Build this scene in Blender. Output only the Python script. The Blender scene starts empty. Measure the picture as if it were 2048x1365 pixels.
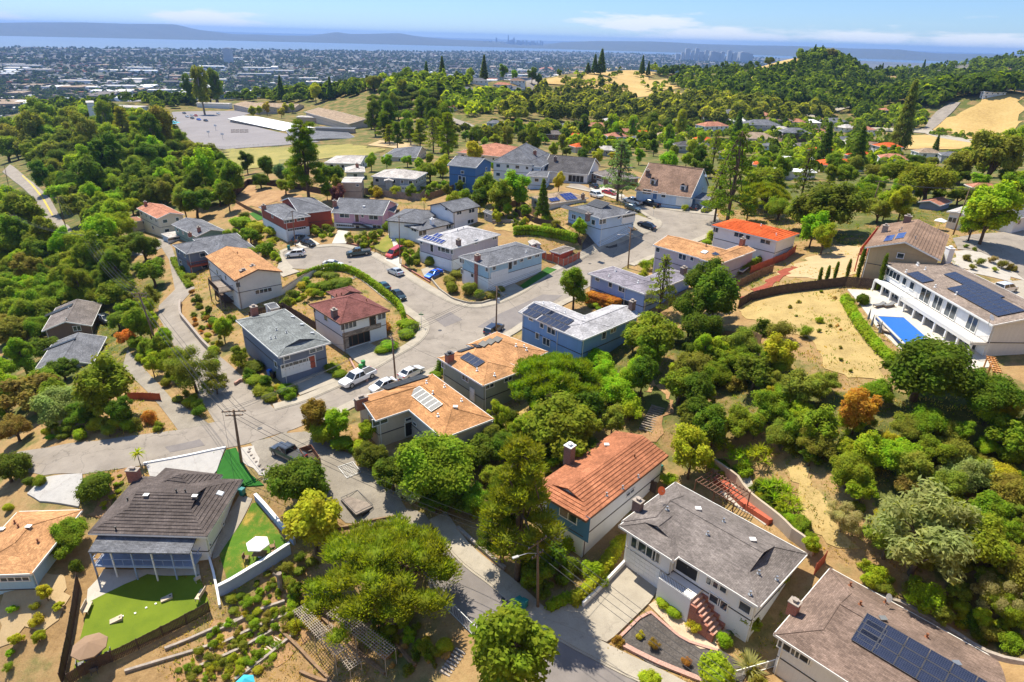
import bpy, math, random
import numpy as np
from mathutils import Vector, Matrix
from mathutils.geometry import delaunay_2d_cdt
rnd = random.Random(11)
sc = bpy.context.scene
col = sc.collection
rad = math.radians
# ------------------------------------------------------------------ camera
FPX, PITCH, ROLL, CZ = 1300.0, rad(25.0), rad(1.6), 50.0
_c, _s = math.cos(ROLL), math.sin(ROLL)
_r0 = Vector((1, 0, 0)); _u0 = Vector((0, math.sin(PITCH), math.cos(PITCH))); FWD = Vector((0, math.cos(PITCH), -math.sin(PITCH)))
RGT = _r0*_c + _u0*_s
UPV = -_r0*_s + _u0*_c
CAM = Vector((0, 0, CZ))
cd = bpy.data.cameras.new('camera'); cam = bpy.data.objects.new('camera', cd); col.objects.link(cam)
cd.sensor_width = 36; cd.lens = FPX/2048*36; cd.clip_start = .5; cd.clip_end = 90000
M = Matrix.Identity(4)
for i in range(3):
    M[i][0] = RGT[i]; M[i][1] = UPV[i]; M[i][2] = -FWD[i]; M[i][3] = CAM[i]
cam.matrix_world = M
sc.camera = cam
# ------------------------------------------------------------------ light
SUN_AZ, SUN_EL = rad(-38), rad(60)
SUND = Vector((math.sin(SUN_AZ)*math.cos(SUN_EL), math.cos(SUN_AZ)*math.cos(SUN_EL), math.sin(SUN_EL)))
sd = bpy.data.lights.new('sun', 'SUN'); sd.energy = 5.0; sd.angle = rad(.53); sd.color = (1, .915, .75)
so = bpy.data.objects.new('sun', sd); col.objects.link(so)
so.rotation_euler = SUND.to_track_quat('Z', 'Y').to_euler()
so.location = (0, 0, 300)
sc.view_settings.view_transform = 'Standard'; sc.view_settings.look = 'None'
sc.view_settings.exposure = .68; sc.view_settings.gamma = 1
sc.cycles.use_denoising = True
sc.cycles.max_bounces = 5; sc.cycles.diffuse_bounces = 3; sc.cycles.glossy_bounces = 2
sc.cycles.transparent_max_bounces = 6; sc.cycles.transmission_bounces = 3; sc.cycles.volume_bounces = 1
sc.cycles.sample_clamp_indirect = 4

class NT:                                     # tiny node helper
    def __init__(s, nt): s.nt = nt; s.n = nt.nodes; s.l = nt.links
    def new(s, t, **kw):
        n = s.n.new(t)
        for k, v in kw.items(): setattr(n, k, v)
        return n
    def link(s, a, b): s.l.new(a, b)
    def put(s, sock, v):
        if hasattr(v, 'is_output') or isinstance(v, bpy.types.NodeSocket): s.l.new(v, sock)
        else: sock.default_value = v
    def math(s, op, a, b=0., c=None, clamp=False):
        n = s.n.new('ShaderNodeMath'); n.operation = op; n.use_clamp = clamp
        s.put(n.inputs[0], a); s.put(n.inputs[1], b)
        if c is not None: s.put(n.inputs[2], c)
        return n.outputs[0]
    def mix(s, f, a, b, mode='MIX'):
        n = s.n.new('ShaderNodeMix'); n.data_type = 'RGBA'; n.blend_type = mode
        s.put(n.inputs[0], f); s.put(n.inputs[6], a); s.put(n.inputs[7], b)
        return n.outputs[2]
    def noise(s, vec, scale, detail=3, rough=.55, out=0):
        n = s.n.new('ShaderNodeTexNoise'); n.inputs['Scale'].default_value = scale
        n.inputs['Detail'].default_value = detail; n.inputs['Roughness'].default_value = rough
        if vec is not None: s.l.new(vec, n.inputs['Vector'])
        return n.outputs[out]
    def ramp(s, f, *stops):
        n = s.n.new('ShaderNodeValToRGB'); e = n.color_ramp.elements
        while len(e) < len(stops): e.new(.5)
        for k, (p, c) in enumerate(stops):
            e[k].position = p; e[k].color = (*c, 1) if len(c) == 3 else c
        s.put(n.inputs[0], f)
        return n.outputs[0]
    def rng(s, v, a, b, c=0., d=1.):
        n = s.n.new('ShaderNodeMapRange'); n.interpolation_type = 'SMOOTHSTEP'
        s.put(n.inputs[0], v); n.inputs[1].default_value = a; n.inputs[2].default_value = b
        n.inputs[3].default_value = c; n.inputs[4].default_value = d
        return n.outputs[0]

def ray(px, py):
    return (RGT*((px-1024)/FPX) + UPV*((682.5-py)/FPX) + FWD)
def at(px, py, z):
    d = ray(px, py)
    return CAM + d*((z-CZ)/d.z)

# ------------------------------------------------------------------ world
w = bpy.data.worlds.new('World'); sc.world = w; w.use_nodes = True
N = NT(w.node_tree); N.n.clear()
sky = N.new('ShaderNodeTexSky', sky_type='NISHITA', sun_disc=False)
sky.sun_elevation = SUN_EL; sky.sun_rotation = SUN_AZ; sky.altitude = 1200; sky.air_density = 1.0; sky.dust_density = .12; sky.ozone_density = 3.5
tc = N.new('ShaderNodeTexCoord')
sp = N.new('ShaderNodeSeparateXYZ'); N.link(tc.outputs['Generated'], sp.inputs[0])
az = N.math('ARCTAN2', sp.outputs[0], sp.outputs[1]); el = sp.outputs[2]
cv = N.new('ShaderNodeCombineXYZ'); N.put(cv.inputs[0], N.math('MULTIPLY', az, 15)); N.put(cv.inputs[1], N.math('MULTIPLY', el, 90))
nz = N.noise(cv.outputs[0], 1.0, 6, .6)
cv2 = N.new('ShaderNodeCombineXYZ'); N.put(cv2.inputs[0], N.math('MULTIPLY', az, 2.2)); N.put(cv2.inputs[1], N.math('MULTIPLY', el, 26))
nz2 = N.noise(cv2.outputs[0], 1.0, 5, .62)
bias = None
for (cx, cy, hw, hh, st) in [(415, 42, 78, 15, 1.25), (1290, 47, 95, 15, 1.1), (1440, 70, 110, 13, 1.1), (1180, 45, 55, 8, .7), (1740, 74, 120, 11, 1.0), (1930, 82, 120, 10, .95), (1350, 78, 160, 8, .8), (2150, 95, 140, 14, 1.1), (-160, 30, 120, 14, 1.1), (-420, 25, 90, 18, 1.2), (2500, 105, 120, 16, 1.2)]:
    d = ray(cx, cy).normalized(); a0 = math.atan2(d.x, d.y); e0 = d.z
    dx = N.math('DIVIDE', N.math('SUBTRACT', az, a0), hw/FPX); dy = N.math('DIVIDE', N.math('SUBTRACT', el, e0), hh/FPX)
    q = N.math('ADD', N.math('MULTIPLY', dx, dx), N.math('MULTIPLY', dy, dy))
    g = N.math('MULTIPLY', N.math('EXPONENT', N.math('MULTIPLY', q, -.9)), st)
    bias = g if bias is None else N.math('MAXIMUM', bias, g)
dens = N.math('ADD', N.math('MULTIPLY', bias, .5), N.math('MULTIPLY', nz, .95))
cl1 = N.rng(dens, .6, .9)
cl2 = N.math('MULTIPLY', N.rng(nz2, .56, .85), .22)
cl = N.math('MAXIMUM', cl1, cl2)
cl = N.math('MULTIPLY', cl, N.rng(el, -.01, .012))
bg = N.new('ShaderNodeBackground'); bg.inputs[1].default_value = .15
hz = N.rng(el, -.02, .55)
skc = N.mix(1., sky.outputs[0], N.mix(hz, (.335, .43, .59, 1), (.98, .96, .94, 1)), 'MULTIPLY')
N.link(N.mix(N.math('MULTIPLY', cl, .85), skc, (4.2, 4.35, 4.5, 1)), bg.inputs[0])
wo = N.new('ShaderNodeOutputWorld'); N.link(bg.outputs[0], wo.inputs[0])

# ------------------------------------------------------------------ terrain function
CP = []
def cp(*pts):
    for px, py, z in pts:
        p = at(px, py, z); CP.append((p.x, p.y, z))
def cr(*pts):                                  # pixel + horizontal distance
    for px, py, r in pts:
        d = ray(px, py); k = r/math.hypot(d.x, d.y); CP.append((d.x*k, d.y*k, CZ + d.z*k))
def ca(*pts):                                  # pixel column + distance + height
    for px, r, z in pts:
        d = ray(px, 300); a = math.atan2(d.x, d.y); CP.append((math.sin(a)*r, math.cos(a)*r, z))
cp((800,740,0),(900,650,.5),(960,620,1.2),(700,540,1),(620,515,1.5),(1040,600,1.8),(1130,560,3),(1210,505,5),(1300,465,7.5),(1400,440,9),(1290,410,8.5),(1180,375,9),
   (600,800,-.8),(520,850,-1.2),(420,885,-1.8),(300,900,-2.5),(120,920,-3.5),(430,780,-1.8),(380,700,-2.8),(340,620,-4),(335,530,-5.5),(210,505,-9),
   (640,755,-.3),(660,560,1.2),(560,960,-1.5),(700,930,-1),(760,1000,-1.5),(870,1060,-2.2),(960,1160,-2.8),(1080,1260,-3.2),(1250,1350,-3.8),
   (1200,1190,-2.9),(1350,1170,-2.4),(1400,1250,-3),(1330,1300,-3.3),(1480,1330,-3),(1600,1365,-2.8))
cp((1480,1000,0),(1480,945,1.5),(1600,1030,3),(1700,1100,3),(1850,1180,2.5),(2000,1290,2),(1500,860,4.5),(1650,900,6),(1800,950,7),(2000,1050,7),(1950,850,10),(1750,800,9),
   (1450,780,5),(1350,820,3),(1300,880,1),(1300,700,4.5),(1420,680,6),(1550,700,9),(1650,650,10.5),(1560,600,10),(1760,650,12),(1900,720,12),(1960,740,12),(1700,560,12),(1640,520,10.5),(1500,560,8),
   (1950,500,14),(2030,450,14),(1850,420,14),(1600,450,10.5),(1130,800,1),(1080,900,0),(900,850,-.8),(1000,1000,-1.2),(1180,1090,-2),(1230,560,4.2),(1380,560,6),(1178,468,8.0),(1240,449,9.0),(1130,442,9.2),(1187,503,4.7),(1225,489,5.6),(1260,477,6.5),(1150,521,3.8),(90,1165,-6.3),(30,1190,-6.6))
cp((380,930,-2.8),(480,930,-2.2),(200,980,-4),(90,970,-4),(130,1100,-6),(30,1100,-6),(510,1060,-5),(560,1100,-5.2),(470,1110,-5.5),(300,1180,-8),(280,1230,-8.2),(180,1330,-8.5),(60,1250,-8),(400,1220,-8.2),(480,1280,-9),
   (640,1200,-7),(700,1300,-8),(800,1250,-6),(900,1290,-4.8),(600,1340,-9.2),(640,1100,-5),(620,1040,-3),(700,1060,-3))
cp((250,820,-3),(180,780,-6),(100,800,-7),(60,720,-12),(200,680,-10),(120,560,-14),(230,600,-9),(60,480,-18),(150,440,-19),(60,370,-20),(200,400,-15),(300,460,-6),(260,380,-10),(420,420,-2),(500,380,2),
   (560,470,1.5),(560,360,3.5),(640,400,4.5),(720,380,6),(800,390,6.5),(900,380,7),(1000,400,7),(1000,330,6),(900,310,3),(760,300,1),(640,310,-2),
   (560,300,-5),(700,285,-3),(500,260,-9),(400,240,-12),(620,230,-12),(300,230,-14),(850,260,-2),(1050,260,-2))
cp((1200,330,4),(1350,330,6),(1350,290,-4),(1550,330,2),(1700,340,4),(1900,330,8),(1500,270,-8),(1650,260,-12),(1750,285,-8),(1300,240,-12),(1100,225,-15),(900,205,-15),(1800,235,-22),(1880,222,-22),(1950,235,-12),(2030,205,-2),(2000,262,-6))
cr((1040,160,700),(950,164,690),(850,164,720),(700,180,760),(600,195,820),(470,205,850),(1180,150,800),(1300,180,740),(1400,195,690),(1280,212,640),(1250,140,900),(1450,165,850),(1530,135,950),(1600,150,900),
   (1650,122,1000),(1560,128,1050),(1750,142,1150),(1850,142,1500),(1950,132,1800),(2060,116,2000),(1700,205,700),(1550,222,600),(1850,198,800),(2000,190,720),(1080,205,640))
cr((100,215,900),(250,215,760),(330,205,900))
ca((850,1050,-60),(1100,1150,-60),(1300,1250,-60),(1500,1400,-50),(1650,1450,-20),(700,1100,-70),(500,1100,-80),(300,1150,-95),(100,1250,-105),(-150,1200,-100),(-100,600,-40),(-150,250,-28),(-100,120,-8),(2200,400,10),(2200,150,12),(2150,700,10),(2200,80,5),(1024,30,-4),(200,35,-9),(1850,35,0))
CP = np.array(CP)
def _uv(x, y):
    r = np.sqrt(x*x+y*y)
    return np.arctan2(x, y)*1.3, np.log(np.maximum(r, 26.))
_pu, _pv = _uv(CP[:, 0], CP[:, 1]); _K = .035
def _phi(u, v): return np.sqrt((u[:, None]-_pu[None])**2 + (v[:, None]-_pv[None])**2 + _K*_K)
_n = len(CP); _A = np.zeros((_n+3, _n+3)); _A[:_n, :_n] = _phi(_pu, _pv) + np.eye(_n)*-.004
_Pm = np.stack([np.ones(_n), _pu, _pv], 1); _A[:_n, _n:] = _Pm; _A[_n:, :_n] = _Pm.T
_w = np.linalg.solve(_A, np.concatenate([CP[:, 2], np.zeros(3)]))
def sstep(a, b, x): t = np.clip((x-a)/(b-a), 0, 1); return t*t*(3-2*t)
_RX = [-900,-400,0,100,170,260,350,400,470,515,560,620,672,700,740,800,850,900,950,1000,1060,1095,1120,1200,1300,1400,1500,1620,1700,1800,1880,1950,2048,2400,3000]
_RY = [40,46,47,46,44,49,50,60,70,70,72,72,64.6,69,69,67,75,80,82,84,88,90.5,86,82,84,88,92,93,98,100,108,109,111,112,112]
_RA = np.array([math.atan2(ray(x, y).x, ray(x, y).y) for x, y in zip(_RX, _RY)])
_RZ = np.array([CZ + 16500*ray(x, y).z/math.hypot(ray(x, y).x, ray(x, y).y) for x, y in zip(_RX, _RY)])
PLAIN, SEA = -120., -121.5
_SX = np.array([-2., -.67, -.5, -.37, -.2, -.1, -.02, .05, .2, .4, 2.]); _SR = np.array([7000, 7000, 7200, 7500, 8000, 8600, 9800, 10800, 11200, 11200, 11200.])
def Hv(x, y):
    x = np.asarray(x, float); y = np.asarray(y, float); sh = x.shape; x = x.ravel(); y = y.ravel()
    r = np.sqrt(x*x+y*y); a = np.arctan2(x, y)
    z = np.full(x.shape, PLAIN)
    near = r < 3200
    if near.any():
        u, v = _uv(x[near], y[near]); out = np.empty(u.shape)
        for k in range(0, len(u), 20000):
            s = slice(k, k+20000)
            out[s] = _phi(u[s], v[s])@_w[:_n] + _w[_n] + u[s]*_w[_n+1] + v[s]*_w[_n+2]
        an = a[near]; rn = r[near]
        f0 = np.interp(an, [-.8, 0, .25, .45, .7], [1150, 1150, 1250, 1700, 2200]); f1 = f0*1.45
        t = sstep(f0, f1, rn)
        amp = np.clip((rn-350)/400, 0, 1)*(1-t)
        out = np.clip(out, PLAIN, 130)*(1-t) + PLAIN*t + amp*5*np.sin(x[near]/41+1)*np.sin(y[near]/57)
        z[near] = out
    far = r > 3800
    if far.any():
        af = a[far]; rf = r[far]
        shore = np.interp(af, _SX, _SR) + 120*np.sin(af*60) + 80*np.sin(af*143)
        zz = np.where(rf > shore, PLAIN - 8*np.clip((rf-shore)/150, 0, 1), PLAIN)
        top = np.interp(af, _RA, _RZ)
        rz = (top-PLAIN)*(1 + .05*np.sin(af*47+rf/700))
        b = sstep(13300, 16500, rf)*(1-sstep(16600, 26000, rf)*.6)
        lump = 22*np.sin(af*90+rf/390)*np.sin(rf/510+af*31)*sstep(13500, 15000, rf)*(1-sstep(15200, 16300, rf))
        hill = np.maximum(rz, 0)*b - 8*(1-sstep(13200, 13700, rf)) + np.clip(lump, -12, 20)
        z[far] = np.where(rf > 13000, PLAIN + hill, zz)
    return z.reshape(sh)
def H(x, y): return float(Hv(np.array([x]), np.array([y]))[0])
_T = np.exp(np.linspace(math.log(20), math.log(6000), 420))
def G(px, py, lift=0., slope=0.):
    """ground point seen at a pixel; lift: height above ground, slope: height per unit distance"""
    d = ray(px, py); d = d/d.length
    g = CZ + d.z*_T - Hv(d.x*_T, d.y*_T) - lift - slope*_T
    k = np.nonzero(g < 0)[0]
    if not len(k): k = 300
    else: k = max(1, k[0])
    a, b = _T[k-1], _T[k]; ga, gb = g[k-1], g[k]
    t = a + (b-a)*ga/(ga-gb) if ga != gb else a
    p = CAM + d*float(t)
    return p
# ------------------------------------------------------------------ object helpers
LOG = []
def tag(o, label=None, cat=None, group=None, kind=None):
    if label: o['label'] = label
    if cat: o['category'] = cat
    if group: o['group'] = group
    if kind: o['kind'] = kind
    return o
def empty(name, loc):
    o = bpy.data.objects.new(name, None); o.empty_display_size = .2; o.location = loc; col.objects.link(o); return o
def link(name, me, parent=None, loc=None, mat=None):
    o = bpy.data.objects.new(name, me); col.objects.link(o)
    if parent is not None: o.parent = parent
    if mat is not None: o.matrix_local = mat
    elif loc is not None: o.location = loc
    return o
def ctree(o, parent=None):
    c = o.copy(); col.objects.link(c)
    if parent is not None: c.parent = parent
    for ch in o.children: ctree(ch, c)
    return c
class MB:
    def __init__(s): s.v = []; s.f = []; s.m = []; s.mats = []
    def mi(s, m):
        if m not in s.mats: s.mats.append(m)
        return s.mats.index(m)
    def poly(s, pts, m=None):
        b = len(s.v); s.v += [tuple(p) for p in pts]; s.f.append(tuple(range(b, b+len(pts)))); s.m.append(s.mi(m) if m else 0)
    def hexa(s, p, m=None):              # 8 points: bottom 0-3 ccw, top 4-7
        b = len(s.v); s.v += [tuple(q) for q in p]; k = s.mi(m) if m else 0
        for f in ((3,2,1,0),(4,5,6,7),(0,1,5,4),(1,2,6,5),(2,3,7,6),(3,0,4,7)):
            s.f.append(tuple(b+i for i in f)); s.m.append(k)
    def box(s, c, u, v, l, wd, z0, z1, m=None):   # c centre(x,y), u,v unit dirs
        c = Vector((c[0], c[1], 0)); a = u*(l/2); b = v*(wd/2)
        q = [c-a-b, c+a-b, c+a+b, c-a+b]
        if (u.x*v.y-u.y*v.x) < 0: q = q[::-1]
        s.hexa([(p.x, p.y, z0) for p in q]+[(p.x, p.y, z1) for p in q], m)
    def bar(s, a, b, wd, ht, m=None, up=Vector((0, 0, 1))):
        a = Vector(a); b = Vector(b); d = (b-a)
        if d.length < 1e-6: return
        d.normalize(); x = d.cross(up)
        if x.length < 1e-4: x = d.cross(Vector((1, 0, 0)))
        x.normalize(); y = x.cross(d); x *= wd/2; y *= ht/2
        s.hexa([a-x-y, a+x-y, b+x-y, b-x-y, a-x+y, a+x+y, b+x+y, b-x+y], m)
    def tube(s, pts, r, n=5, m=None, cap=True):
        pts = [Vector(p) for p in pts]; rs = r if isinstance(r, (list, tuple)) else [r]*len(pts); k = s.mi(m) if m else 0
        rings = []
        for i, p in enumerate(pts):
            d = pts[min(i+1, len(pts)-1)]-pts[max(i-1, 0)]; d.normalize()
            x = d.cross(Vector((0, 0, 1)))
            if x.length < 1e-3: x = Vector((1, 0, 0))
            x.normalize(); y = x.cross(d); b = len(s.v)
            for j in range(n):
                t = 2*math.pi*j/n; s.v.append(tuple(p+x*(rs[i]*math.cos(t))+y*(rs[i]*math.sin(t))))
            rings.append(b)
        for a, b in zip(rings, rings[1:]):
            for j in range(n): s.f.append((a+j, a+(j+1)%n, b+(j+1)%n, b+j)); s.m.append(k)
        if cap:
            s.f.append(tuple(rings[-1]+j for j in range(n))); s.m.append(k)
            s.f.append(tuple(rings[0]+j for j in reversed(range(n)))); s.m.append(k)
    def mesh(s, name, mat=None, org=None, smooth=False):
        me = bpy.data.meshes.new(name)
        v = s.v if org is None else [(p[0]-org[0], p[1]-org[1], p[2]-org[2]) for p in s.v]
        me.from_pydata(v, [], s.f)
        for m in (s.mats or ([mat] if mat else [])): me.materials.append(MAT[m] if isinstance(m, str) else m)
        if s.mats: me.polygons.foreach_set('material_index', s.m)
        auv(me)
        if smooth: me.polygons.foreach_set('use_smooth', [True]*len(me.polygons))
        me.update(); return me
    def build(s, name, mat=None, parent=None, smooth=False):
        """parent: an object whose world origin is subtracted (no rotation)"""
        org = worg(parent)
        return link(name, s.mesh(name, mat, org, smooth), parent)
def worg(o):
    v = Vector((0, 0, 0))
    while o is not None: v = v + o.location; o = o.parent
    return v
def auv(me):                             # metre UVs on every face: u level, v up the slope
    nf = len(me.polygons)
    if not nf: return
    uvl = me.uv_layers.new(name='UVMap')
    nl = len(me.loops); nrm = np.empty(nf*3); me.polygons.foreach_get('normal', nrm); nrm = nrm.reshape(-1, 3)
    tot = np.empty(nf, int); me.polygons.foreach_get('loop_total', tot)
    co = np.empty(len(me.vertices)*3); me.vertices.foreach_get('co', co); co = co.reshape(-1, 3)
    vi = np.empty(nl, int); me.loops.foreach_get('vertex_index', vi)
    t = np.stack([-nrm[:, 1], nrm[:, 0], np.zeros(nf)], 1); L = np.linalg.norm(t, axis=1)
    t[L < .05] = (1, 0, 0); L[L < .05] = 1; t /= L[:, None]; b = np.cross(nrm, t)
    fi = np.repeat(np.arange(nf), tot); p = co[vi]
    uv = np.stack([(p*t[fi]).sum(1), (p*b[fi]).sum(1)], 1)
    uvl.data.foreach_set('uv', uv.ravel())

# ------------------------------------------------------------------ materials
MAT = {}
def mk(name):
    m = bpy.data.materials.new(name); m.use_nodes = True; N = NT(m.node_tree); N.n.clear()
    o = N.new('ShaderNodeOutputMaterial'); b = N.new('ShaderNodeBsdfPrincipled'); N.link(b.outputs[0], o.inputs[0])
    MAT[name] = m; N.b = b; N.o = o
    return N
def paint(name, c, rough=.7, var=.12, scale=1.2, bump=0., metal=0., spec=.4):
    N = mk(name); tc = N.new('ShaderNodeTexCoord')
    n1 = N.noise(tc.outputs['Object'], scale, 4, .6); n2 = N.noise(tc.outputs['Object'], scale*9, 3, .6)
    f = N.math('ADD', N.math('MULTIPLY', n1, .65), N.math('MULTIPLY', n2, .35))
    lo = tuple(x*(1-var*1.6) for x in c); hi = tuple(min(1, x*(1+var*1.4)) for x in c)
    N.link(N.ramp(f, (.3, lo), (.72, hi)), N.b.inputs['Base Color'])
    N.b.inputs['Roughness'].default_value = rough; N.b.inputs['Metallic'].default_value = metal; N.b.inputs['Specular IOR Level'].default_value = spec
    if bump:
        bp = N.new('ShaderNodeBump'); bp.inputs['Strength'].default_value = bump; bp.inputs['Distance'].default_value = .05
        N.link(n2, bp.inputs['Height']); N.link(bp.outputs[0], N.b.inputs['Normal'])
    return name
def shingle(name, c, roww=.42, rowh=.16, var=.22, ribs=False, stain=.2):
    N = mk(name); uv = N.new('ShaderNodeUVMap')
    br = N.new('ShaderNodeTexBrick'); N.link(uv.outputs[0], br.inputs['Vector'])
    br.inputs['Scale'].default_value = 1; br.inputs['Brick Width'].default_value = roww; br.inputs['Row Height'].default_value = rowh
    br.inputs['Mortar Size'].default_value = .012; br.inputs['Mortar Smooth'].default_value = .4; br.inputs['Bias'].default_value = 0
    lo = tuple(x*(1-var) for x in c); hi = tuple(min(1, x*(1+var)) for x in c)
    br.inputs['Color1'].default_value = (*lo, 1); br.inputs['Color2'].default_value = (*hi, 1); br.inputs['Mortar'].default_value = (*(x*.55 for x in c), 1)
    tc = N.new('ShaderNodeTexCoord'); n = N.noise(tc.outputs['Object'], .35, 5, .65); n2 = N.noise(tc.outputs['Object'], 4., 3, .7)
    k = N.rng(n, .35, .7, 1-stain*1.3, 1+stain*.8); k2 = N.rng(n2, .3, .7, .86, 1.14)
    g = N.new('ShaderNodeCombineColor'); kk = N.math('MULTIPLY', k, k2)
    for i in range(3): N.link(kk, g.inputs[i])
    N.link(N.mix(1., br.outputs[0], g.outputs[0], 'MULTIPLY'), N.b.inputs['Base Color'])
    N.b.inputs['Roughness'].default_value = .95; N.b.inputs['Specular IOR Level'].default_value = .1
    bp = N.new('ShaderNodeBump'); bp.inputs['Strength'].default_value = .5; bp.inputs['Distance'].default_value = .03
    N.link(br.outputs[1], bp.inputs['Height']); bp.invert = True; N.link(bp.outputs[0], N.b.inputs['Normal'])
    return name
def siding(name, c, pitch=.2, var=.1, vert=False):
    N = mk(name); uv = N.new('ShaderNodeUVMap'); s = N.new('ShaderNodeSeparateXYZ'); N.link(uv.outputs[0], s.inputs[0])
    k = N.math('FRACT', N.math('DIVIDE', s.outputs[0 if vert else 1], pitch))
    line = N.rng(k, .0, .14)
    tc = N.new('ShaderNodeTexCoord'); n = N.noise(tc.outputs['Object'], .6, 4, .6); n2 = N.noise(tc.outputs['Object'], 6, 3, .6)
    mp = N.new('ShaderNodeMapping'); mp.inputs['Scale'].default_value = (3.5, 3.5, .25); N.link(tc.outputs['Object'], mp.inputs[0]); n3 = N.noise(mp.outputs[0], 1., 4, .7)
    f = N.math('ADD', N.math('ADD', N.math('MULTIPLY', n, .35), N.math('MULTIPLY', n2, .25)), N.math('MULTIPLY', n3, .4))
    base = N.ramp(f, (.3, tuple(x*(1-var*1.5) for x in c)), (.7, tuple(min(1, x*(1+var)) for x in c)))
    N.link(base, N.b.inputs['Base Color'])
    N.b.inputs['Roughness'].default_value = .75
    bp = N.new('ShaderNodeBump'); bp.inputs['Strength'].default_value = .6; bp.inputs['Distance'].default_value = .02
    N.link(line, bp.inputs['Height']); N.link(bp.outputs[0], N.b.inputs['Normal'])
    return name
def brickm(name, c, mort=(.45, .42, .38), bw=.22, bh=.075, var=.25):
    N = mk(name); uv = N.new('ShaderNodeUVMap'); br = N.new('ShaderNodeTexBrick'); N.link(uv.outputs[0], br.inputs['Vector'])
    br.inputs['Scale'].default_value = 1; br.inputs['Brick Width'].default_value = bw; br.inputs['Row Height'].default_value = bh; br.inputs['Mortar Size'].default_value = .008
    br.inputs['Color1'].default_value = (*(x*(1-var) for x in c), 1); br.inputs['Color2'].default_value = (*(x*(1+var) for x in c), 1); br.inputs['Mortar'].default_value = (*mort, 1)
    N.link(br.outputs[0], N.b.inputs['Base Color']); N.b.inputs['Roughness'].default_value = .9
    return name
def glassm(name, c=(.02, .03, .04), rough=.06):
    N = mk(name); tc = N.new('ShaderNodeTexCoord'); n = N.noise(tc.outputs['Object'], .9, 2)
    N.link(N.ramp(n, (.35, c), (.65, tuple(x*2.4 for x in c))), N.b.inputs['Base Color'])
    N.b.inputs['Roughness'].default_value = rough; N.b.inputs['Specular IOR Level'].default_value = .8
    return name
def leafm():
    N = mk('leaf'); oi = N.new('ShaderNodeObjectInfo'); at_ = N.new('ShaderNodeAttribute', attribute_name='tone')
    tc = N.new('ShaderNodeTexCoord'); n = N.noise(tc.outputs['Object'], .55, 2)
    hs = N.new('ShaderNodeHueSaturation'); N.link(oi.outputs['Color'], hs.inputs['Color'])
    N.put(hs.inputs['Hue'], N.math('ADD', N.math('ADD', N.rng(n, .3, .7, -.018, .018), .5), N.math('MULTIPLY', N.math('SUBTRACT', at_.outputs['Fac'], 1.), -.03)))
    N.put(hs.inputs['Value'], N.math('MULTIPLY', at_.outputs['Fac'], N.rng(n, .25, .75, .78, 1.22)))
    N.link(hs.outputs[0], N.b.inputs['Base Color']); N.b.inputs['Roughness'].default_value = .75; N.b.inputs['Specular IOR Level'].default_value = .1
    tr = N.new('ShaderNodeBsdfTranslucent'); N.link(N.mix(1., hs.outputs[0], (1.5, 1.45, .45, 1), 'MULTIPLY'), tr.inputs[0])
    ms = N.new('ShaderNodeMixShader'); ms.inputs[0].default_value = .5; N.link(N.b.outputs[0], ms.inputs[1]); N.link(tr.outputs[0], ms.inputs[2]); N.link(ms.outputs[0], N.o.inputs[0])
leafm()
def groundm():
    N = mk('earth'); g = N.new('ShaderNodeNewGeometry'); P = g.outputs['Position']
    n1 = N.noise(P, .022, 5, .6); n2 = N.noise(P, .16, 6, .65); n3 = N.noise(P, 1.3, 5, .7); n4 = N.noise(P, 6., 3, .7)
    f = N.math('ADD', N.math('MULTIPLY', n2, .5), N.math('ADD', N.math('MULTIPLY', n3, .3), N.math('MULTIPLY', n4, .2)))
    dry = N.ramp(f, (.3, (.15, .09, .04)), (.48, (.32, .205, .095)), (.68, (.47, .325, .16)))
    green = N.ramp(N.math('ADD', N.math('MULTIPLY', n3, .6), N.math('MULTIPLY', n4, .4)), (.3, (.05, .065, .018)), (.7, (.15, .165, .045)))
    at_ = N.new('ShaderNodeAttribute', attribute_name='green')
    m = N.rng(N.math('ADD', at_.outputs['Fac'], N.math('MULTIPLY', N.math('SUBTRACT', n2, .5), 1.5)), .3, .7)
    c1 = N.mix(m, dry, green)
    # far: town plain and hills
    fa = N.new('ShaderNodeAttribute', attribute_name='far')
    t1 = N.noise(P, .0016, 5, .6); t2 = N.noise(P, .02, 4, .7)
    town = N.ramp(N.math('ADD', N.math('MULTIPLY', t1, .5), N.math('MULTIPLY', t2, .5)), (.34, (.045, .06, .04)), (.48, (.11, .11, .10)), (.6, (.19, .18, .16)), (.7, (.15, .145, .14)))
    hl = N.ramp(t2, (.35, (.045, .058, .038)), (.65, (.10, .095, .06)))
    N.link(N.mix(N.math('SUBTRACT', fa.outputs['Fac'], 1., clamp=True), N.mix(N.math('MINIMUM', fa.outputs['Fac'], 1.), c1, town), hl), N.b.inputs['Base Color'])
    N.b.inputs['Roughness'].default_value = .95; N.b.inputs['Specular IOR Level'].default_value = .1
    bp = N.new('ShaderNodeBump'); bp.inputs['Strength'].default_value = .7; bp.inputs['Distance'].default_value = .15
    N.link(N.math('ADD', n3, N.math('MULTIPLY', n4, .5)), bp.inputs['Height']); N.link(bp.outputs[0], N.b.inputs['Normal'])
groundm()
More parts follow.
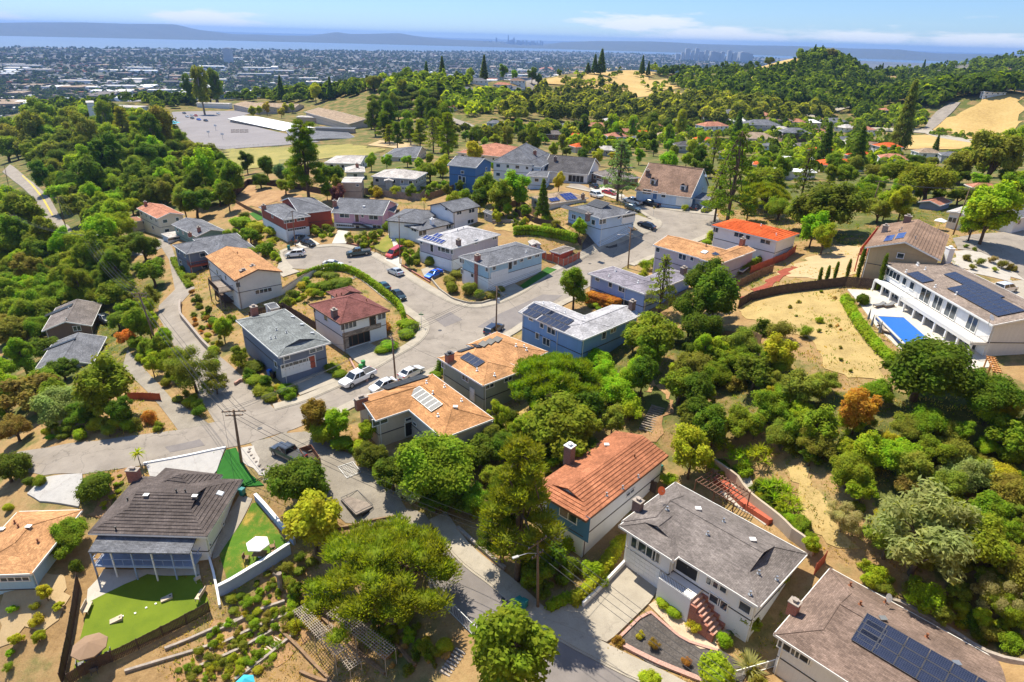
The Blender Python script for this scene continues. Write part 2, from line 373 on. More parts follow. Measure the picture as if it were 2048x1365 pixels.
def patchm(name, stops, scale=1.2, det=5, bump=.3, crack=0., rough=.9, sc2=9., wt=.45, crackcol=(.05, .045, .04)):
    N = mk(name); g = N.new('ShaderNodeNewGeometry'); P = g.outputs['Position']
    n1 = N.noise(P, scale, det, .65); n2 = N.noise(P, sc2, 4, .7)
    f = N.math('ADD', N.math('MULTIPLY', n1, 1-wt), N.math('MULTIPLY', n2, wt)); c = N.ramp(f, *stops)
    if crack:
        v = N.new('ShaderNodeTexVoronoi', feature='DISTANCE_TO_EDGE'); v.inputs['Scale'].default_value = .16
        nn = N.noise(P, .5, 3, .6, 1); ad = N.new('ShaderNodeVectorMath', operation='MULTIPLY_ADD'); N.link(nn, ad.inputs[0]); ad.inputs[1].default_value = (3, 3, 0); N.link(P, ad.inputs[2])
        N.link(ad.outputs[0], v.inputs['Vector'])
        c = N.mix(N.math('MULTIPLY', N.rng(v.outputs[0], .004, .012, 1, 0), crack), c, (*crackcol, 1))
    if crack:
        st = N.rng(N.noise(P, .9, 5, .75), .58, .72, 1., .72); cc = N.new('ShaderNodeCombineColor')
        for i_ in range(3): N.link(st, cc.inputs[i_])
        c = N.mix(1., c, cc.outputs[0], 'MULTIPLY')
    N.link(c, N.b.inputs['Base Color']); N.b.inputs['Roughness'].default_value = rough; N.b.inputs['Specular IOR Level'].default_value = .25
    if bump:
        bp = N.new('ShaderNodeBump'); bp.inputs['Strength'].default_value = bump; bp.inputs['Distance'].default_value = .04
        N.link(n2, bp.inputs['Height']); N.link(bp.outputs[0], N.b.inputs['Normal'])
    return name
patchm('asphalt', ((.3, (.185, .16, .135)), (.5, (.27, .235, .20)), (.7, (.335, .295, .25))), .25, 6, .25, .3, sc2=14, wt=.3)
patchm('asphalt_dark', ((.3, (.15, .135, .13)), (.7, (.24, .215, .205))), .5, 5, .2, sc2=18)
patchm('concrete', ((.3, (.27, .235, .19)), (.5, (.36, .32, .26)), (.7, (.45, .40, .325))), .5, 6, .15, .25, sc2=11, crackcol=(.2, .17, .14))
patchm('concrete_light', ((.3, (.42, .385, .335)), (.7, (.58, .54, .475))), .6, 5, .1, .15, sc2=11, crackcol=(.35, .32, .3))
patchm('stamped', ((.3, (.34, .325, .31)), (.7, (.50, .48, .455))), .9, 5, .1, .5, sc2=11, crackcol=(.3, .27, .25))
patchm('gravel', ((.3, (.15, .13, .105)), (.5, (.25, .22, .18)), (.72, (.36, .32, .26))), .35, 6, .8, sc2=7)
patchm('gravel_white', ((.3, (.33, .30, .26)), (.7, (.52, .48, .43))), .8, 5, .8, sc2=9)
patchm('gravel_dark', ((.3, (.03, .027, .027)), (.5, (.085, .075, .07)), (.72, (.17, .15, .14))), .6, 6, .9, sc2=5, wt=.6)
patchm('pebble_tan', ((.3, (.42, .31, .21)), (.7, (.66, .52, .38))), .8, 5, .8, sc2=8)
patchm('turf', ((.3, (.10, .155, .008)), (.7, (.18, .24, .014))), .5, 4, .6, sc2=16)
patchm('turf_bright', ((.3, (.012, .09, .008)), (.7, (.03, .16, .018))), .6, 4, .6, sc2=16)
patchm('lawn_patchy', ((.3, (.04, .12, .004)), (.5, (.085, .18, .012)), (.56, (.18, .19, .025)), (.62, (.42, .29, .06))), .42, 6, .6, sc2=12, wt=.28)
patchm('lawn_yellow', ((.3, (.11, .15, .015)), (.5, (.20, .20, .03)), (.7, (.36, .27, .07))), .35, 5, .6, sc2=12)
patchm('lawn_green', ((.3, (.02, .09, .008)), (.7, (.055, .17, .016))), .5, 5, .6, sc2=14)
patchm('dry_grass', ((.3, (.20, .14, .05)), (.44, (.34, .245, .095)), (.58, (.44, .32, .13)), (.74, (.30, .26, .085))), .3, 6, .9, sc2=5)
patchm('dirt', ((.3, (.16, .085, .04)), (.5, (.34, .20, .095)), (.7, (.50, .33, .17))), .3, 6, .8, sc2=4)
patchm('sand', ((.3, (.36, .255, .13)), (.7, (.53, .39, .22))), .5, 6, .5, sc2=6)
patchm('mulch_red', ((.3, (.16, .035, .02)), (.7, (.36, .09, .05))), .9, 5, .8, sc2=7)
patchm('soil_dark', ((.3, (.05, .033, .022)), (.7, (.15, .095, .06))), .7, 5, .9, sc2=6)
patchm('meadow', ((.3, (.30, .19, .06)), (.5, (.46, .31, .11)), (.7, (.58, .42, .17))), .03, 6, .5, sc2=.5)
patchm('field_green', ((.3, (.15, .15, .03)), (.5, (.26, .23, .06)), (.7, (.42, .32, .10))), .06, 6, .4, sc2=.8)
patchm('playground', ((.3, (.19, .175, .18)), (.7, (.26, .24, .245))), .06, 5, .1, .2, sc2=3)
patchm('brickpath', ((.3, (.30, .11, .07)), (.7, (.48, .22, .14))), 1.2, 4, .3, sc2=9)
patchm('paint_yellow', ((.3, (.5, .36, .05)), (.7, (.62, .46, .09))), 2, 4, 0)
patchm('paint_white', ((.3, (.6, .6, .58)), (.7, (.75, .75, .72))), 2, 4, 0)
N = mk('bay'); g = N.new('ShaderNodeNewGeometry'); n = N.noise(g.outputs['Position'], .002, 4)
N.link(N.ramp(n, (.3, (.05, .09, .14)), (.7, (.08, .125, .175))), N.b.inputs['Base Color']); N.b.inputs['Roughness'].default_value = .35
# roofs
for nm, c in dict(roof_grey=(.20, .175, .165), roof_brown=(.215, .155, .128), roof_umber=(.27, .175, .13), roof_orange=(.46, .235, .105), roof_orange2=(.50, .265, .125), roof_teal=(.20, .215, .215), roof_red=(.21, .085, .075),
               roof_silver=(.44, .43, .45), roof_lav=(.26, .24, .28), roof_slate=(.17, .175, .195), roof_dark=(.10, .095, .10), roof_tan=(.36, .27, .19), roof_light=(.52, .48, .45), roof_coral=(.45, .20, .13), roof_pool=(.27, .215, .18)).items(): shingle(nm, c)
shingle('tile_brown', (.118, .098, .092), .3, .36, .14); shingle('tile_terra', (.40, .16, .085), .3, .36, .16); shingle('tile_red', (.62, .12, .035), .3, .36, .15); shingle('tile_tan', (.27, .18, .13), .3, .36, .12)
# walls
for nm, c in dict(w_white=(.74, .73, .72), w_cream=(.68, .62, .50), w_tan=(.45, .34, .20), w_blue=(.20, .36, .62), w_peri=(.30, .42, .70), w_sky=(.45, .58, .74), w_navy=(.085, .10, .15), w_steel=(.17, .20, .27), w_deepblue=(.07, .17, .37),
               w_brick=(.36, .075, .045), w_pink=(.60, .36, .46), w_mauve=(.52, .46, .50), w_sage=(.30, .33, .27), w_grey=(.38, .38, .39), w_brown=(.20, .13, .10), w_black=(.035, .035, .04), w_teal=(.08, .22, .38), w_beige=(.56, .48, .40), w_green=(.22, .34, .30), w_coral=(.62, .30, .22), w_lblue=(.38, .55, .66)).items(): siding(nm, c)
paint('stucco', (.70, .67, .62), .9, .06, .8, .3); paint('stucco_white', (.78, .78, .78), .9, .04, .8, .2); paint('stucco_tan', (.42, .34, .26), .9, .1, 1, .3)
paint('trim', (.78, .77, .74), .5, .03); paint('trim_dark', (.06, .055, .055), .5, .1); paint('trim_brown', (.16, .08, .05), .6, .1); paint('trim_cyan', (.45, .66, .72), .6, .05)
paint('wood', (.24, .15, .085), .8, .3, 2.5); paint('wood_grey', (.25, .205, .17), .85, .3, 2); paint('wood_red', (.42, .095, .05), .7, .18, 2); paint('wood_dark', (.085, .055, .04), .85, .3, 2); paint('wood_pale', (.52, .43, .33), .85, .2, 2); paint('wood_orange', (.55, .26, .09), .7, .15, 2)
paint('pole', (.21, .135, .085), .9, .3, 3); paint('metal', (.42, .43, .44), .4, .08, 2, metal=.8); paint('metal_dark', (.06, .06, .065), .45, .15, 2); paint('wire', (.035, .035, .037), .6, .05); paint('galv', (.55, .56, .57), .5, .1, 2, metal=.3)
paint('white', (.8, .8, .79), .5, .04); paint('grey', (.42, .42, .43), .6, .08); paint('black', (.02, .02, .022), .5, .1); paint('red', (.5, .05, .03), .5, .1); paint('cone', (.75, .14, .04), .5, .06); paint('blue', (.03, .16, .62), .5, .06); paint('teal', (.02, .20, .19), .45, .1); paint('green', (.03, .25, .06), .5, .1)
paint('tan_cloth', (.27, .175, .11), .9, .08); paint('white_cloth', (.82, .82, .80), .9, .03); paint('cyan_cloth', (.05, .45, .60), .8, .06); paint('mint_cloth', (.45, .68, .66), .8, .05); paint('grey_cloth', (.20, .20, .20), .9, .1)
paint('rubber', (.02, .02, .02), .8, .1); paint('headlamp', (.75, .77, .78), .15, .02); paint('taillamp', (.42, .02, .015), .25, .05); paint('yellow', (.62, .45, .05), .6, .1); paint('stone', (.34, .29, .25), .9, .25, 3, .4); paint('rust', (.25, .10, .05), .85, .3, 3); paint('lattice', (.42, .36, .30), .85, .2, 3); paint('pool_cover', (.015, .13, .50), .45, .05, .3); paint('planter', (.52, .56, .66), .8, .06); paint('bluewall', (.30, .38, .55), .8, .08)
brickm('brick', (.33, .085, .045), (.40, .30, .25)); brickm('brick_pink', (.42, .20, .15)); brickm('brick_dark', (.16, .085, .07), (.3, .25, .22)); brickm('fieldstone', (.30, .24, .19), (.2, .17, .14), .6, .25, .4); brickm('blockwall', (.42, .33, .26), (.3, .25, .2), .4, .2, .1)
glassm('glass'); glassm('glass_blue', (.03, .06, .10)); glassm('carglass', (.012, .015, .018), .04)
N = mk('solar'); uv = N.new('ShaderNodeTexCoord'); br = N.new('ShaderNodeTexBrick'); N.link(uv.outputs['Object'], br.inputs['Vector'])
br.offset = 0; br.inputs['Scale'].default_value = 1; br.inputs['Brick Width'].default_value = .165; br.inputs['Row Height'].default_value = .165; br.inputs['Mortar Size'].default_value = .006
br.inputs['Color1'].default_value = (.012, .018, .045, 1); br.inputs['Color2'].default_value = (.018, .025, .06, 1); br.inputs['Mortar'].default_value = (.10, .11, .13, 1)
N.link(br.outputs[0], N.b.inputs['Base Color']); N.b.inputs['Roughness'].default_value = .16
paint('solar_blue', (.02, .035, .17), .18, .1, 1); paint('solar_grey', (.13, .13, .13), .4, .15, 2); paint('solar_black', (.03, .03, .032), .35, .15, 1)
# ------------------------------------------------------------------ ground sheet
def in_poly(x, y, poly):
    x = np.asarray(x); y = np.asarray(y); c = np.zeros(x.shape, bool); n = len(poly)
    for i in range(n):
        x1, y1 = poly[i]; x2, y2 = poly[i-1]
        if y1 == y2: continue
        c ^= ((y1 > y) != (y2 > y)) & (x < (x2-x1)*(y-y1)/(y2-y1)+x1)
    return c
def gpoly(px): return [(p.x, p.y) for p in (G(x, y) for x, y in px)]
GREEN = [gpoly(p) for p in (
    [(0,230),(330,225),(470,330),(480,400),(300,440),(250,520),(330,560),(300,700),(180,830),(0,860)],
    [(1050,690),(1380,660),(1500,680),(1640,790),(1500,860),(1380,940),(1290,900),(1290,820),(1150,860),(1050,900),(980,1000),(780,1000),(780,920),(1000,890),(1060,800)],
    [(1500,780),(1760,790),(2048,760),(2048,1320),(1850,1120),(1700,960),(1560,900)],
    [(950,420),(1060,360),(880,340),(740,300),(640,340),(700,400),(900,390)],
    [(1030,180),(1400,215),(1700,215),(1850,170),(2000,140),(1650,120),(1560,170),(1400,180),(1330,215),(1130,200)],
    [(1080,330),(1420,300),(1760,300),(2000,270),(2048,430),(1760,470),(1700,500),(1600,430),(1450,420),(1230,330)])]
def ground():
    an = np.concatenate([np.arange(-180, -48, 6.), np.arange(-48, 48, .3), np.arange(48, 180, 6.)])*math.pi/180
    rs = [2., 12., 22.]
    r = 30.
    while r < 60000:
        rs.append(r); r *= 1.0105 if r < 420 else (1.02 if r < 3000 else 1.018)
    rs = np.array(rs); A, R = np.meshgrid(an, rs); X = np.sin(A)*R; Y = np.cos(A)*R
    Z = Hv(X, Y); na, nr = len(an), len(rs)
    v = np.stack([X, Y, Z], 2).reshape(-1, 3)
    i = np.arange(nr-1)[:, None]*na; j = np.arange(na)[None]; j2 = (j+1) % na
    q = np.stack([i+j, i+j2, i+na+j2, i+na+j], 2).reshape(-1, 4)[:, ::-1]
    me = bpy.data.meshes.new('terrain'); me.vertices.add(len(v)); me.vertices.foreach_set('co', v.ravel())
    me.loops.add(len(q)*4); me.loops.foreach_set('vertex_index', q.ravel().astype(np.int32)); me.polygons.add(len(q))
    me.polygons.foreach_set('loop_start', np.arange(len(q), dtype=np.int32)*4)
    me.update(calc_edges=True)
    me.polygons.foreach_set('use_smooth', [True]*len(q))
    a = me.attributes.new('green', 'FLOAT', 'POINT'); x, y = X.ravel(), Y.ravel(); rr = R.ravel()
    g = np.where(rr > 1100, .3, .37+.2*sstep(210, 300, rr))
    for p in GREEN: g[in_poly(x, y, p)] = .62
    a.data.foreach_set('value', g)
    b = me.attributes.new('far', 'FLOAT', 'POINT'); b.data.foreach_set('value', sstep(1100, 1700, rr)+sstep(12000, 13500, rr))
    me.materials.append(MAT['earth'])
    tag(link('terrain', me), 'dry tan hillside ground falling away towards the bay plain', 'terrain', kind='structure')
    # bay
    m = MB(); az_ = np.radians(np.arange(-80, 81, 2.)); rr = [4000, 7000, 11000, 16000, 26000, 60000]
    P = [[(math.sin(t)*r, math.cos(t)*r, SEA) for t in az_] for r in rr]
    for a, b in zip(P, P[1:]):
        for k in range(len(az_)-1): m.poly([a[k+1], a[k], b[k], b[k+1]][::-1])
    tag(m.build('bay_water', 'bay'), 'wide pale blue bay below the far hills', 'water', kind='structure')
ground()
# ------------------------------------------------------------------ draped patches
def dense(poly, step):
    out = []
    for a, b in zip(poly, poly[1:]+poly[:1]):
        n = max(1, int(math.hypot(b[0]-a[0], b[1]-a[1])/step))
        for k in range(n): out.append((a[0]+(b[0]-a[0])*k/n, a[1]+(b[1]-a[1])*k/n))
    return out
def drape(name, wp, mat, lift, skirt=.25, step=None, parent=None, flat=None, jit=0.):
    """a sheet laid over the terrain inside a world polygon (closed with a skirt)"""
    cx = sum(p[0] for p in wp)/len(wp); cy = sum(p[1] for p in wp)/len(wp); r = math.hypot(cx, cy)
    step = step or max(.9, min(8, r/95))
    A = sum(wp[i-1][0]*wp[i][1]-wp[i][0]*wp[i-1][1] for i in range(len(wp)))
    if A < 0: wp = wp[::-1]
    b = dense(wp, step)
    if jit:
        j = []
        for x, y in b: j.append((x+jit*(math.sin(x*1.1/step+y*.7)+.6*math.sin(y*2.3/step+1.3)), y+jit*(math.sin(y*1.3/step+x*.9+2)+.6*math.sin(x*2.1/step))))
        b = j
    n = len(b)
    xs = np.arange(min(p[0] for p in b), max(p[0] for p in b), step); ys = np.arange(min(p[1] for p in b), max(p[1] for p in b), step)
    X, Y = np.meshgrid(xs+step*.37, ys+step*.41); X = X.ravel(); Y = Y.ravel(); k = in_poly(X, Y, b)
    bx = np.array(b)
    inner = [(x, y) for x, y in zip(X[k], Y[k]) if ((bx[:, 0]-x)**2+(bx[:, 1]-y)**2).min() > (step*.4)**2]
    vs, es, fs, ov, oe, of = delaunay_2d_cdt([Vector(p) for p in b+inner], [], [list(range(n))], 2, 1e-4)
    arr = np.array([(p.x, p.y) for p in vs])
    z = Hv(arr[:, 0], arr[:, 1])+lift if flat is None else np.full(len(arr), flat)
    m = MB(); m.v = [(x, y, q) for (x, y), q in zip(arr, z)]; m.f = []
    cnt = {}
    for f in fs:
        p = [arr[i] for i in f]; a2 = (p[1][0]-p[0][0])*(p[2][1]-p[0][1])-(p[1][1]-p[0][1])*(p[2][0]-p[0][0])
        f = list(f) if a2 > 0 else list(f)[::-1]
        m.f.append(tuple(f))
        for q in range(3): cnt[(f[q], f[(q+1) % 3])] = 1
    bd = [e for e in cnt if (e[1], e[0]) not in cnt]; low = {}
    for e in bd:
        for i in e:
            if i not in low: low[i] = len(m.v); x, y, q = m.v[i]; m.v.append((x, y, q-skirt))
        m.f.append((e[1], e[0], low[e[0]], low[e[1]]))
    m.m = [0]*len(m.f)
    return m.build(name, mat, parent)
HARD = []
def patch(name, px, mat, lift, label, skirt=.25, kind='structure', cat=None, **kw):
    wp = gpoly(px)
    if mat not in ('dry_grass', 'dirt', 'sand', 'meadow'): HARD.append(wp)
    o = drape(name, wp, mat, lift, skirt, **kw)
    return tag(o, label, cat or name.replace('_', ' '), kind=kind)
def gline(px): return [Vector((p.x, p.y)) for p in (G(x, y) for x, y in px)]
def smooth(pts, it=2):
    for _ in range(it):
        q = [pts[0]]
        for a, b in zip(pts, pts[1:]): q += [a*.75+b*.25, a*.25+b*.75]
        pts = q+[pts[-1]]
    return pts
def offset(pts, d):
    out = []
    for i, p in enumerate(pts):
        t = (pts[min(i+1, len(pts)-1)]-pts[max(i-1, 0)]).normalized(); out.append(p+Vector((-t.y, t.x))*d)
    return out
def strip(name, pts, d0, d1, mat, lift, label, cat, kind='structure', skirt=.3):
    a = offset(pts, d0); b = offset(pts, d1)
    HARD.append([tuple(p) for p in a]+[tuple(p) for p in reversed(b)])
    o = drape(name, HARD[-1], mat, lift, skirt)
    return tag(o, label, cat, kind=kind)
def road(px_poly, label, mat='asphalt', lift=.07): return patch('road', px_poly, mat, lift, label, .4, cat='road')

# streets (far kerb, then near kerb back)
KF = [(550,821),(614,803),(684,772),(740,745),(792,714),(834,691),(854,669),(858,652),(851,641),(809,612),(778,591),(726,550),(684,534),(656,531),(625,540),(586,538),(572,524),(561,510),(572,501),(609,498),(640,496),(670,493),(700,497),(740,511),(767,526),(801,547),(823,563),(860,585),(901,607),(933,616),(963,617),(1007,606),(1050,585),(1114,541),(1187,503),(1260,477),(1313,462),(1325,449),(1316,439),(1301,434),(1276,419),(1245,401),(1180,383),(1137,374)]
KN = [(1143,362),(1178,377),(1250,398),(1289,407),(1325,418),(1348,423),(1433,433),(1450,452),(1401,477),(1307,510),(1257,530),(1143,595),(1115,608),(1042,647),(1020,664),(945,700),(882,731),(845,747),(784,769),(700,805),(640,838),(586,860),(493,889),(450,898),(364,917),(291,931),(257,936),(223,941),(167,949),(86,952),(35,942)]
KU = [(34,905),(98,896),(193,883),(300,868),(356,861),(430,845),(470,838),(520,830)]
road(KF+KN+KU, 'light grey asphalt street with cul-de-sac winding between the houses')
patch('asphalt_patch', [(955,655),(1000,628),(1085,590),(1125,592),(1042,647),(1005,667)], 'asphalt_dark', .085, 'darker asphalt repair strip along the blue solar house kerb', cat='road', skirt=.02)
LANE = [(430,845),(395,790),(352,700),(316,632),(318,612),(350,580),(338,520),(322,494),(300,480),(331,478),(345,497),(354,526),(372,556),(390,577),(362,607),(361,636),(407,688),(462,732),(490,760),(552,822),(500,835)]
road(LANE, 'narrow grey lane climbing past the retaining wall on the left', 'asphalt', .085)
road([(193,502),(223,498),(262,500),(310,482),(330,492),(300,510),(240,515),(200,512)], 'short driveway spur joining the narrow lane', 'asphalt', .09)
road([(255,700),(290,740),(345,800),(420,850),(356,861),(300,790),(245,735)], 'grey gravelly track below the dark left houses', 'gravel', .08)
road([(845,1075),(878,1083),(913,1121),(1014,1194),(1078,1260),(1274,1358),(1420,1430),(1160,1430),(950,1273),(873,1202),(835,1120)], 'smooth grey asphalt dead-end street in the foreground', 'asphalt_dark', .07)
road([(20,330),(40,345),(60,362),(100,398),(118,430),(150,470),(125,478),(92,440),(70,402),(30,365),(5,345)], 'two-lane road descending through the left woods', 'asphalt', .3)
patch('lane_line', [(44,353),(46,352),(88,398),(107,432),(104,433),(85,400)], 'paint_yellow', .33, 'double yellow centre line on the road in the woods', cat='road marking')
road([(1845,262),(1858,240),(1872,225),(1900,207),(1921,206),(1908,222),(1893,236),(1880,248),(1862,262)], 'far grey road curving beside the golden field', 'asphalt', .6)
road([(1052,172),(1062,160),(1075,145),(1078,160),(1072,178),(1055,190)], 'short pale street running up the far ridge', 'asphalt', .8)
road([(905,238),(940,250),(965,262),(955,266),(925,254),(900,245)], 'pale road glimpsed between far trees', 'asphalt', .8)
road([(1600,232),(1680,212),(1760,200),(1765,205),(1690,219),(1610,238)], 'far freeway glimpsed through the trees', 'concrete', .8)
road([(1700,255),(1800,258),(1860,260),(1960,282),(2040,290),(2040,296),(1950,289),(1850,268),(1700,262)], 'pale path crossing the golden field', 'concrete', .6)
# pavements
def walk(px, d, label, mat='concrete', it=2):
    p = smooth(gline(px), it); strip('pavement', p, 0., d, mat, .2, label, 'pavement')
    strip('kerb', p, -.22*(1 if d > 0 else -1), 0., 'concrete', .14, label.replace('pavement', 'kerb'), 'kerb')
walk(KF[0:15], 1.7, 'concrete pavement rounding the corner below the red-brown roof')
walk(KF[15:24], 1.5, 'concrete pavement round the cul-de-sac end')
walk(KF[23:33], 1.8, 'concrete pavement along the clipped hedges on the corner')
walk(KF[32:40], 1.8, 'concrete pavement climbing beside the dark gravel bank')
walk(KF[39:44], 1.3, 'concrete pavement in front of the pale blue corner house')
walk(KN[1:7], 1.6, 'concrete pavement below the blue cape house')
walk(KN[7:11], 1.7, 'concrete pavement by the pink-tan long house')
walk(KN[11:16], 1.6, 'concrete pavement by the two blue houses')
walk(KN[16:21], 1.6, 'concrete pavement above the orange roofs')
walk([(862,1040),(913,1121),(1014,1194),(1078,1260),(1274,1358),(1420,1430)], 2.0, 'concrete pavement along the dead-end street')
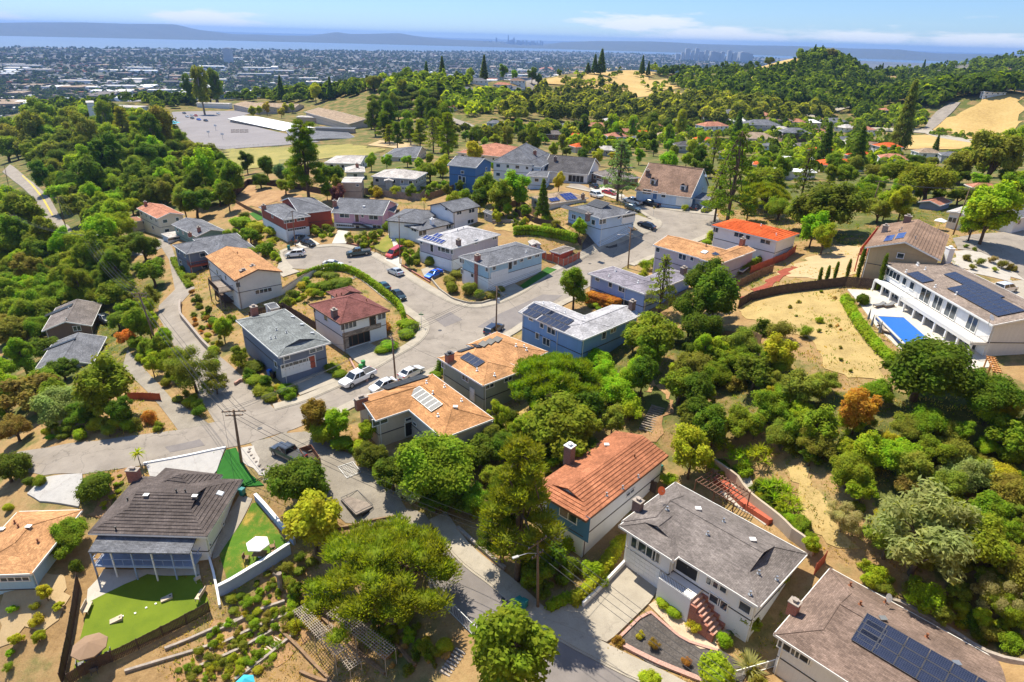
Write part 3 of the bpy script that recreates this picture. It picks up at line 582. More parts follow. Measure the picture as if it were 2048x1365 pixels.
# driveways and yards:  (name, polygon, material, lift, label)
for nm, px, mt, lf, lb in [
    ('driveway', [(572,758),(626,743),(652,725),(686,762),(600,793),(588,775)], 'concrete', .22, 'concrete driveway before the two white garage doors'),
    ('driveway', [(688,703),(734,686),(787,711),(760,728),(735,742),(712,725)], 'concrete', .22, 'concrete driveway of the red-brown roofed house'),
    ('driveway', [(1254,1124),(1319,1178),(1298,1208),(1227,1277),(1213,1287),(1130,1255),(1086,1238),(1165,1194)], 'concrete', .22, 'wide cracked concrete driveway of the grey foreground house'),
    ('driveway', [(292,929),(362,917),(450,900),(434,944),(420,960),(380,962),(300,955)], 'stamped', .22, 'pale stamped concrete driveway above the brown tile roof'),
    ('driveway', [(88,958),(165,950),(166,985),(158,1016),(80,1005),(55,990)], 'stamped', .22, 'stamped concrete forecourt with red borders at left'),
    ('driveway', [(586,475),(610,471),(640,490),(610,498),(588,490)], 'concrete_light', .22, 'short driveway of the red brick house'),
    ('driveway', [(676,462),(700,465),(693,489),(664,489)], 'concrete_light', .24, 'pale driveway of the pink house'),
    ('driveway', [(767,520),(790,510),(803,520),(802,540),(790,532)], 'concrete_light', .22, 'driveway with the red car'),
    ('driveway', [(842,541),(870,530),(890,545),(865,560),(850,558)], 'concrete', .22, 'driveway with the blue sports car'),
    ('driveway', [(977,579),(1018,562),(1047,580),(1008,603)], 'concrete', .22, 'driveway of the white corner house with dark roof'),
    ('driveway', [(1245,441),(1275,432),(1322,447),(1310,460),(1283,466)], 'concrete', .22, 'driveway of the pale blue corner house'),
    ('driveway', [(1185,372),(1215,375),(1250,393),(1225,398),(1180,380)], 'concrete_light', .22, 'driveway by the pruned blue cedar'),
    ('driveway', [(1355,407),(1430,412),(1432,431),(1350,422)], 'concrete', .22, 'parking apron full of cars under the tall cedar'),
    ('driveway', [(560,520),(573,535),(600,545),(566,556),(553,545)], 'concrete', .24, 'concrete apron beside the tan-roofed hillside house'),
    ('gravel_yard', [(493,890),(586,861),(645,868),(700,905),(745,955),(800,1000),(862,1040),(872,1082),(820,1078),(700,1045),(640,1000),(560,960),(512,925)], 'gravel', .06, 'grey gravel yard with a parked pickup'),
    ('lawn', [(158,1290),(180,1205),(250,1170),(295,1150),(398,1152),(418,1205),(420,1222),(330,1268),(145,1362)], 'turf', .12, 'large olive artificial lawn with cornhole boards'),
    ('patio', [(176,1180),(195,1160),(208,1140),(300,1140),(398,1130),(400,1150),(297,1151),(248,1172),(172,1215)], 'concrete_light', .1, 'pale concrete patio under the balcony'),
    ('lawn', [(504,1009),(514,1007),(576,1092),(578,1110),(458,1173),(439,1111)], 'lawn_patchy', .12, 'side lawn with yellow patches around the white umbrella'),
    ('path', [(425,1080),(480,990),(505,999),(500,1010),(440,1112),(425,1120)], 'concrete', .1, 'concrete side path below the white wall'),
    ('lawn', [(434,945),(452,902),(472,897),(495,945),(528,972),(478,974),(434,955)], 'turf_bright', .14, 'bright green artificial turf triangle by the leaning pole'),
    ('rock_border', [(475,899),(497,895),(520,925),(545,960),(535,972),(527,970),(497,944)], 'gravel_white', .1, 'white rock border beside the bright turf'),
    ('lawn', [(1041,573),(1094,536),(1114,541),(1054,577),(1046,580)], 'lawn_green', .22, 'striped green front lawn of the white corner house'),
    ('lawn', [(745,497),(775,472),(790,478),(800,500),(765,507)], 'lawn_yellow', .2, 'yellowing lawn with a pale path near the red car'),
    ('lawn', [(780,468),(800,466),(812,480),(800,490),(788,478)], 'lawn_yellow', .2, 'small yellow lawn left of the white hillside house'),
    ('path', [(776,470),(783,468),(795,488),(800,505),(790,508),(785,486)], 'concrete_light', .24, 'curving pale path through the yellow lawn'),
    ('dirt_slope', [(468,400),(500,372),(548,380),(618,398),(560,405),(520,412),(478,420)], 'dirt', .1, 'bare dirt slope being dug behind the red brick house'),
    ('lawn', [(498,428),(520,422),(535,438),(515,442)], 'lawn_green', .12, 'little green lawn left of the red brick house'),
    ('gravel_bank', [(1160,488),(1200,462),(1250,452),(1288,466),(1262,476),(1190,503),(1163,512)], 'gravel_dark', .12, 'dark gravel bank below the pale blue corner house'),
    ('dry_slope', [(1000,438),(1060,440),(1090,452),(1150,470),(1160,490),(1100,480),(1050,462),(985,462)], 'dry_grass', .1, 'dry grassy slope above the clipped hedge row'),
    ('dry_field', [(1475,612),(1500,598),(1580,580),(1680,570),(1690,600),(1745,660),(1790,715),(1760,765),(1700,755),(1640,730),(1640,690),(1560,660),(1500,640)], 'dry_grass', .1, 'dry golden slope below the swimming pool'),
    ('mulch_strip', [(1476,600),(1500,585),(1570,540),(1580,532),(1590,540),(1540,575),(1500,595)], 'mulch_red', .12, 'strip of red mulch along the wooden fence'),
    ('sand_yard', [(1560,548),(1620,515),(1680,488),(1735,500),(1728,550),(1640,562)], 'sand', .1, 'sandy yard with small cypresses behind the tan house'),
    ('pool_deck', [(1694,580),(1745,583),(1770,582),(1850,640),(1960,700),(1990,735),(1940,740),(1830,720),(1790,692),(1752,655),(1716,606)], 'concrete_light', .15, 'pale concrete deck around the swimming pool'),
    ('gravel_yard', [(1915,500),(1990,500),(2048,520),(2048,560),(1990,560),(1930,545),(1905,520)], 'gravel_white', .1, 'pale gravel garden right of the tan roof'),
    ('driveway', [(1905,478),(1950,470),(2048,462),(2048,560),(2010,528),(1960,505),(1915,500)], 'asphalt', .16, 'wide asphalt court at the far right'),
    ('driveway', [(1962,572),(2048,562),(2048,600),(1985,600)], 'concrete', .2, 'concrete pad with the white car at right'),
    ('rock_garden', [(1283,1232),(1300,1225),(1370,1282),(1440,1300),(1500,1340),(1480,1372),(1400,1365),(1300,1330),(1232,1283)], 'gravel_dark', .12, 'dark gravel garden with red-flowering shrubs'),
    ('path', [(1297,1212),(1318,1198),(1400,1262),(1440,1245),(1475,1262),(1430,1285),(1438,1300),(1400,1300),(1360,1275)], 'pebble_tan', .16, 'tan pebble path curving along the dark gravel garden'),
    ('lawn', [(790,893),(822,880),(850,868),(852,890),(815,905)], 'lawn_yellow', .12, 'scrap of yellow lawn behind the orange solar roof'),
    ('dry_yard', [(1010,818),(1060,806),(1075,830),(1040,850),(1010,835)], 'dry_grass', .1, 'patch of dry straw behind the second orange roof'),
    ('dry_yard', [(1282,790),(1330,770),(1345,790),(1325,830),(1300,850),(1280,880),(1310,890),(1330,850),(1350,800),(1310,765)], 'dirt', .1, 'dirt terraces beside the hillside steps'),
    ('dry_yard', [(1580,930),(1620,940),(1640,1000),(1680,1060),(1720,1090),(1700,1110),(1640,1080),(1600,1020),(1590,980)], 'dry_grass', .1, 'dry clearing below the spiky plants'),
    ('patio', [(1470,962),(1500,955),(1515,990),(1545,1040),(1530,1052),(1500,1030),(1440,985)], 'gravel_white', .1, 'white gravel patio behind the grey roof'),
    ('dry_yard', [(0,1170),(60,1140),(140,1150),(128,1200),(110,1240),(70,1260),(0,1290)], 'sand', .1, 'sandy orchard slope at the lower left'),
    ('dry_yard', [(220,950),(262,940),(248,960),(230,1000),(190,1045),(178,1030),(205,985)], 'dirt', .1, 'orange dirt path left of the brown tile roof'),
    ('garden_bed', [(430,1240),(560,1190),(640,1190),(660,1240),(560,1330),(420,1362),(330,1362)], 'dirt', .06, 'terraced planting slope below the fence'),
    ('school_yard', [(345,225),(480,222),(500,228),(455,240),(570,268),(640,285),(560,292),(450,300),(400,295),(350,255),(330,240)], 'playground', .25, 'large grey asphalt school yard'),
    ('playing_field', [(445,300),(560,296),(700,290),(770,300),(740,312),(650,318),(560,330),(470,345),(455,325)], 'field_green', .3, 'dry green playing field below the school'),
    ('play_pit', [(735,292),(760,282),(830,290),(835,297),(790,298)], 'sand', .35, 'sandy playground corner beside the field'),
    ('meadow', [(1880,240),(1960,205),(2048,190),(2048,285),(1960,280),(1870,262)], 'meadow', .4, 'golden grass meadow at the far right'),
    ('meadow', [(1105,140),(1180,133),(1260,136),(1330,165),(1345,200),(1290,200),(1225,180),(1130,170)], 'meadow', .5, 'golden grass hilltop in the middle distance'),
    ('meadow', [(1440,155),(1480,146),(1520,152),(1515,160),(1450,164)], 'meadow', .6, 'small golden clearing among the far trees'),
    ('meadow', [(1500,125),(1535,112),(1590,115),(1590,128),(1560,150),(1520,140)], 'meadow', .6, 'bare golden knoll on the far ridge'),
    ('meadow', [(1780,275),(1880,268),(1960,285),(1950,300),(1800,300)], 'meadow', .5, 'dry field strip before the golden meadow'),
]:
    nat = any(k in nm for k in ('dry', 'meadow', 'dirt', 'sand', 'mulch', 'bed', 'gravel_y', 'field', 'bank', 'rock_b'))
    patch(nm, px, mt, lf, lb, jit=.004*math.hypot(G(*px[0]).x, G(*px[0]).y)+.15 if nat else 0.)

for k, (px, lb) in enumerate([([(640,515),(690,508),(700,520),(655,528)],'across the cul-de-sac'),([(870,640),(900,625),(925,640),(890,655)],'at the junction'),([(1160,540),(1200,520),(1212,528),(1172,550)],'on the climbing street'),([(330,895),(400,880),(410,892),(340,906)],'on the lower road'),([(730,560),(742,556),(800,600),(790,606)],'along the parked cars')]):
    patch('asphalt_patch', px, 'asphalt_dark' if k % 2 else 'asphalt', .085, 'rough asphalt repair patch '+lb, .02, cat='road')
for k, (x, y) in enumerate([(880,662),(700,525),(1180,528),(520,858),(1010,1200)]):
    p = G(x, y); m = MB(); m.tube([(p.x, p.y, H(p.x, p.y)+.02), (p.x, p.y, H(p.x, p.y)+.1)], .36, 14); tag(m.build('manhole_cover', 'metal_dark'), 'round iron manhole cover '+['at the main junction','on the cul-de-sac','on the climbing street','on the lower road','on the dead-end street'][k], 'manhole cover')
# ------------------------------------------------------------------ houses
HOUSES = []
class Rect:
    def __init__(s, A, B, C, ze):
        a = at(*A, ze); b = at(*B, ze); s.a = Vector((a.x, a.y)); d = Vector((b.x-a.x, b.y-a.y)); s.L = d.length; s.u = d/s.L; v = Vector((-s.u.y, s.u.x))
        if isinstance(C, (int, float)):
            s.v = v if v.dot(s.a) > 0 else -v; s.W = abs(C)
            if C < 0: s.v = -s.v
        else:
            c = at(*C, ze); e = Vector((c.x, c.y))-s.a
            if e.length > s.L*1.15:                       # the longer edge sets the direction
                s.W = e.length; s.v = e/s.W; u = Vector((s.v.y, -s.v.x)); s.u = u if d.dot(u) > 0 else -u; s.L = d.dot(s.u)
            else:
                s.v = v if e.dot(v) > 0 else -v; s.W = e.dot(s.v)
        s.ze = ze
    def xy(s, p, q): return s.a+s.u*p+s.v*q
def world_rect(c, hd, L, W, ze):
    r = Rect.__new__(Rect); r.u = Vector((math.cos(hd), math.sin(hd))); r.v = Vector((-r.u.y, r.u.x)); r.L = L; r.W = W; r.ze = ze
    r.a = Vector(c)-r.u*(L/2)-r.v*(W/2); return r
def clip_band(poly, c0, c1):
    for sgn, c in ((1, c0), (-1, c1)):
        out = []
        for i in range(len(poly)):
            p, q = poly[i-1], poly[i]; dp = sgn*(p[1]-c); dq = sgn*(q[1]-c)
            if (dp >= 0) != (dq >= 0):
                t = dp/(dp-dq); out.append((p[0]+(q[0]-p[0])*t, p[1]+(q[1]-p[1])*t))
            if dq >= 0: out.append(q)
        poly = out
        if len(poly) < 3: return None
    return poly
WINMESH = {}
class House:
    def __init__(s, name, label, short, wall, roof, trim='trim', pitch=.3, ov=.55, lower=None, cat='house', group=None):
        s.wallm, s.roofm, s.trim, s.pitch, s.ov, s.lower = wall, roof, trim, pitch, ov, lower
        s.walls = []; s.slopes = []; s.short = short; s.label = label; s.name = name; s.root = None; s.cat = cat; s.group = group; s.n = 0
        HOUSES.append(s)
    def part(s, A, B, C, ze, axis=None, ends='hh', wall=None, roof=None, pitch=None, base=None, tile=0, lower=None, kd=.5):
        r = A if isinstance(A, Rect) else Rect(A, B, C, ze); ze = r.ze
        pitch = pitch if pitch is not None else s.pitch; ov = s.ov; roofm = roof or s.roofm
        cs = [r.xy(0, 0), r.xy(r.L, 0), r.xy(r.L, r.W), r.xy(0, r.W)]
        zb = (min(H(c.x, c.y) for c in cs)-.4) if base is None else base
        if s.root is None:
            c = r.xy(r.L/2, r.W/2); s.c = c; s.root = empty(s.name, (c.x, c.y, max(zb+.4, min(H(c.x, c.y), ze)))); tag(s.root, s.label, s.cat, s.group)
        if axis is None: axis = 'u' if r.L >= r.W else 'v'
        n, m = (r.L, r.W) if axis == 'u' else (r.W, r.L)
        f = (lambda p, q, z: (*(r.xy(p, q) if axis == 'u' else r.xy(q, p)), ze+z))
        hf = m/2; h = pitch*hf; k = kd*hf
        r0 = {'g': 0, 'h': hf, 'd': k}[ends[0]]; r1 = n-{'g': 0, 'h': hf, 'd': k}[ends[1]]
        if r0 > r1: r0 = r1 = (r0+r1)/2
        polys = []; gables = []
        for q0, sg in ((0, 1), (m, -1)):
            pl = [(0, q0, 0), (n, q0, 0)]
            if ends[1] == 'd': pl.append((n-k, q0+sg*k, pitch*k))
            pl += [(r1, hf, h)]
            if r1-r0 > .01: pl += [(r0, hf, h)]
            if ends[0] == 'd': pl.append((k, q0+sg*k, pitch*k))
            polys.append(pl if sg > 0 else pl[::-1])
        for e, pe, sg, rr in ((ends[0], 0, 1, r0), (ends[1], n, -1, r1)):
            if e == 'h': pl = [(pe, 0, 0), (rr, hf, h), (pe, m, 0)]; polys.append(pl if sg > 0 else pl[::-1])
            elif e == 'd':
                pl = [(pe, 0, 0), (pe+sg*k, k, pitch*k), (pe+sg*k, m-k, pitch*k), (pe, m, 0)]; polys.append(pl if sg > 0 else pl[::-1])
                gables.append([(pe+sg*(k+.25), k-.1, pitch*k-.02), (pe+sg*(k+.25), hf, h-.04), (pe+sg*(k+.25), m-k+.1, pitch*k-.02)])
            else:
                gables.append([(pe+sg*ov, ov*.6, pitch*ov*.6-.12), (pe+sg*ov, hf, h-.12), (pe+sg*ov, m-ov*.6, pitch*ov*.6-.12)])
        if axis == 'v': polys = [p[::-1] for p in polys]
        # orientation safety: make every slope face up
        mb = MB(); th = .16
        for pl in polys:
            w3 = [Vector(f(*p)) for p in pl]
            nn = (w3[1]-w3[0]).cross(w3[2]-w3[1])
            if nn.z < 0: w3 = w3[::-1]; nn = -nn
            nn.normalize(); s.slopes.append((w3, nn))
            mb.poly(w3); mb.poly([(p.x, p.y, p.z-th) for p in reversed(w3)])
        ro = mb.build('roof', roofm, s.root)
        # trim along free edges
        edges = {}
        for pl in polys:
            for a, b in zip(pl, pl[1:]+pl[:1]):
                kk = tuple(sorted(((round(a[0], 3), round(a[1], 3)), (round(b[0], 3), round(b[1], 3))))); edges.setdefault(kk, []).append((a, b))
        fb = MB(); rb = MB()
        for kk, ee in edges.items():
            a, b = Vector(f(*ee[0][0])), Vector(f(*ee[0][1]))
            if len(ee) == 1 and max(ee[0][0][2], ee[0][1][2]) > .01 and min(ee[0][0][2], ee[0][1][2]) > .01: rb.bar(a+Vector((0, 0, .01)), b+Vector((0, 0, .01)), .1, .08)
            elif len(ee) == 1: fb.bar(a-Vector((0, 0, .1)), b-Vector((0, 0, .1)), .07, .24)
            else: rb.bar(a+Vector((0, 0, .01)), b+Vector((0, 0, .01)), .24, .05)
        fb.build('fascia', s.trim, s.root)
        if rb.f: rb.build('ridge_cap', roofm, s.root)
        if gables:
            for t in gables: gb = MB(); gb.poly([f(*p) for p in t]); gb.build('gable', wall or s.wallm, s.root)
        if tile:
            for w3, nn in s.slopes[-len(polys):]:
                t = Vector((-nn.y, nn.x, 0)).normalized(); bb = nn.cross(t); o = w3[0]
                p2 = [((p-o).dot(t), (p-o).dot(bb)) for p in w3]; v0 = min(p[1] for p in p2); v1 = max(p[1] for p in p2)
                nb = max(1, int((v1-v0)/tile)); st = (v1-v0)/nb
                for i in range(nb):
                    cpo = clip_band(p2, v0+i*st, v0+(i+1)*st+.01)
                    if not cpo: continue
                    cm = MB(); top = [o+t*a+bb*b+nn*(.075*(1-(b-v0-i*st)/st)+.012) for a, b in cpo]; bot = [o+t*a+bb*b-nn*.01 for a, b in cpo]
                    A2 = sum(cpo[j-1][0]*cpo[j][1]-cpo[j][0]*cpo[j-1][1] for j in range(len(cpo)))
                    if A2 < 0: top = top[::-1]; bot = bot[::-1]
                    cm.poly(top)
                    for j in range(len(top)): cm.poly([top[j], top[j-1], bot[j-1], bot[j]])
                    cm.build('tile_course', roofm, ro)
        # walls
        q = [r.xy(ov, ov), r.xy(r.L-ov, ov), r.xy(r.L-ov, r.W-ov), r.xy(ov, r.W-ov)]
        if (q[1]-q[0]).x*(q[2]-q[1]).y-(q[1]-q[0]).y*(q[2]-q[1]).x < 0: q = q[::-1]
        lw = lower or s.lower; zs = ze-2.75
        wb = MB(); zt = ze+pitch*ov*.5-.06
        wb.hexa([(*p, zs if lw and zs > zb else zb) for p in q]+[(*p, zt) for p in q]); wb.build('wall', wall or s.wallm, s.root)
        if lw and zs > zb:
            c = (q[0]+q[2])/2; q2 = [p+(p-c).normalized()*.04 for p in q]; lb = MB(); lb.hexa([(*p, zb) for p in q2]+[(*p, zs) for p in q2]); lb.build('lower_wall', lw, s.root)
        s.rects = getattr(s, 'rects', [])+[[tuple(r.xy(-.3, -.3)), tuple(r.xy(r.L+.3, -.3)), tuple(r.xy(r.L+.3, r.W+.3)), tuple(r.xy(-.3, r.W+.3))]]
        for i in range(4):
            a, b = q[i], q[(i+1) % 4]; d = (b-a); n2 = Vector((d.y, -d.x)).normalized()
            s.walls.append((a, d.normalized(), d.length, zb, ze, n2))
            if zb < ze-4.2 and n2.dot(-a) > 0:
                if s.c.length < 190:
                    dp = MB(); e_ = a+n2*.09+d.normalized()*.25; dp.tube([(e_.x, e_.y, zb), (e_.x, e_.y, ze-.1)], .05, 5); dp.build('downpipe', s.trim, s.root)
                bl = MB(); bl.bar((*(a+n2*.03), ze-2.75), (*(b+n2*.03), ze-2.75), .06, .1); bl.build('belt_board', 'trim_dark' if s.trim != 'trim_dark' else 'trim', s.root)
        return s
    def hitw(s, px, py):
        d = ray(px, py); best = None
        for w in s.walls:
            a, u, L, z0, z1, n = w; dn = d.x*n.x+d.y*n.y
            if dn >= 0: continue
            t = (a.x*n.x+a.y*n.y)/dn; p = CAM+d*t; k = (Vector((p.x, p.y))-a).dot(u)
            if t > 0 and -.3 < k < L+.3 and z0-.5 < p.z < z1+.4 and (best is None or t < best[0]): best = (t, p, w)
        return best
    def hitr(s, px, py):
        d = ray(px, py); best = None
        for w3, n in s.slopes:
            dn = d.dot(n)
            if dn >= 0: continue
            t = (w3[0]-CAM).dot(n)/dn; p = CAM+d*t
            if t > 0 and bool(in_poly(np.array([p.x]), np.array([p.y]), [(q.x, q.y) for q in w3])[0]) and (best is None or t < best[0]): best = (t, p, n)
        return best
    def frame(s, u, n, p):                       # local x along wall, y out, z up
        m = Matrix.Identity(4)
        for i in range(2): m[i][0] = u[i]; m[i][1] = n[i]
        o = worg(s.root); m[0][3] = p.x-o.x; m[1][3] = p.y-o.y; m[2][3] = p.z-o.z
        return m
    def win(s, *ws, kind='window', trim=None, glass='glass'):
        for w in ws:
            px, py, wd, ht = w[:4]; h = s.hitw(px, py)
            if h is None: continue
            t, p, (a, u, L, z0, z1, n) = h
            s.put_win(p, u, n, wd, ht, kind, trim or ('trim' if s.trim != 'trim_dark' else 'white'), glass)
        return s
    def put_win(s, p, u, n, wd, ht, kind, trim, glass):
        key = (kind, round(wd, 1), round(ht, 1), trim, glass)
        if key not in WINMESH:
            fm = MB(); X = Vector((1, 0, 0)); 
            for x in ([-wd/2, wd/2] + ([0] if wd > 1.3 else []) + ([-wd/4, wd/4] if wd > 2.6 else [])): fm.hexa(bx(x-.05, x+.05, 0, .09, -ht/2-.06, ht/2+.06))
            for z in (-ht/2, ht/2): fm.hexa(bx(-wd/2-.07, wd/2+.07, 0, .11, z-.05, z+.05))
            pm = MB(); pm.hexa(bx(-wd/2+.03, wd/2-.03, -.04, .045, -ht/2+.03, ht/2-.03))
            WINMESH[key] = (fm.mesh('window', trim), pm.mesh('pane', glass))
        a, b = WINMESH[key]
        o = link(kind, a, s.root, mat=s.frame(u, n, p)); link('pane', b, o)
    def garage(s, *gs, mat='white', glass=True):
        for px, py, wd, ht in gs:
            h = s.hitw(px, py)
            if h is None: continue
            t, p, (a, u, L, z0, z1, n) = h
            d = MB(); d.hexa(bx(-wd/2-.1, wd/2+.1, 0, .05, -ht/2, ht/2+.1))
            nc = max(2, round(wd/.62)); o = link('garage_door', d.mesh('garage_door', 'trim'), s.root, mat=s.frame(u, n, p))
            pm = MB(); gm = MB()
            for i in range(nc):
                for j in range(4):
                    x0 = -wd/2+i*wd/nc+.04; z0_ = -ht/2+j*ht/4+.03; q = bx(x0, x0+wd/nc-.08, .05, .085, z0_, z0_+ht/4-.06)
                    (gm if (j == 3 and glass) else pm).hexa(q)
            link('panel', pm.mesh('panel', mat), o)
            if gm.f: link('pane', gm.mesh('pane', 'glass'), o)
        return s
    def door(s, *ds, mat='trim_brown'):
        for px, py, wd, ht in ds:
            h = s.hitw(px, py)
            if h is None: continue
            t, p, (a, u, L, z0, z1, n) = h
            d = MB()
            for q in (bx(-wd/2-.12, -wd/2, 0, .1, -ht/2, ht/2), bx(wd/2, wd/2+.12, 0, .1, -ht/2, ht/2), bx(-wd/2-.12, wd/2+.12, 0, .11, ht/2, ht/2+.1)): d.hexa(q)
            o = link('door', d.mesh('door', s.trim), s.root, mat=s.frame(u, n, p)); l = MB(); l.hexa(bx(-wd/2, wd/2, -.03, .06, -ht/2, ht/2))
            if wd > 1.3: l.hexa(bx(-.03, .03, .06, .08, -ht/2, ht/2))
            for z in (-.25, .2): l.hexa(bx(-wd/2+.12, -.08 if wd > 1.3 else wd/2-.12, .06, .075, z*ht-.2, z*ht+.2))
            link('leaf', l.mesh('leaf', mat), o); k = MB(); k.hexa(bx(wd/2-.16 if wd <= 1.3 else .06, wd/2-.1 if wd <= 1.3 else .12, .06, .13, -.06, .03)); link('handle', k.mesh('handle', 'metal'), o)
        return s
    def autowin(s, every=3.4, wd=1.3, ht=1.0, low=True):
        for a, u, L, z0, z1, n in s.walls:
            if n.dot(-a) <= 0 or L < 2: continue
            k = max(1, int(L/every))
            for i in range(k):
                x = a+u*(L*(i+.5)/k); g = H(x.x, x.y)
                if z1-g > 1.6: s.put_win(Vector((x.x, x.y, z1-1.15)), u, n, wd if i % 2 == 0 else wd*.7, ht, 'window', 'trim' if s.trim != 'trim_dark' else 'white', 'glass')
                if low and z1-g > 4.4 and i % 2 == 0: s.put_win(Vector((x.x, x.y, z1-3.9)), u, n, wd, ht, 'window', 'trim', 'glass')
        return s
    def solar(s, px, py, nx, ny, w=1.0, h=1.65, mat='solar', gap=.03, turn=False, lift=.12):
        hit = s.hitr(px, py)
        if not hit: return s
        _, p, n = hit; t = Vector((-n.y, n.x, 0)).normalized(); b = n.cross(t)
        key = ('solar', w, h, mat)
        if key not in WINMESH:
            m = MB(); m.hexa(bx(-w/2+.035, w/2-.035, -h/2+.035, h/2-.035, 0, .05), mat); fr = MB()
            for q in (bx(-w/2, w/2, -h/2, -h/2+.035, -.01, .055), bx(-w/2, w/2, h/2-.035, h/2, -.01, .055), bx(-w/2, -w/2+.035, -h/2, h/2, -.01, .055), bx(w/2-.035, w/2, -h/2, h/2, -.01, .055)): m.hexa(q, 'black' if mat == 'solar_black' else ('metal_dark' if mat == 'solar' else 'metal'))
            WINMESH[key] = m.mesh('solar_panel')
        o = worg(s.root)
        for i in range(nx):
            for j in range(ny):
                q = p+t*((i-(nx-1)/2)*(w+gap))+b*((j-(ny-1)/2)*(h+gap))+n*lift
                m = Matrix.Identity(4)
                for k in range(3): m[k][0] = t[k]; m[k][1] = b[k]; m[k][2] = n[k]; m[k][3] = q[k]-o[k]
                link('solar_panel', WINMESH[key], s.root, mat=m)
        return s
    def vent(s, *vs, kind='pipe', mat='metal'):
        for px, py in vs:
            hit = s.hitr(px, py)
            if not hit: continue
            p = hit[1]; m = MB()
            if kind == 'pipe': m.tube([p-Vector((0, 0, .1)), p+Vector((0, 0, .34))], .08, 7); m.tube([p+Vector((0, 0, .34)), p+Vector((0, 0, .46))], .12, 7); m.tube([p-Vector((0, 0, .05)), p+Vector((0, 0, .06))], .2, 8)
            elif kind == 'box': m.box((p.x, p.y), Vector((1, 0, 0)), Vector((0, 1, 0)), .5, .4, p.z-.2, p.z+.22); m.box((p.x, p.y), Vector((1, 0, 0)), Vector((0, 1, 0)), .62, .5, p.z+.22, p.z+.27)
            m.build('roof_vent', mat, s.root)
        return s
    def skylight(s, px, py, w=1., h=1.2, glass='headlamp'):
        hit = s.hitr(px, py)
        if not hit: return s
        _, p, n = hit; t = Vector((-n.y, n.x, 0)).normalized(); b = n.cross(t); m = MB(); g = MB()
        for mm, k, z0, z1 in ((m, 0, -.02, .12), (g, .08, .05, .16)):
            c = [p+t*x+b*y for x, y in ((-w/2+k, -h/2+k), (w/2-k, -h/2+k), (w/2-k, h/2-k), (-w/2+k, h/2-k))]
            mm.hexa([q+n*z0 for q in c]+[q+n*z1 for q in c])
        o = m.build('skylight', 'metal', s.root); g.build('pane', glass, o); return s
    def chimney(s, px, py, top=1.6, w=1.1, d=.7, mat='brick', cap='stone', ground=False, off=0.):
        """pixel of the chimney top; top = height above the eave"""
        ze = s.walls[0][4]; zt = ze+top; p = at(px, py, zt); w0 = s.walls[0]
        if not ground:
            best = None
            for zz in np.arange(ze+.4, ze+6.5, .1):
                q = at(px, py, float(zz))
                for w3, n in s.slopes:
                    if in_poly(np.array([q.x]), np.array([q.y]), [(k.x, k.y) for k in w3])[0]:
                        rz = w3[0].z-((q.x-w3[0].x)*n.x+(q.y-w3[0].y)*n.y)/n.z; e = abs(zz-rz-1.25)
                        if best is None or e < best[0]: best = (e, float(zz), q)
            if best: zt, p = best[1], best[2]
        u = Vector((w0[1].x, w0[1].y, 0)); v = Vector((-u.y, u.x, 0)); p2 = p+Vector((0, 0, 0))
        z0 = H(p.x, p.y)-.3 if ground else ze-.2
        m = MB(); m.box((p.x, p.y), u, v, w, d, z0, zt); o = m.build('chimney', mat, s.root); c = MB(); c.box((p.x, p.y), u, v, w+.14, d+.14, zt, zt+.1); c.box((p.x, p.y), u, v, w*.35, d*.45, zt+.1, zt+.35); c.box((p.x, p.y), u, v, w*.5, d*.6, zt+.35, zt+.4)
        c.build('cap', cap, o); return s
def bx(x0, x1, y0, y1, z0, z1): return [(x0, y0, z0), (x1, y0, z0), (x1, y1, z0), (x0, y1, z0), (x0, y0, z1), (x1, y0, z1), (x1, y1, z1), (x0, y1, z1)]

# --- near houses
h = House('house', 'white two-storey house with grey shingle roof and brick entry steps, right foreground', 'the grey-roofed foreground house', 'stucco_white', 'roof_grey', pitch=.32, ov=.7)
h.part((1519,1216), (1243,1043), (1623,1112), 3., ends='dd', axis='u'); h.part((1347,1123), (1237,1052), 5.6, 3.02, axis='v', ends='dg', kd=.55)
h.win((1270,1085,.9,1.5),(1293,1099,2.4,1.5),(1313,1112,.9,1.5),(1420,1161,.7,1.1),(1432,1167,.9,1.1),(1446,1175,.9,1.1),(1430,1199,1.2,1.),(1446,1210,1.,1.1),(1490,1215,1.2,1.1)).garage((1290,1135,5.2,2.1),glass=False).door((1375,1133,2.4,2.3),mat='black')
h.chimney(1277,1002,2.3,1.0,.8,'brick_dark',off=0).vent((1334,1020),(1447,1044),(1415,1070),(1517,1148),(1553,1160),(1500,1190)).vent((1396,1020),(1505,1082),kind='box',mat='white')
GREYH = h
h = House('house', 'house with mauve-brown shingle roof and dark solar panels, lower right corner', 'the solar house in the lower right corner', 'w_white', 'roof_brown', pitch=.3, ov=.6)
h.part((1660,1136), (2150,1405), (1544,1266), 2., ends='dg', axis='u'); h.part(Rect((1544,1267),(1660,1136),-7.5,2.02), None, None, 2.02, ends='gd', axis='v') if False else None
h.win((1570,1290,1.2,1.3),(1592,1302,2.4,1.4),(1612,1313,1.,1.4)).chimney(1590,1205,1.9,.9,.8,'brick').solar(1846,1330,6,3,1.7,1.05).solar(1744,1270,1,2,1.7,1.05).vent((1700,1172),(1770,1206),(1853,1275),(1720,1210),mat='rust').vent((1765,1240),(1912,1330),kind='box')
h = House('house', 'white house with ribbed dark brown tile roof and covered blue balcony, lower left', 'the brown tile-roofed house', 'stucco_white', 'tile_brown', pitch=.36, ov=.6)
h.part((414,1074), (176,1067), (482,960), -2.2, ends='dd', axis='u', tile=.42, kd=.6); h.part((400,1000), (280,985), (381,943), -2.18, ends='hh', axis='v', tile=.42)
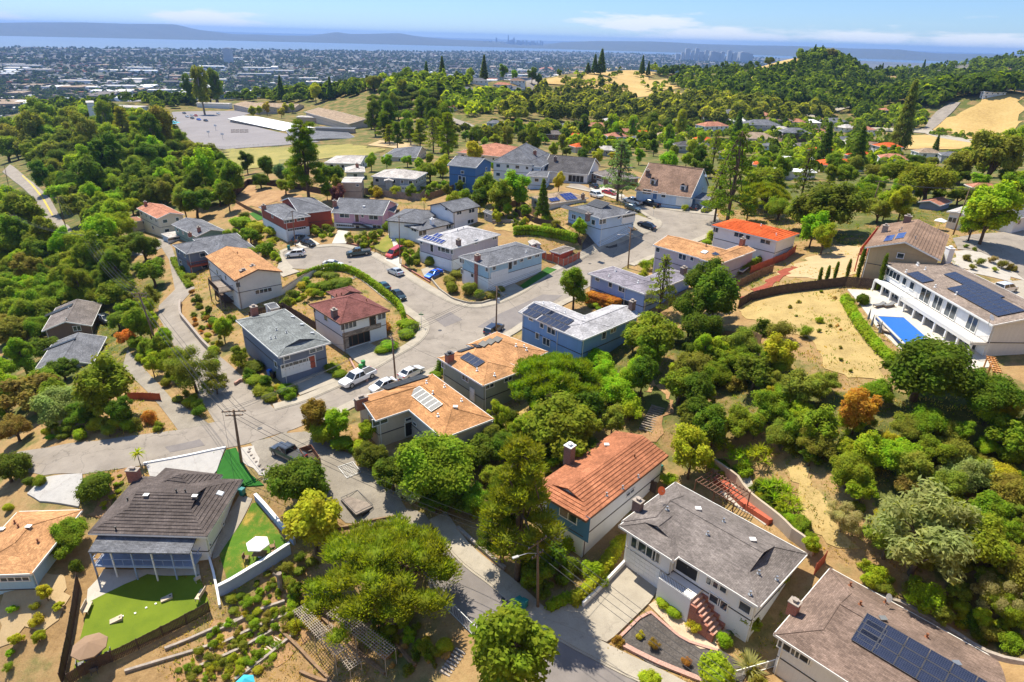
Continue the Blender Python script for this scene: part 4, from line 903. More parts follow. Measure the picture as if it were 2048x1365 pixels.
h.chimney(265,940,1.6,1.4,.8,'brick').vent((232,1060),(353,985),(371,985),(256,1002),mat='black').vent((293,993),(390,995),kind='box').skylight(440,988,.8,.8).win((420,1090,.5,.4),(446,1048,.5,.4))
BROWNH = h
h = House('house', 'terracotta ribbed-tile house with blue gable wall and white side wall', 'the terracotta tile house', 'stucco_white', 'tile_terra', trim='trim_brown', pitch=.3, ov=.5)
h.part((1172,1043), (1064,976), (1337,912), 3.5, ends='dg', axis='v', tile=.45, kd=.45)
h.win((1137,1030,2.4,1.3),(1260,985,1.6,.5)).chimney(1140,892,2.1,1.,1.,'brick_dark','white').vent((1213,992),(1245,978),(1276,956)).vent((1269,915),kind='pipe',mat='rust').vent((1213,892),kind='box',mat='white')
TERRAH = h
wl = h.walls
h = House('house', 'beige house with orange shingle roof, grey solar panels and black pool-heating panels', 'the orange roof with grey solar panels', 'w_beige', 'roof_orange', pitch=.3, ov=.6)
h.part((988,838), (880,873), (865,748), 4., ends='hh', axis='v'); h.part((751,842), (913,788), (703,800), 4.02, ends='gh', axis='u')
h.win((760,842,2.2,1.1),(742,840,1.4,1.4),(712,815,1.2,1.4),(818,838,1.2,.5),(830,848,.9,.5)).door((817,858,1.,2.1),mat='black').chimney(722,796,1.2,1.7,.8,'brick').solar(851,799,6,1,1.0,1.9,'solar_grey').vent((853,767),(889,775),(866,788),(923,803),(876,833),mat='white').vent((911,816),kind='box',mat='white')
for k in range(9): h.solar(735+k*13.5, 789-k*4.2, 1, 1, 1.25, 2.6, 'solar_black')
h = House('house', 'sage green two-storey house with orange shingle roof and four dark solar panels', 'the orange roof beside the round pine', 'w_sage', 'roof_orange2', pitch=.28, ov=.6)
h.part((966,772), (1037,735), (875,716), 5., ends='hh', axis='v'); h.part((1037,734), (1084,699), (933,690), 5.02, ends='hh')
h.win((931,756,1.5,1.),(979,771,1.6,.9),(1016,757,1.5,.9),(887,728,.8,1.4)).door((945,790,.9,2.),mat='white').chimney(899,708,1.5,1.2,.8,'brick','metal_dark').solar(945,721,4,1,1.0,1.7).vent((954,742),(989,752),(1032,693),(1048,695),(1053,701),mat='white')
for k in range(6): h.solar(925+k*14, 703-k*4.6, 1, 1, 1.4, 1.2, 'solar_black')
h = House('house', 'slate blue house with grey-green roof and twin white garage doors', 'the slate blue house with twin garage doors', 'w_steel', 'roof_teal', pitch=.26, ov=.7)
h.part((557,715), (662,685), (471,641), 4.8, ends='dh', axis='v', kd=.42)
h.win((573,714,.9,1.),(625,699,1.1,1.2),(638,695,1.2,1.2),(552,729,1.,1.1)).garage((579,739,2.5,2.1),(606,731,2.5,2.1)).door((624,724,1.,2.1),mat='wood_red').chimney(507,614,1.1,1.1,.9,'brick').vent((553,661),(573,666),(551,676),(542,678),mat='metal').vent((586,636),(604,651),(625,668),kind='box')
h = House('house', 'white house with red-brown hip roof and stone-faced open garage', 'the red-brown hip-roofed house', 'stucco_white', 'roof_red', trim='trim_brown', pitch=.36, ov=.6, lower=None)
h.part((680,649), (781,622), (617,609), 5.6, ends='hh', axis='u'); h.part((676,598), (725,586), (638,587), 5.62, ends='gh', axis='v')
h.win((697,651,3.0,1.2),(763,633,1.6,1.1),(652,637,1.2,1.),(630,621,.8,.8)).door((745,640,1.0,2.2),mat='black').chimney(668,620,1.9,.9,.8,'brick_dark').vent((733,603),(673,592),(683,590),mat='rust')
h.win((716,678,4.6,2.),glass='black',kind='garage_opening',trim='trim_brown')  # solid black pane paints the dark inside of the open garage
REDH = h
h = House('house', 'tall white hillside house with tan-orange gable roof, stacked decks and two chimneys', 'the tan-roofed house with stacked decks', 'stucco', 'roof_orange2', trim='trim_brown', pitch=.3, ov=.35)
h.part((469,562), (564,543), (410,513), 5.3, ends='gg', axis='v')
h.win((476,570,.9,1.1),(527,582,3.4,.9),(435,545,.9,1.2),(452,556,.9,1.2),(420,530,.8,1.)).chimney(487,541,.9,1.5,.7,'brick_dark',ground=True).chimney(505,532,1.4,.9,.7,'stone',ground=True).vent((475,508),mat='rust')
WHITEH = h
h = House('house', 'house with dark grey roof and bright red raised deck at left', 'the red deck house', 'w_steel', 'roof_slate', pitch=.28, ov=.5)
h.part((428,520), (508,494), (385,478), 1.5, ends='hh', axis='u'); h.part((372,508), (430,492), (344,490), 1.52, ends='hh', axis='u').autowin()
h.vent((420,480),(434,488),(440,484)); DECKH = h
h = House('house', 'green-sided house with warm grey roof and two brick chimneys at left', 'the grey roof with two brick chimneys', 'w_green', 'roof_slate', pitch=.3, ov=.5)
h.part((392,474), (452,462), (343,449), -.2, ends='gg', axis='v').autowin().chimney(379,466,.9,.8,.7).chimney(397,455,1.4,.8,.7)
h = House('house', 'cream two-storey house with faded red-brown roof beside the woods', 'the cream house by the woods', 'w_cream', 'roof_coral', pitch=.3, ov=.4)
h.part((314,438), (366,428), (273,417), .5, ends='gg', axis='v').autowin().chimney(290,404,1.2,.8,.6)
h.part((262,446), (283,438), (247,438), -3., ends='gg', pitch=.1, roof='rust').garage((264,456,2.6,2.))
h = House('garage', 'flat-roofed white garage beside the narrow lane', 'the white lane garage', 'w_sky', 'roof_light', pitch=.03, ov=.2, cat='garage')
h.part((338,476), (366,470), (322,468), -3., ends='gg').garage((345,484,2.2,2.),(357,482,2.2,2.))
h = House('house', 'dark brown house with grey gable roof and slim roof panels, far left', 'the dark brown house at left', 'w_brown', 'roof_grey', pitch=.35, ov=.5)
h.part((184,652), (91,650), (204,607), -8., ends='gg', axis='v').win((154,657,1.4,1.1),(195,655,.9,1.)).vent((138,619),(133,640)).solar(118,622,2,4,.9,1.5,'solar_black')
h = House('house', 'low house with pale grey roof and long skylight panel, far left', 'the pale grey roof at left', 'w_grey', 'roof_slate', pitch=.32, ov=.4)
h.part((186,728), (85,716), (214,674), -7.5, ends='gg', axis='v').solar(120,690,1,4,.9,1.5,'solar_black').autowin()
h = House('house', 'red brick two-storey house with grey roof above a white garage door', 'the red brick house', 'w_brick', 'roof_slate', pitch=.3, ov=.5, lower='stucco_white')
h.part((567,440), (619,431), (517,414), 7.4, ends='hh', axis='v'); h.part((598,428), (652,411), (560,402), 7.42, ends='gh', lower='w_brick', axis='u')
h.win((578,441,2.6,1.2),(601,437,2.,1.2),(545,432,1.,1.),(627,420,1.,1.2),(603,420,1.,1.)).garage((594,464,4.8,2.)).chimney(527,411,1.4,1.,.8)
h = House('house', 'pink and white two-storey house with outside stair and grey roof', 'the pink house', 'w_pink', 'roof_slate', pitch=.36, ov=.45, lower='stucco_white')
h.part((662,425), (766,431), (674,401), 7.6, ends='gg', axis='u'); h.part((768,425),(790,424),(776,408),7.0,ends='gg',axis='v',lower='w_pink')
h.win((689,431,2.6,1.2),(725,432,.7,.8),(747,435,2.4,1.2),(715,454,1.,.8),(754,454,2.2,1.)).garage((691,457,4.8,2.)).door((714,436,1.,2.1),mat='trim_brown').chimney(669,402,1.5,1.,.7).vent((728,414),kind='box',mat='white')
PINKH = h
h = House('house', 'white hillside house with dark grey hip roofs and white chimney', 'the white stepped house', 'stucco_white', 'roof_slate', trim='trim_dark', pitch=.3, ov=.5)
h.part((841,462), (908,447), (806,446), 7.2, ends='hh', axis='u'); h.part((845,448), (880,424), (796,426), 8.2, ends='hh'); h.part((906,425), (961,413), (876,407), 10.2, ends='gg', axis='u')
h.win((918,426,1.6,.9),(943,422,2.,1.),(941,443,2.2,1.),(893,419,1.,.6),(897,453,1.6,1.3),(828,459,2.,1.),(845,466,2.4,1.3),(810,435,.8,.9),(823,439,.6,.7)).chimney(864,439,1.7,.9,.7,'stucco_white','white')
h = House('house', 'mauve and white two-storey house with silver roof and blue solar panels', 'the silver-roofed mauve house', 'w_mauve', 'roof_silver', pitch=.28, ov=.5, lower='stucco_white')
h.part((903,499), (1002,469), (836,478), 8., ends='hh', axis='u')
h.win((879,498,.9,1.1),(891,501,2.6,1.1),(904,504,.7,1.1),(843,484,.8,1.),(952,484,1.2,1.),(989,475,1.4,1.)).garage((884,529,4.8,2.4),glass=False).door((864,495,.9,2.),mat='black').chimney(917,480,1.6,.9,.8,'brick_dark').solar(868,480,6,1,1.,1.6,'solar_blue').solar(876,472,2,1,1.,1.6,'solar_blue').vent((927,458),(947,455),(915,462),mat='metal')
h = House('house', 'white and pale blue corner house with dark grey roof and red brick chimney', 'the white corner house with dark roof', 'w_lblue', 'roof_slate', pitch=.25, ov=.6, lower='stucco_white')
h.part((976,535), (1092,503), (912,514), 8., ends='hh', axis='u')
h.win((924,522,1.4,1.),(974,538,.8,1.2),(988,535,.9,1.2),(925,543,.8,1.),(945,551,.9,.9),(1030,526,1.,1.),(1043,519,1.,1.1),(1059,514,1.2,1.1),(1074,510,1.4,1.1)).garage((999,552,4.8,2.2),glass=False).door((1020,529,1.,2.1),mat='black').chimney(955,511,1.3,1.0,.9,'brick','stone',ground=True).vent((1052,505),mat='white')
h = House('house', 'pale blue corner house with brown-grey roof and black solar panels', 'the pale blue corner house', 'w_sky', 'roof_slate', pitch=.32, ov=.5)
h.part((1203,438), (1272,425), (1122,418), 12.6, ends='hh', axis='v'); h.part((1238,437), (1275,427), (1225,428), 11.9, ends='gg', axis='v')
h.win((1131,430,1.4,1.8),(1148,434,1.4,1.1),(1187,445,1.2,1.2),(1205,443,2.2,1.3),(1160,437,1.,1.)).garage((1257,438,4.4,2.)).chimney(1176,428,1.5,.9,.8,'brick_dark').solar(1197,409,5,2,1.,1.6,'solar_black').solar(1165,425,6,1,1.,1.5,'solar_black').solar(1136,417,4,1,1.,1.5,'solar_black')
h = House('house', 'L-shaped periwinkle house with lavender-grey roof behind the flat-topped hedge', 'the periwinkle house', 'w_peri', 'roof_lav', pitch=.24, ov=.5)
h.part((1290,589), (1346,574), (1175,547), 8.6, ends='hh', axis='v'); h.part((1292,589), (1388,551), (1243,572), 8.62, ends='hh', axis='u')
h.win((1195,559,1.,.7),(1221,570,.9,1.),(1245,579,1.8,1.1),(1187,583,.6,.8),(1208,590,.9,.8),(1248,605,2.4,1.2)).chimney(1368,536,1.7,1.2,.8,'brick_dark').vent((1231,543),(1218,553),(1276,566),(1300,545),(1355,539),mat='white')
h = House('house', 'L-shaped blue house with silver roof and four rows of solar panels', 'the blue house with silver roof', 'w_blue', 'roof_silver', pitch=.26, ov=.5)
h.part((1165,680), (1212,649), (1037,624), 8., ends='hg', axis='v'); h.part((1165,681), (1283,631), (1108,655), 8.02, ends='hg', axis='u')
h.win((1062,638,1.,.6),(1084,651,.8,.9),(1103,662,1.8,1.1),(1075,672,.8,1.1),(1093,684,1.6,1.3),(1226,660,1.4,1.),(1255,648,1.2,1.),(1208,668,1.,1.8)).chimney(1265,603,1.4,1.,.8,'brick_dark').solar(1064,628,3,1,1.,1.6).solar(1083,621,5,1,1.,1.6).solar(1119,637,5,1,1.,1.6).solar(1107,648,6,1,1.,1.6).vent((1087,608),(1110,617),(1130,626),(1168,636),mat='white')
h = House('house', 'long pink-tan two-storey house with salmon shingle roof and skylight', 'the long pink-tan house', 'w_mauve', 'roof_coral', pitch=.26, ov=.4)
h.part((1438,528), (1480,507), (1306,490), 11.8, ends='hg', axis='v', roof='roof_orange2'); h.part((1438,529), (1512,501), (1400,518), 11.82, ends='hg', axis='u', roof='roof_orange2')
h.win((1316,500,1.,1.),(1365,514,1.8,1.2),(1384,518,.8,.8),(1415,529,2.,1.),(1328,533,1.,1.),(1390,542,.9,1.)).skylight(1409,505,1.2,1.2).skylight(1431,509,1.4,1.,'solar').chimney(1486,478,1.2,1.,.8,'brick').vent((1412,493),mat='rust')
h.part(Rect((1486,543),(1520,518),(1440,527),8.6),None,None,8.6,ends='gg',pitch=.06,roof='roof_grey',wall='w_brown')
h = House('house', 'white house with vivid red tile roof on the street corner', 'the vivid red tile house', 'stucco_white', 'tile_red', pitch=.28, ov=.55)
h.part((1556,483), (1596,467), (1423,451), 14., ends='hh', axis='v', tile=.5)
h.win((1432,460,1.2,1.1),(1478,470,2.2,1.1),(1496,475,1.,.9),(1531,484,2.2,.9)).vent((1522,452),(1552,471),mat='white')
h = House('house', 'large tan house with brown tile roof, blue solar panels and red deck at right', 'the tan house with red deck', 'w_tan', 'tile_tan', pitch=.36, ov=.5)
h.part((1730,495), (1884,513), (1764,450), 19., ends='gg', axis='v', tile=.5)
h.win((1801,512,1.,.9)).solar(1779,478,2,1,2.2,1.3,'solar_blue',turn=True).solar(1802,473,2,1,2.2,1.3,'solar_blue').chimney(1772,452,1.6,.9,.9,'stone').chimney(1817,433,3.2,1.2,.8,'brick_dark').vent((1830,478),(1803,460),(1798,464))
TANH = h
h = House('house', 'long white two-storey house with balcony, columns and large dark solar array by the pool', 'the pool house', 'w_white', 'roof_pool', pitch=.24, ov=.5)
h.part(Rect((1986,651), (1766,525), 12., 17.2), None, None, 17.2, ends='gh', axis='u')
h.solar(1968,600,10,2,1.05,1.8).solar(1884,524,4,2,1.05,1.8).solar(1840,556,4,1,1.05,1.8).solar(1945,572,10,1,1.05,1.8).chimney(1901,497,1.6,1.1,.9,'stucco_white','white').vent((1834,530),(1850,540),(1836,532),(1812,545),(1870,575),(1912,590),mat='white')
a, u, L, z0, z1, n = max((w_ for w_ in h.walls if w_[5].dot(-w_[0]) > 0), key=lambda w_: w_[2])
if u.x < 0: a = a+u*L; u = -u
for s_, wd, k in ((.05,2.,'window'),(.13,2.,'window'),(.22,1.,'window'),(.30,1.1,'window'),(.44,2.4,'sliding_door'),(.56,2.,'sliding_door'),(.68,2.4,'sliding_door'),(.86,2.,'sliding_door')):
    p = a+u*(L*s_); h.put_win(Vector((p.x, p.y, z1-(1.2 if k == 'window' else 1.5))), u, n, wd, 1.2 if k == 'window' else 2.1, k, 'trim', 'glass')
for k in range(9):
    p = a+u*(L*(.06+.105*k)); h.put_win(Vector((p.x, p.y, z1-4.75)), u, n, 2.2, 2.2, 'glass_door', 'trim', 'glass')  # dark glass row stands in for the shade of the recessed lower storey
POOLW = (a, u, L, z0, z1, n)
POOLH = h
h = House('house', 'blue cape-style house with brown roof and two small dormers', 'the blue cape house with dormers', 'w_sky', 'roof_umber', pitch=.62, ov=.35)
h.part((1382,396), (1419,371), (1284,374), 12.4, ends='gg', axis='v')
h.win((1294,384,2.4,1.2),(1327,391,1.2,1.2),(1397,381,.9,.8),(1405,378,.9,.8)).garage((1368,405,4.2,2.1),glass=False).door((1310,391,1.2,2.),mat='w_deepblue').chimney(1296,341,5.0,1.2,.8,'brick_dark')
CAPEH = h
h = House('house', 'white gabled house with charcoal roof and dark carport', 'the charcoal gabled house', 'stucco_white', 'roof_dark', pitch=.4, ov=.45)
h.part((1177,350), (1201,331), (1101,331), 11.6, ends='gg', axis='v').win((1111,337,1.6,1.),(1124,340,1.2,1.)).chimney(1111,314,3.,1.,.8,'brick_dark').win((1152,358,5,2.1),glass='black',kind='carport_opening')  # black pane on the wall stands in for the carport's shaded interior
h = House('house', 'large white house with tall grey pyramid roofs on the far street', 'the white house with pyramid roofs', 'stucco_white', 'roof_slate', pitch=.6, ov=.4)
h.part((1066,330), (1100,308), (1024,303), 14., ends='hh'); h.part((1082,335), (1113,318), (1068,320), 13.4, ends='hd').autowin(3.)
h.chimney(1070,302,3.2,1.,.9,'brick')
h = House('house', 'deep blue two-storey house with pale grey gable roof and white sunroom', 'the deep blue house', 'w_deepblue', 'roof_slate', pitch=.32, ov=.4)
h.part((952,336), (985,324), (904,327), 14.6, ends='gg', axis='v').win((972,338,1.,.9),(925,345,1.,.9),(965,356,2.,1.))
h.part((916,349), (934,354), (908,342), 11., ends='gg', pitch=.1, roof='white', wall='w_white', axis='u').win((920,358,1.,1.8),(928,360,1.,1.8))
h = House('house', 'small light blue house with dark roof beside the yellow-green street tree', 'the small light blue house', 'w_sky', 'roof_slate', pitch=.24, ov=.4)
h.part((1052,352), (1095,354), (1062,342), 12., ends='hg', axis='u').autowin()
h = House('house', 'low house with warm grey roof and blue solar panels behind the leafy trees', 'the low solar house', 'stucco', 'roof_tan', pitch=.22, ov=.5)
h.part((1100,408), (1178,396), (1043,397), 10.8, ends='hh', axis='v').solar(1103,384,4,1,1.,1.6,'solar_blue').solar(1137,394,4,2,1.,1.6,'solar_blue').solar(1108,400,3,1,1.,1.6,'solar_blue').autowin().chimney(1166,389,1.2,.8,.7,'brick_dark')
h = House('house', 'long low house with salmon roof in front of the school trees', 'the long salmon roof', 'stucco', 'roof_coral', pitch=.26, ov=.5)
h.part((912,305), (1020,316), (925,286), 9., ends='hh', axis='u').autowin(4)
h = House('house', 'pale grey house with light roof and many small windows above the fence', 'the pale house above the board fence', 'w_grey', 'roof_light', pitch=.28, ov=.4)
h.part((742,353), (831,359), (760,339), 11., ends='hh', axis='u').autowin(2.4,1.2,1.1); h.part((768,362),(786,363),(772,352),10.4,ends='gg',axis='v').autowin(2.4)
h = House('outbuilding', 'plain beige flat-roofed two-storey outbuilding behind the pink house', 'the beige outbuilding', 'stucco_tan', 'roof_light', pitch=.08, ov=.3, cat='outbuilding')
h.part((683,365), (722,366), (691,354), 11.2, ends='gg', axis='u').win((715,371,.8,.6))
h = House('house', 'low white-roofed house with brick chimney below the playing field', 'the white roof below the field', 'stucco', 'roof_light', pitch=.22, ov=.4)
h.part((648,326), (724,326), (672,312), 7., ends='hg', axis='u').autowin(); h.part((690,345),(730,343),(690,335),8.4,ends='hg').autowin().chimney(714,328,1.8,.9,.8)
h = House('house', 'low house with dark grey roof between the field and the street', 'the dark low roof by the field', 'w_beige', 'roof_slate', pitch=.26, ov=.4)
h.part((764,313), (838,312), (790,297), 6., ends='hg', axis='u').autowin()
h = House('shed', 'little white garden shed with two square windows', 'the white garden shed', 'stucco_white', 'roof_light', pitch=.3, ov=.2, cat='shed')
h.part((801,371), (823,372), (805,365), 9., ends='gg', axis='u').win((806,377,.5,.6),(811,377,.5,.6))
h = House('shed', 'small grey garden shed behind the white stepped house', 'the grey garden shed', 'w_grey', 'roof_slate', pitch=.35, ov=.2, cat='shed')
h.part((984,430), (992,426), (966,423), 8.6, ends='gg').win((974,432,.8,.8))
h = House('shed', 'pale blue playhouse shed beside the red fence', 'the blue playhouse', 'w_sky', 'roof_light', pitch=.35, ov=.15, cat='shed')
h.part((1064,490), (1080,487), (1056,483), 6.4, ends='gg').win((1071,492,.7,.7),(1061,492,.6,.7))
h = House('shed', 'white and grey garden shed between the decks and the slate blue house', 'the white and grey shed', 'w_grey', 'roof_slate', pitch=.2, ov=.15, cat='shed')
h.part((541,619), (558,614), (528,609), 2.6, ends='gg', axis='u').door((535,622,.8,1.7),mat='white')
h = House('house', 'tan shingle house with long eaves at the lower left edge', 'the tan roof at the left edge', 'w_lblue', 'roof_orange2', pitch=.26, ov=.6)
h.part((63,1148), (-75,1142), (165,1020), -3.6, ends='hh', axis='v').win((30,1158,3.,.6)).vent((30,1047),(37,1055),(76,1085),mat='rust').vent((58,1056),(5,1061),kind='box')
h = House('house', 'grey-roofed house at the right edge behind the bright tree', 'the grey roof at the right edge', 'w_white', 'roof_slate', pitch=.3, ov=.4)
h.part((2035,438), (2090,425), (2015,412), 17.5, ends='gg').autowin()
h = House('house', 'white low house with patio umbrella beyond the asphalt court', 'the low white house past the court', 'w_white', 'roof_light', pitch=.14, ov=.5)
h.part((1930,430), (1960,420), (1878,428), 17.6, ends='gg').win((1905,440,1.6,1.2),(1890,440,1.,1.))
h = House('house', 'low house with brown gable roof half hidden left of the big pole', 'the half-hidden brown roof', 'w_steel', 'roof_coral', pitch=.3, ov=.4)
h.part((1880,412), (1905,404), (1850,400), 15.5, ends='gg').autowin()
h = House('garage', 'grey-roofed white garage right of the blue cape house', 'the garage beside the cape house', 'stucco_white', 'roof_slate', pitch=.25, ov=.35, cat='garage')
h.part((1414,402), (1445,394), (1397,394), 11.6, ends='gg', axis='v').garage((1410,412,2.4,2.),(1425,408,2.2,2.))
h = House('house', 'brown house with brick front behind the pruned blue cedar', 'the house behind the blue cedar', 'w_brown', 'roof_grey', pitch=.3, ov=.4)
h.part((1228,360), (1282,356), (1180,345), 11.6, ends='hh', axis='u').garage((1200,366,3.4,2.)).autowin()
h = House('carport', 'small dark shingle carport roof over red garden screens', 'the red-screened carport', 'wood_red', 'roof_grey', pitch=.18, ov=.3, cat='carport')
h.part((1120,508), (1150,497), (1105,500), 5.9, ends='hh')

# --- school
h = House('school_building', 'long low school wing with white metal roof', 'the white-roofed school wing', 'stucco_tan', 'white', pitch=.12, ov=1.2, cat='school')
h.part((567,262), (610,252), (455,238), -7.5, ends='gg', axis='v').autowin(4.2, 2.2, 1.2, False)
h = House('school_building', 'flat grey school block at the near end of the white wing', 'the flat grey school block', 'stucco_tan', 'roof_slate', pitch=.03, ov=.5, cat='school')
h.part((590,281), (712,276), (572,262), -3.8, ends='gg').autowin(5, 2.2, 1.2, False)
h = House('school_building', 'tan school hall with row of roof monitors and tall glass end', 'the tan school hall', 'w_beige', 'roof_tan', pitch=.22, ov=1., cat='school')
h.part((697,249), (734,238), (608,224), -2.5, ends='gg', axis='v').win((705,245,5,3),(722,242,4,4))
h = House('school_building', 'small tan school annexe behind the yellow-green trees', 'the school annexe', 'w_beige', 'roof_tan', pitch=.18, ov=.6, cat='school')
h.part((512,220), (560,216), (465,209), -9., ends='gg').autowin(4)
h = House('school_building', 'white school block with stair tower left of the car park', 'the white school block', 'stucco_white', 'roof_light', pitch=.03, ov=.3, cat='school')
h.part((205,213), (275,216), (165,207), -11, ends='gg').autowin(4); h.part((172,206),(188,206),(171,202),0,ends='gg')
# ------------------------------------------------------------------ vegetation
R = np.random.RandomState(5)
LEAVES = {'g': ('mid green', (.21, .285, .018)), 'd': ('dark green', (.125, .185, .014)), 'b': ('bright green', (.285, .40, .018)), 'y': ('yellow-green', (.40, .42, .025)), 'o': ('olive', (.24, .265, .033)),
          'r': ('reddish green', (.32, .20, .035)), 'n': ('russet orange', (.55, .25, .04)), 's': ('grey-green', (.33, .335, .125)), 'u': ('blue-green', (.18, .285, .125)), 'p': ('purple-leaved', (.24, .11, .10)), 'w': ('white-flowering', (.62, .66, .48)), 'x': ('dry straw', (.52, .39, .13)), 'k': ('brown-green', (.24, .22, .04))}
def unit(n):
    v = R.normal(size=(n, 3)); return v/np.linalg.norm(v, axis=1)[:, None]
def card_arrays(c, nrm, size, asp, up=None):
    n = len(c); t = np.cross(nrm, unit(n)); t /= np.linalg.norm(t, axis=1)[:, None]+1e-9
    if up is not None: t = up/np.linalg.norm(up, axis=1)[:, None]
    b = np.cross(nrm, t); b /= np.linalg.norm(b, axis=1)[:, None]+1e-9
    s = size[:, None]; a = asp if np.isscalar(asp) else asp[:, None]
    return np.stack([c-t*s, c+b*s*a, c+t*s, c-b*s*a], 1)
def leafmesh(name, quads, tone, extra=None):
    nq = len(quads); v = quads.reshape(-1, 3); f = np.arange(nq*4, dtype=np.int32)
    ev, ef = (np.zeros((0, 3)), []) if extra is None else extra
    me = bpy.data.meshes.new(name); me.vertices.add(len(v)+len(ev)); me.vertices.foreach_set('co', np.concatenate([v, ev]).ravel())
    lp = np.concatenate([f, (np.array(ef, dtype=np.int32).ravel()+len(v)) if len(ef) else np.zeros(0, np.int32)]).astype(np.int32)
    me.loops.add(len(lp)); me.loops.foreach_set('vertex_index', lp); me.polygons.add(nq+len(ef))
    me.polygons.foreach_set('loop_start', np.concatenate([np.arange(nq)*4, nq*4+np.arange(len(ef))*3]).astype(np.int32))
    me.update(calc_edges=True)
    a = me.attributes.new('tone', 'FLOAT', 'FACE'); a.data.foreach_set('value', np.concatenate([tone, np.full(len(ef), .9)]))
    me.materials.append(MAT['leaf']); return me
_ICO = None
def ico():
    global _ICO
    if _ICO is None:
        import bmesh
        bm = bmesh.new(); bmesh.ops.create_icosphere(bm, subdivisions=2, radius=1); bm.verts.ensure_lookup_table()
        _ICO = (np.array([v.co[:] for v in bm.verts]), [[v.index for v in f.verts] for f in bm.faces]); bm.free()
    return _ICO
LF = 1.
def blobs_to(name, cen, rad_, dens, size, asp=.6, core=.72, flat=.5, outward=.6, droop=0., szv=.35):
    size, dens = size*LF, dens/LF**1.6
    """leaf cards spread over the shells of many blobs, with a rough inner mass"""
    Q = []; T = []; EV = []; EF = []; ivv, iff = ico(); nb = 0
    for c, r in zip(cen, rad_):
        r3 = np.array(r) if np.ndim(r) else np.array([r, r, r])
        n = max(8, int(dens*4*math.pi*r3[0]*r3[2])); d = unit(n); d = d[d[:, 2] > -.75]
        k = R.triangular(.55, .98, 1.3, (len(d), 1)); p = c+d*r3*k
        nr = d*outward+unit(len(d))*(1-outward)*.9+np.array([0, 0, .55]); nr /= np.linalg.norm(nr, axis=1)[:, None]
        up = None
        if droop: up = np.stack([d[:, 0], d[:, 1], np.full(len(d), droop)], 1)+unit(len(d))*.5
        Q.append(card_arrays(p, nr, size*R.uniform(1-szv, 1+szv, len(d)), asp, up)); T.append(R.uniform(.72, 1.3, len(d))*R.uniform(.9, 1.1))
        if core:
            jit = 1+R.uniform(-.18, .18, (len(ivv), 1)); EV.append(c+ivv*r3*core*jit); EF += [[i+nb for i in f] for f in iff]; nb += len(ivv)
    return leafmesh(name, np.concatenate(Q), np.concatenate(T), (np.concatenate(EV), EF) if core else None)
def limbs(name, trunk, ends, r0, mat='bark'):
    m = MB(); n = len(trunk); m.tube(trunk, [r0*(1-.55*i/(n-1)) for i in range(n)], 7)
    for k, e in enumerate(ends):
        s = Vector(trunk[1+k % (n-1)]); e = Vector(e); mid = s.lerp(e, .5)+Vector((0, 0, .25*(e-s).length*.5)); m.tube([s, mid, e], [r0*.42, r0*.28, r0*.1], 5)
    return m.mesh(name, mat, smooth=True)
paint('bark', (.13, .09, .062), .95, .3, 3, .5); paint('bark_pale', (.30, .24, .18), .95, .25, 3, .4)
PROTO = {}
def ell(n, a, b, zc, lo=-.6, inn=.55):
    out = []
    while len(out) < n:
        d = unit(1)[0]
        if d[2] < lo: continue
        k = R.uniform(inn, 1)
        out.append(np.array([d[0]*a*k, d[1]*a*k, zc+d[2]*b*k]))
    return out
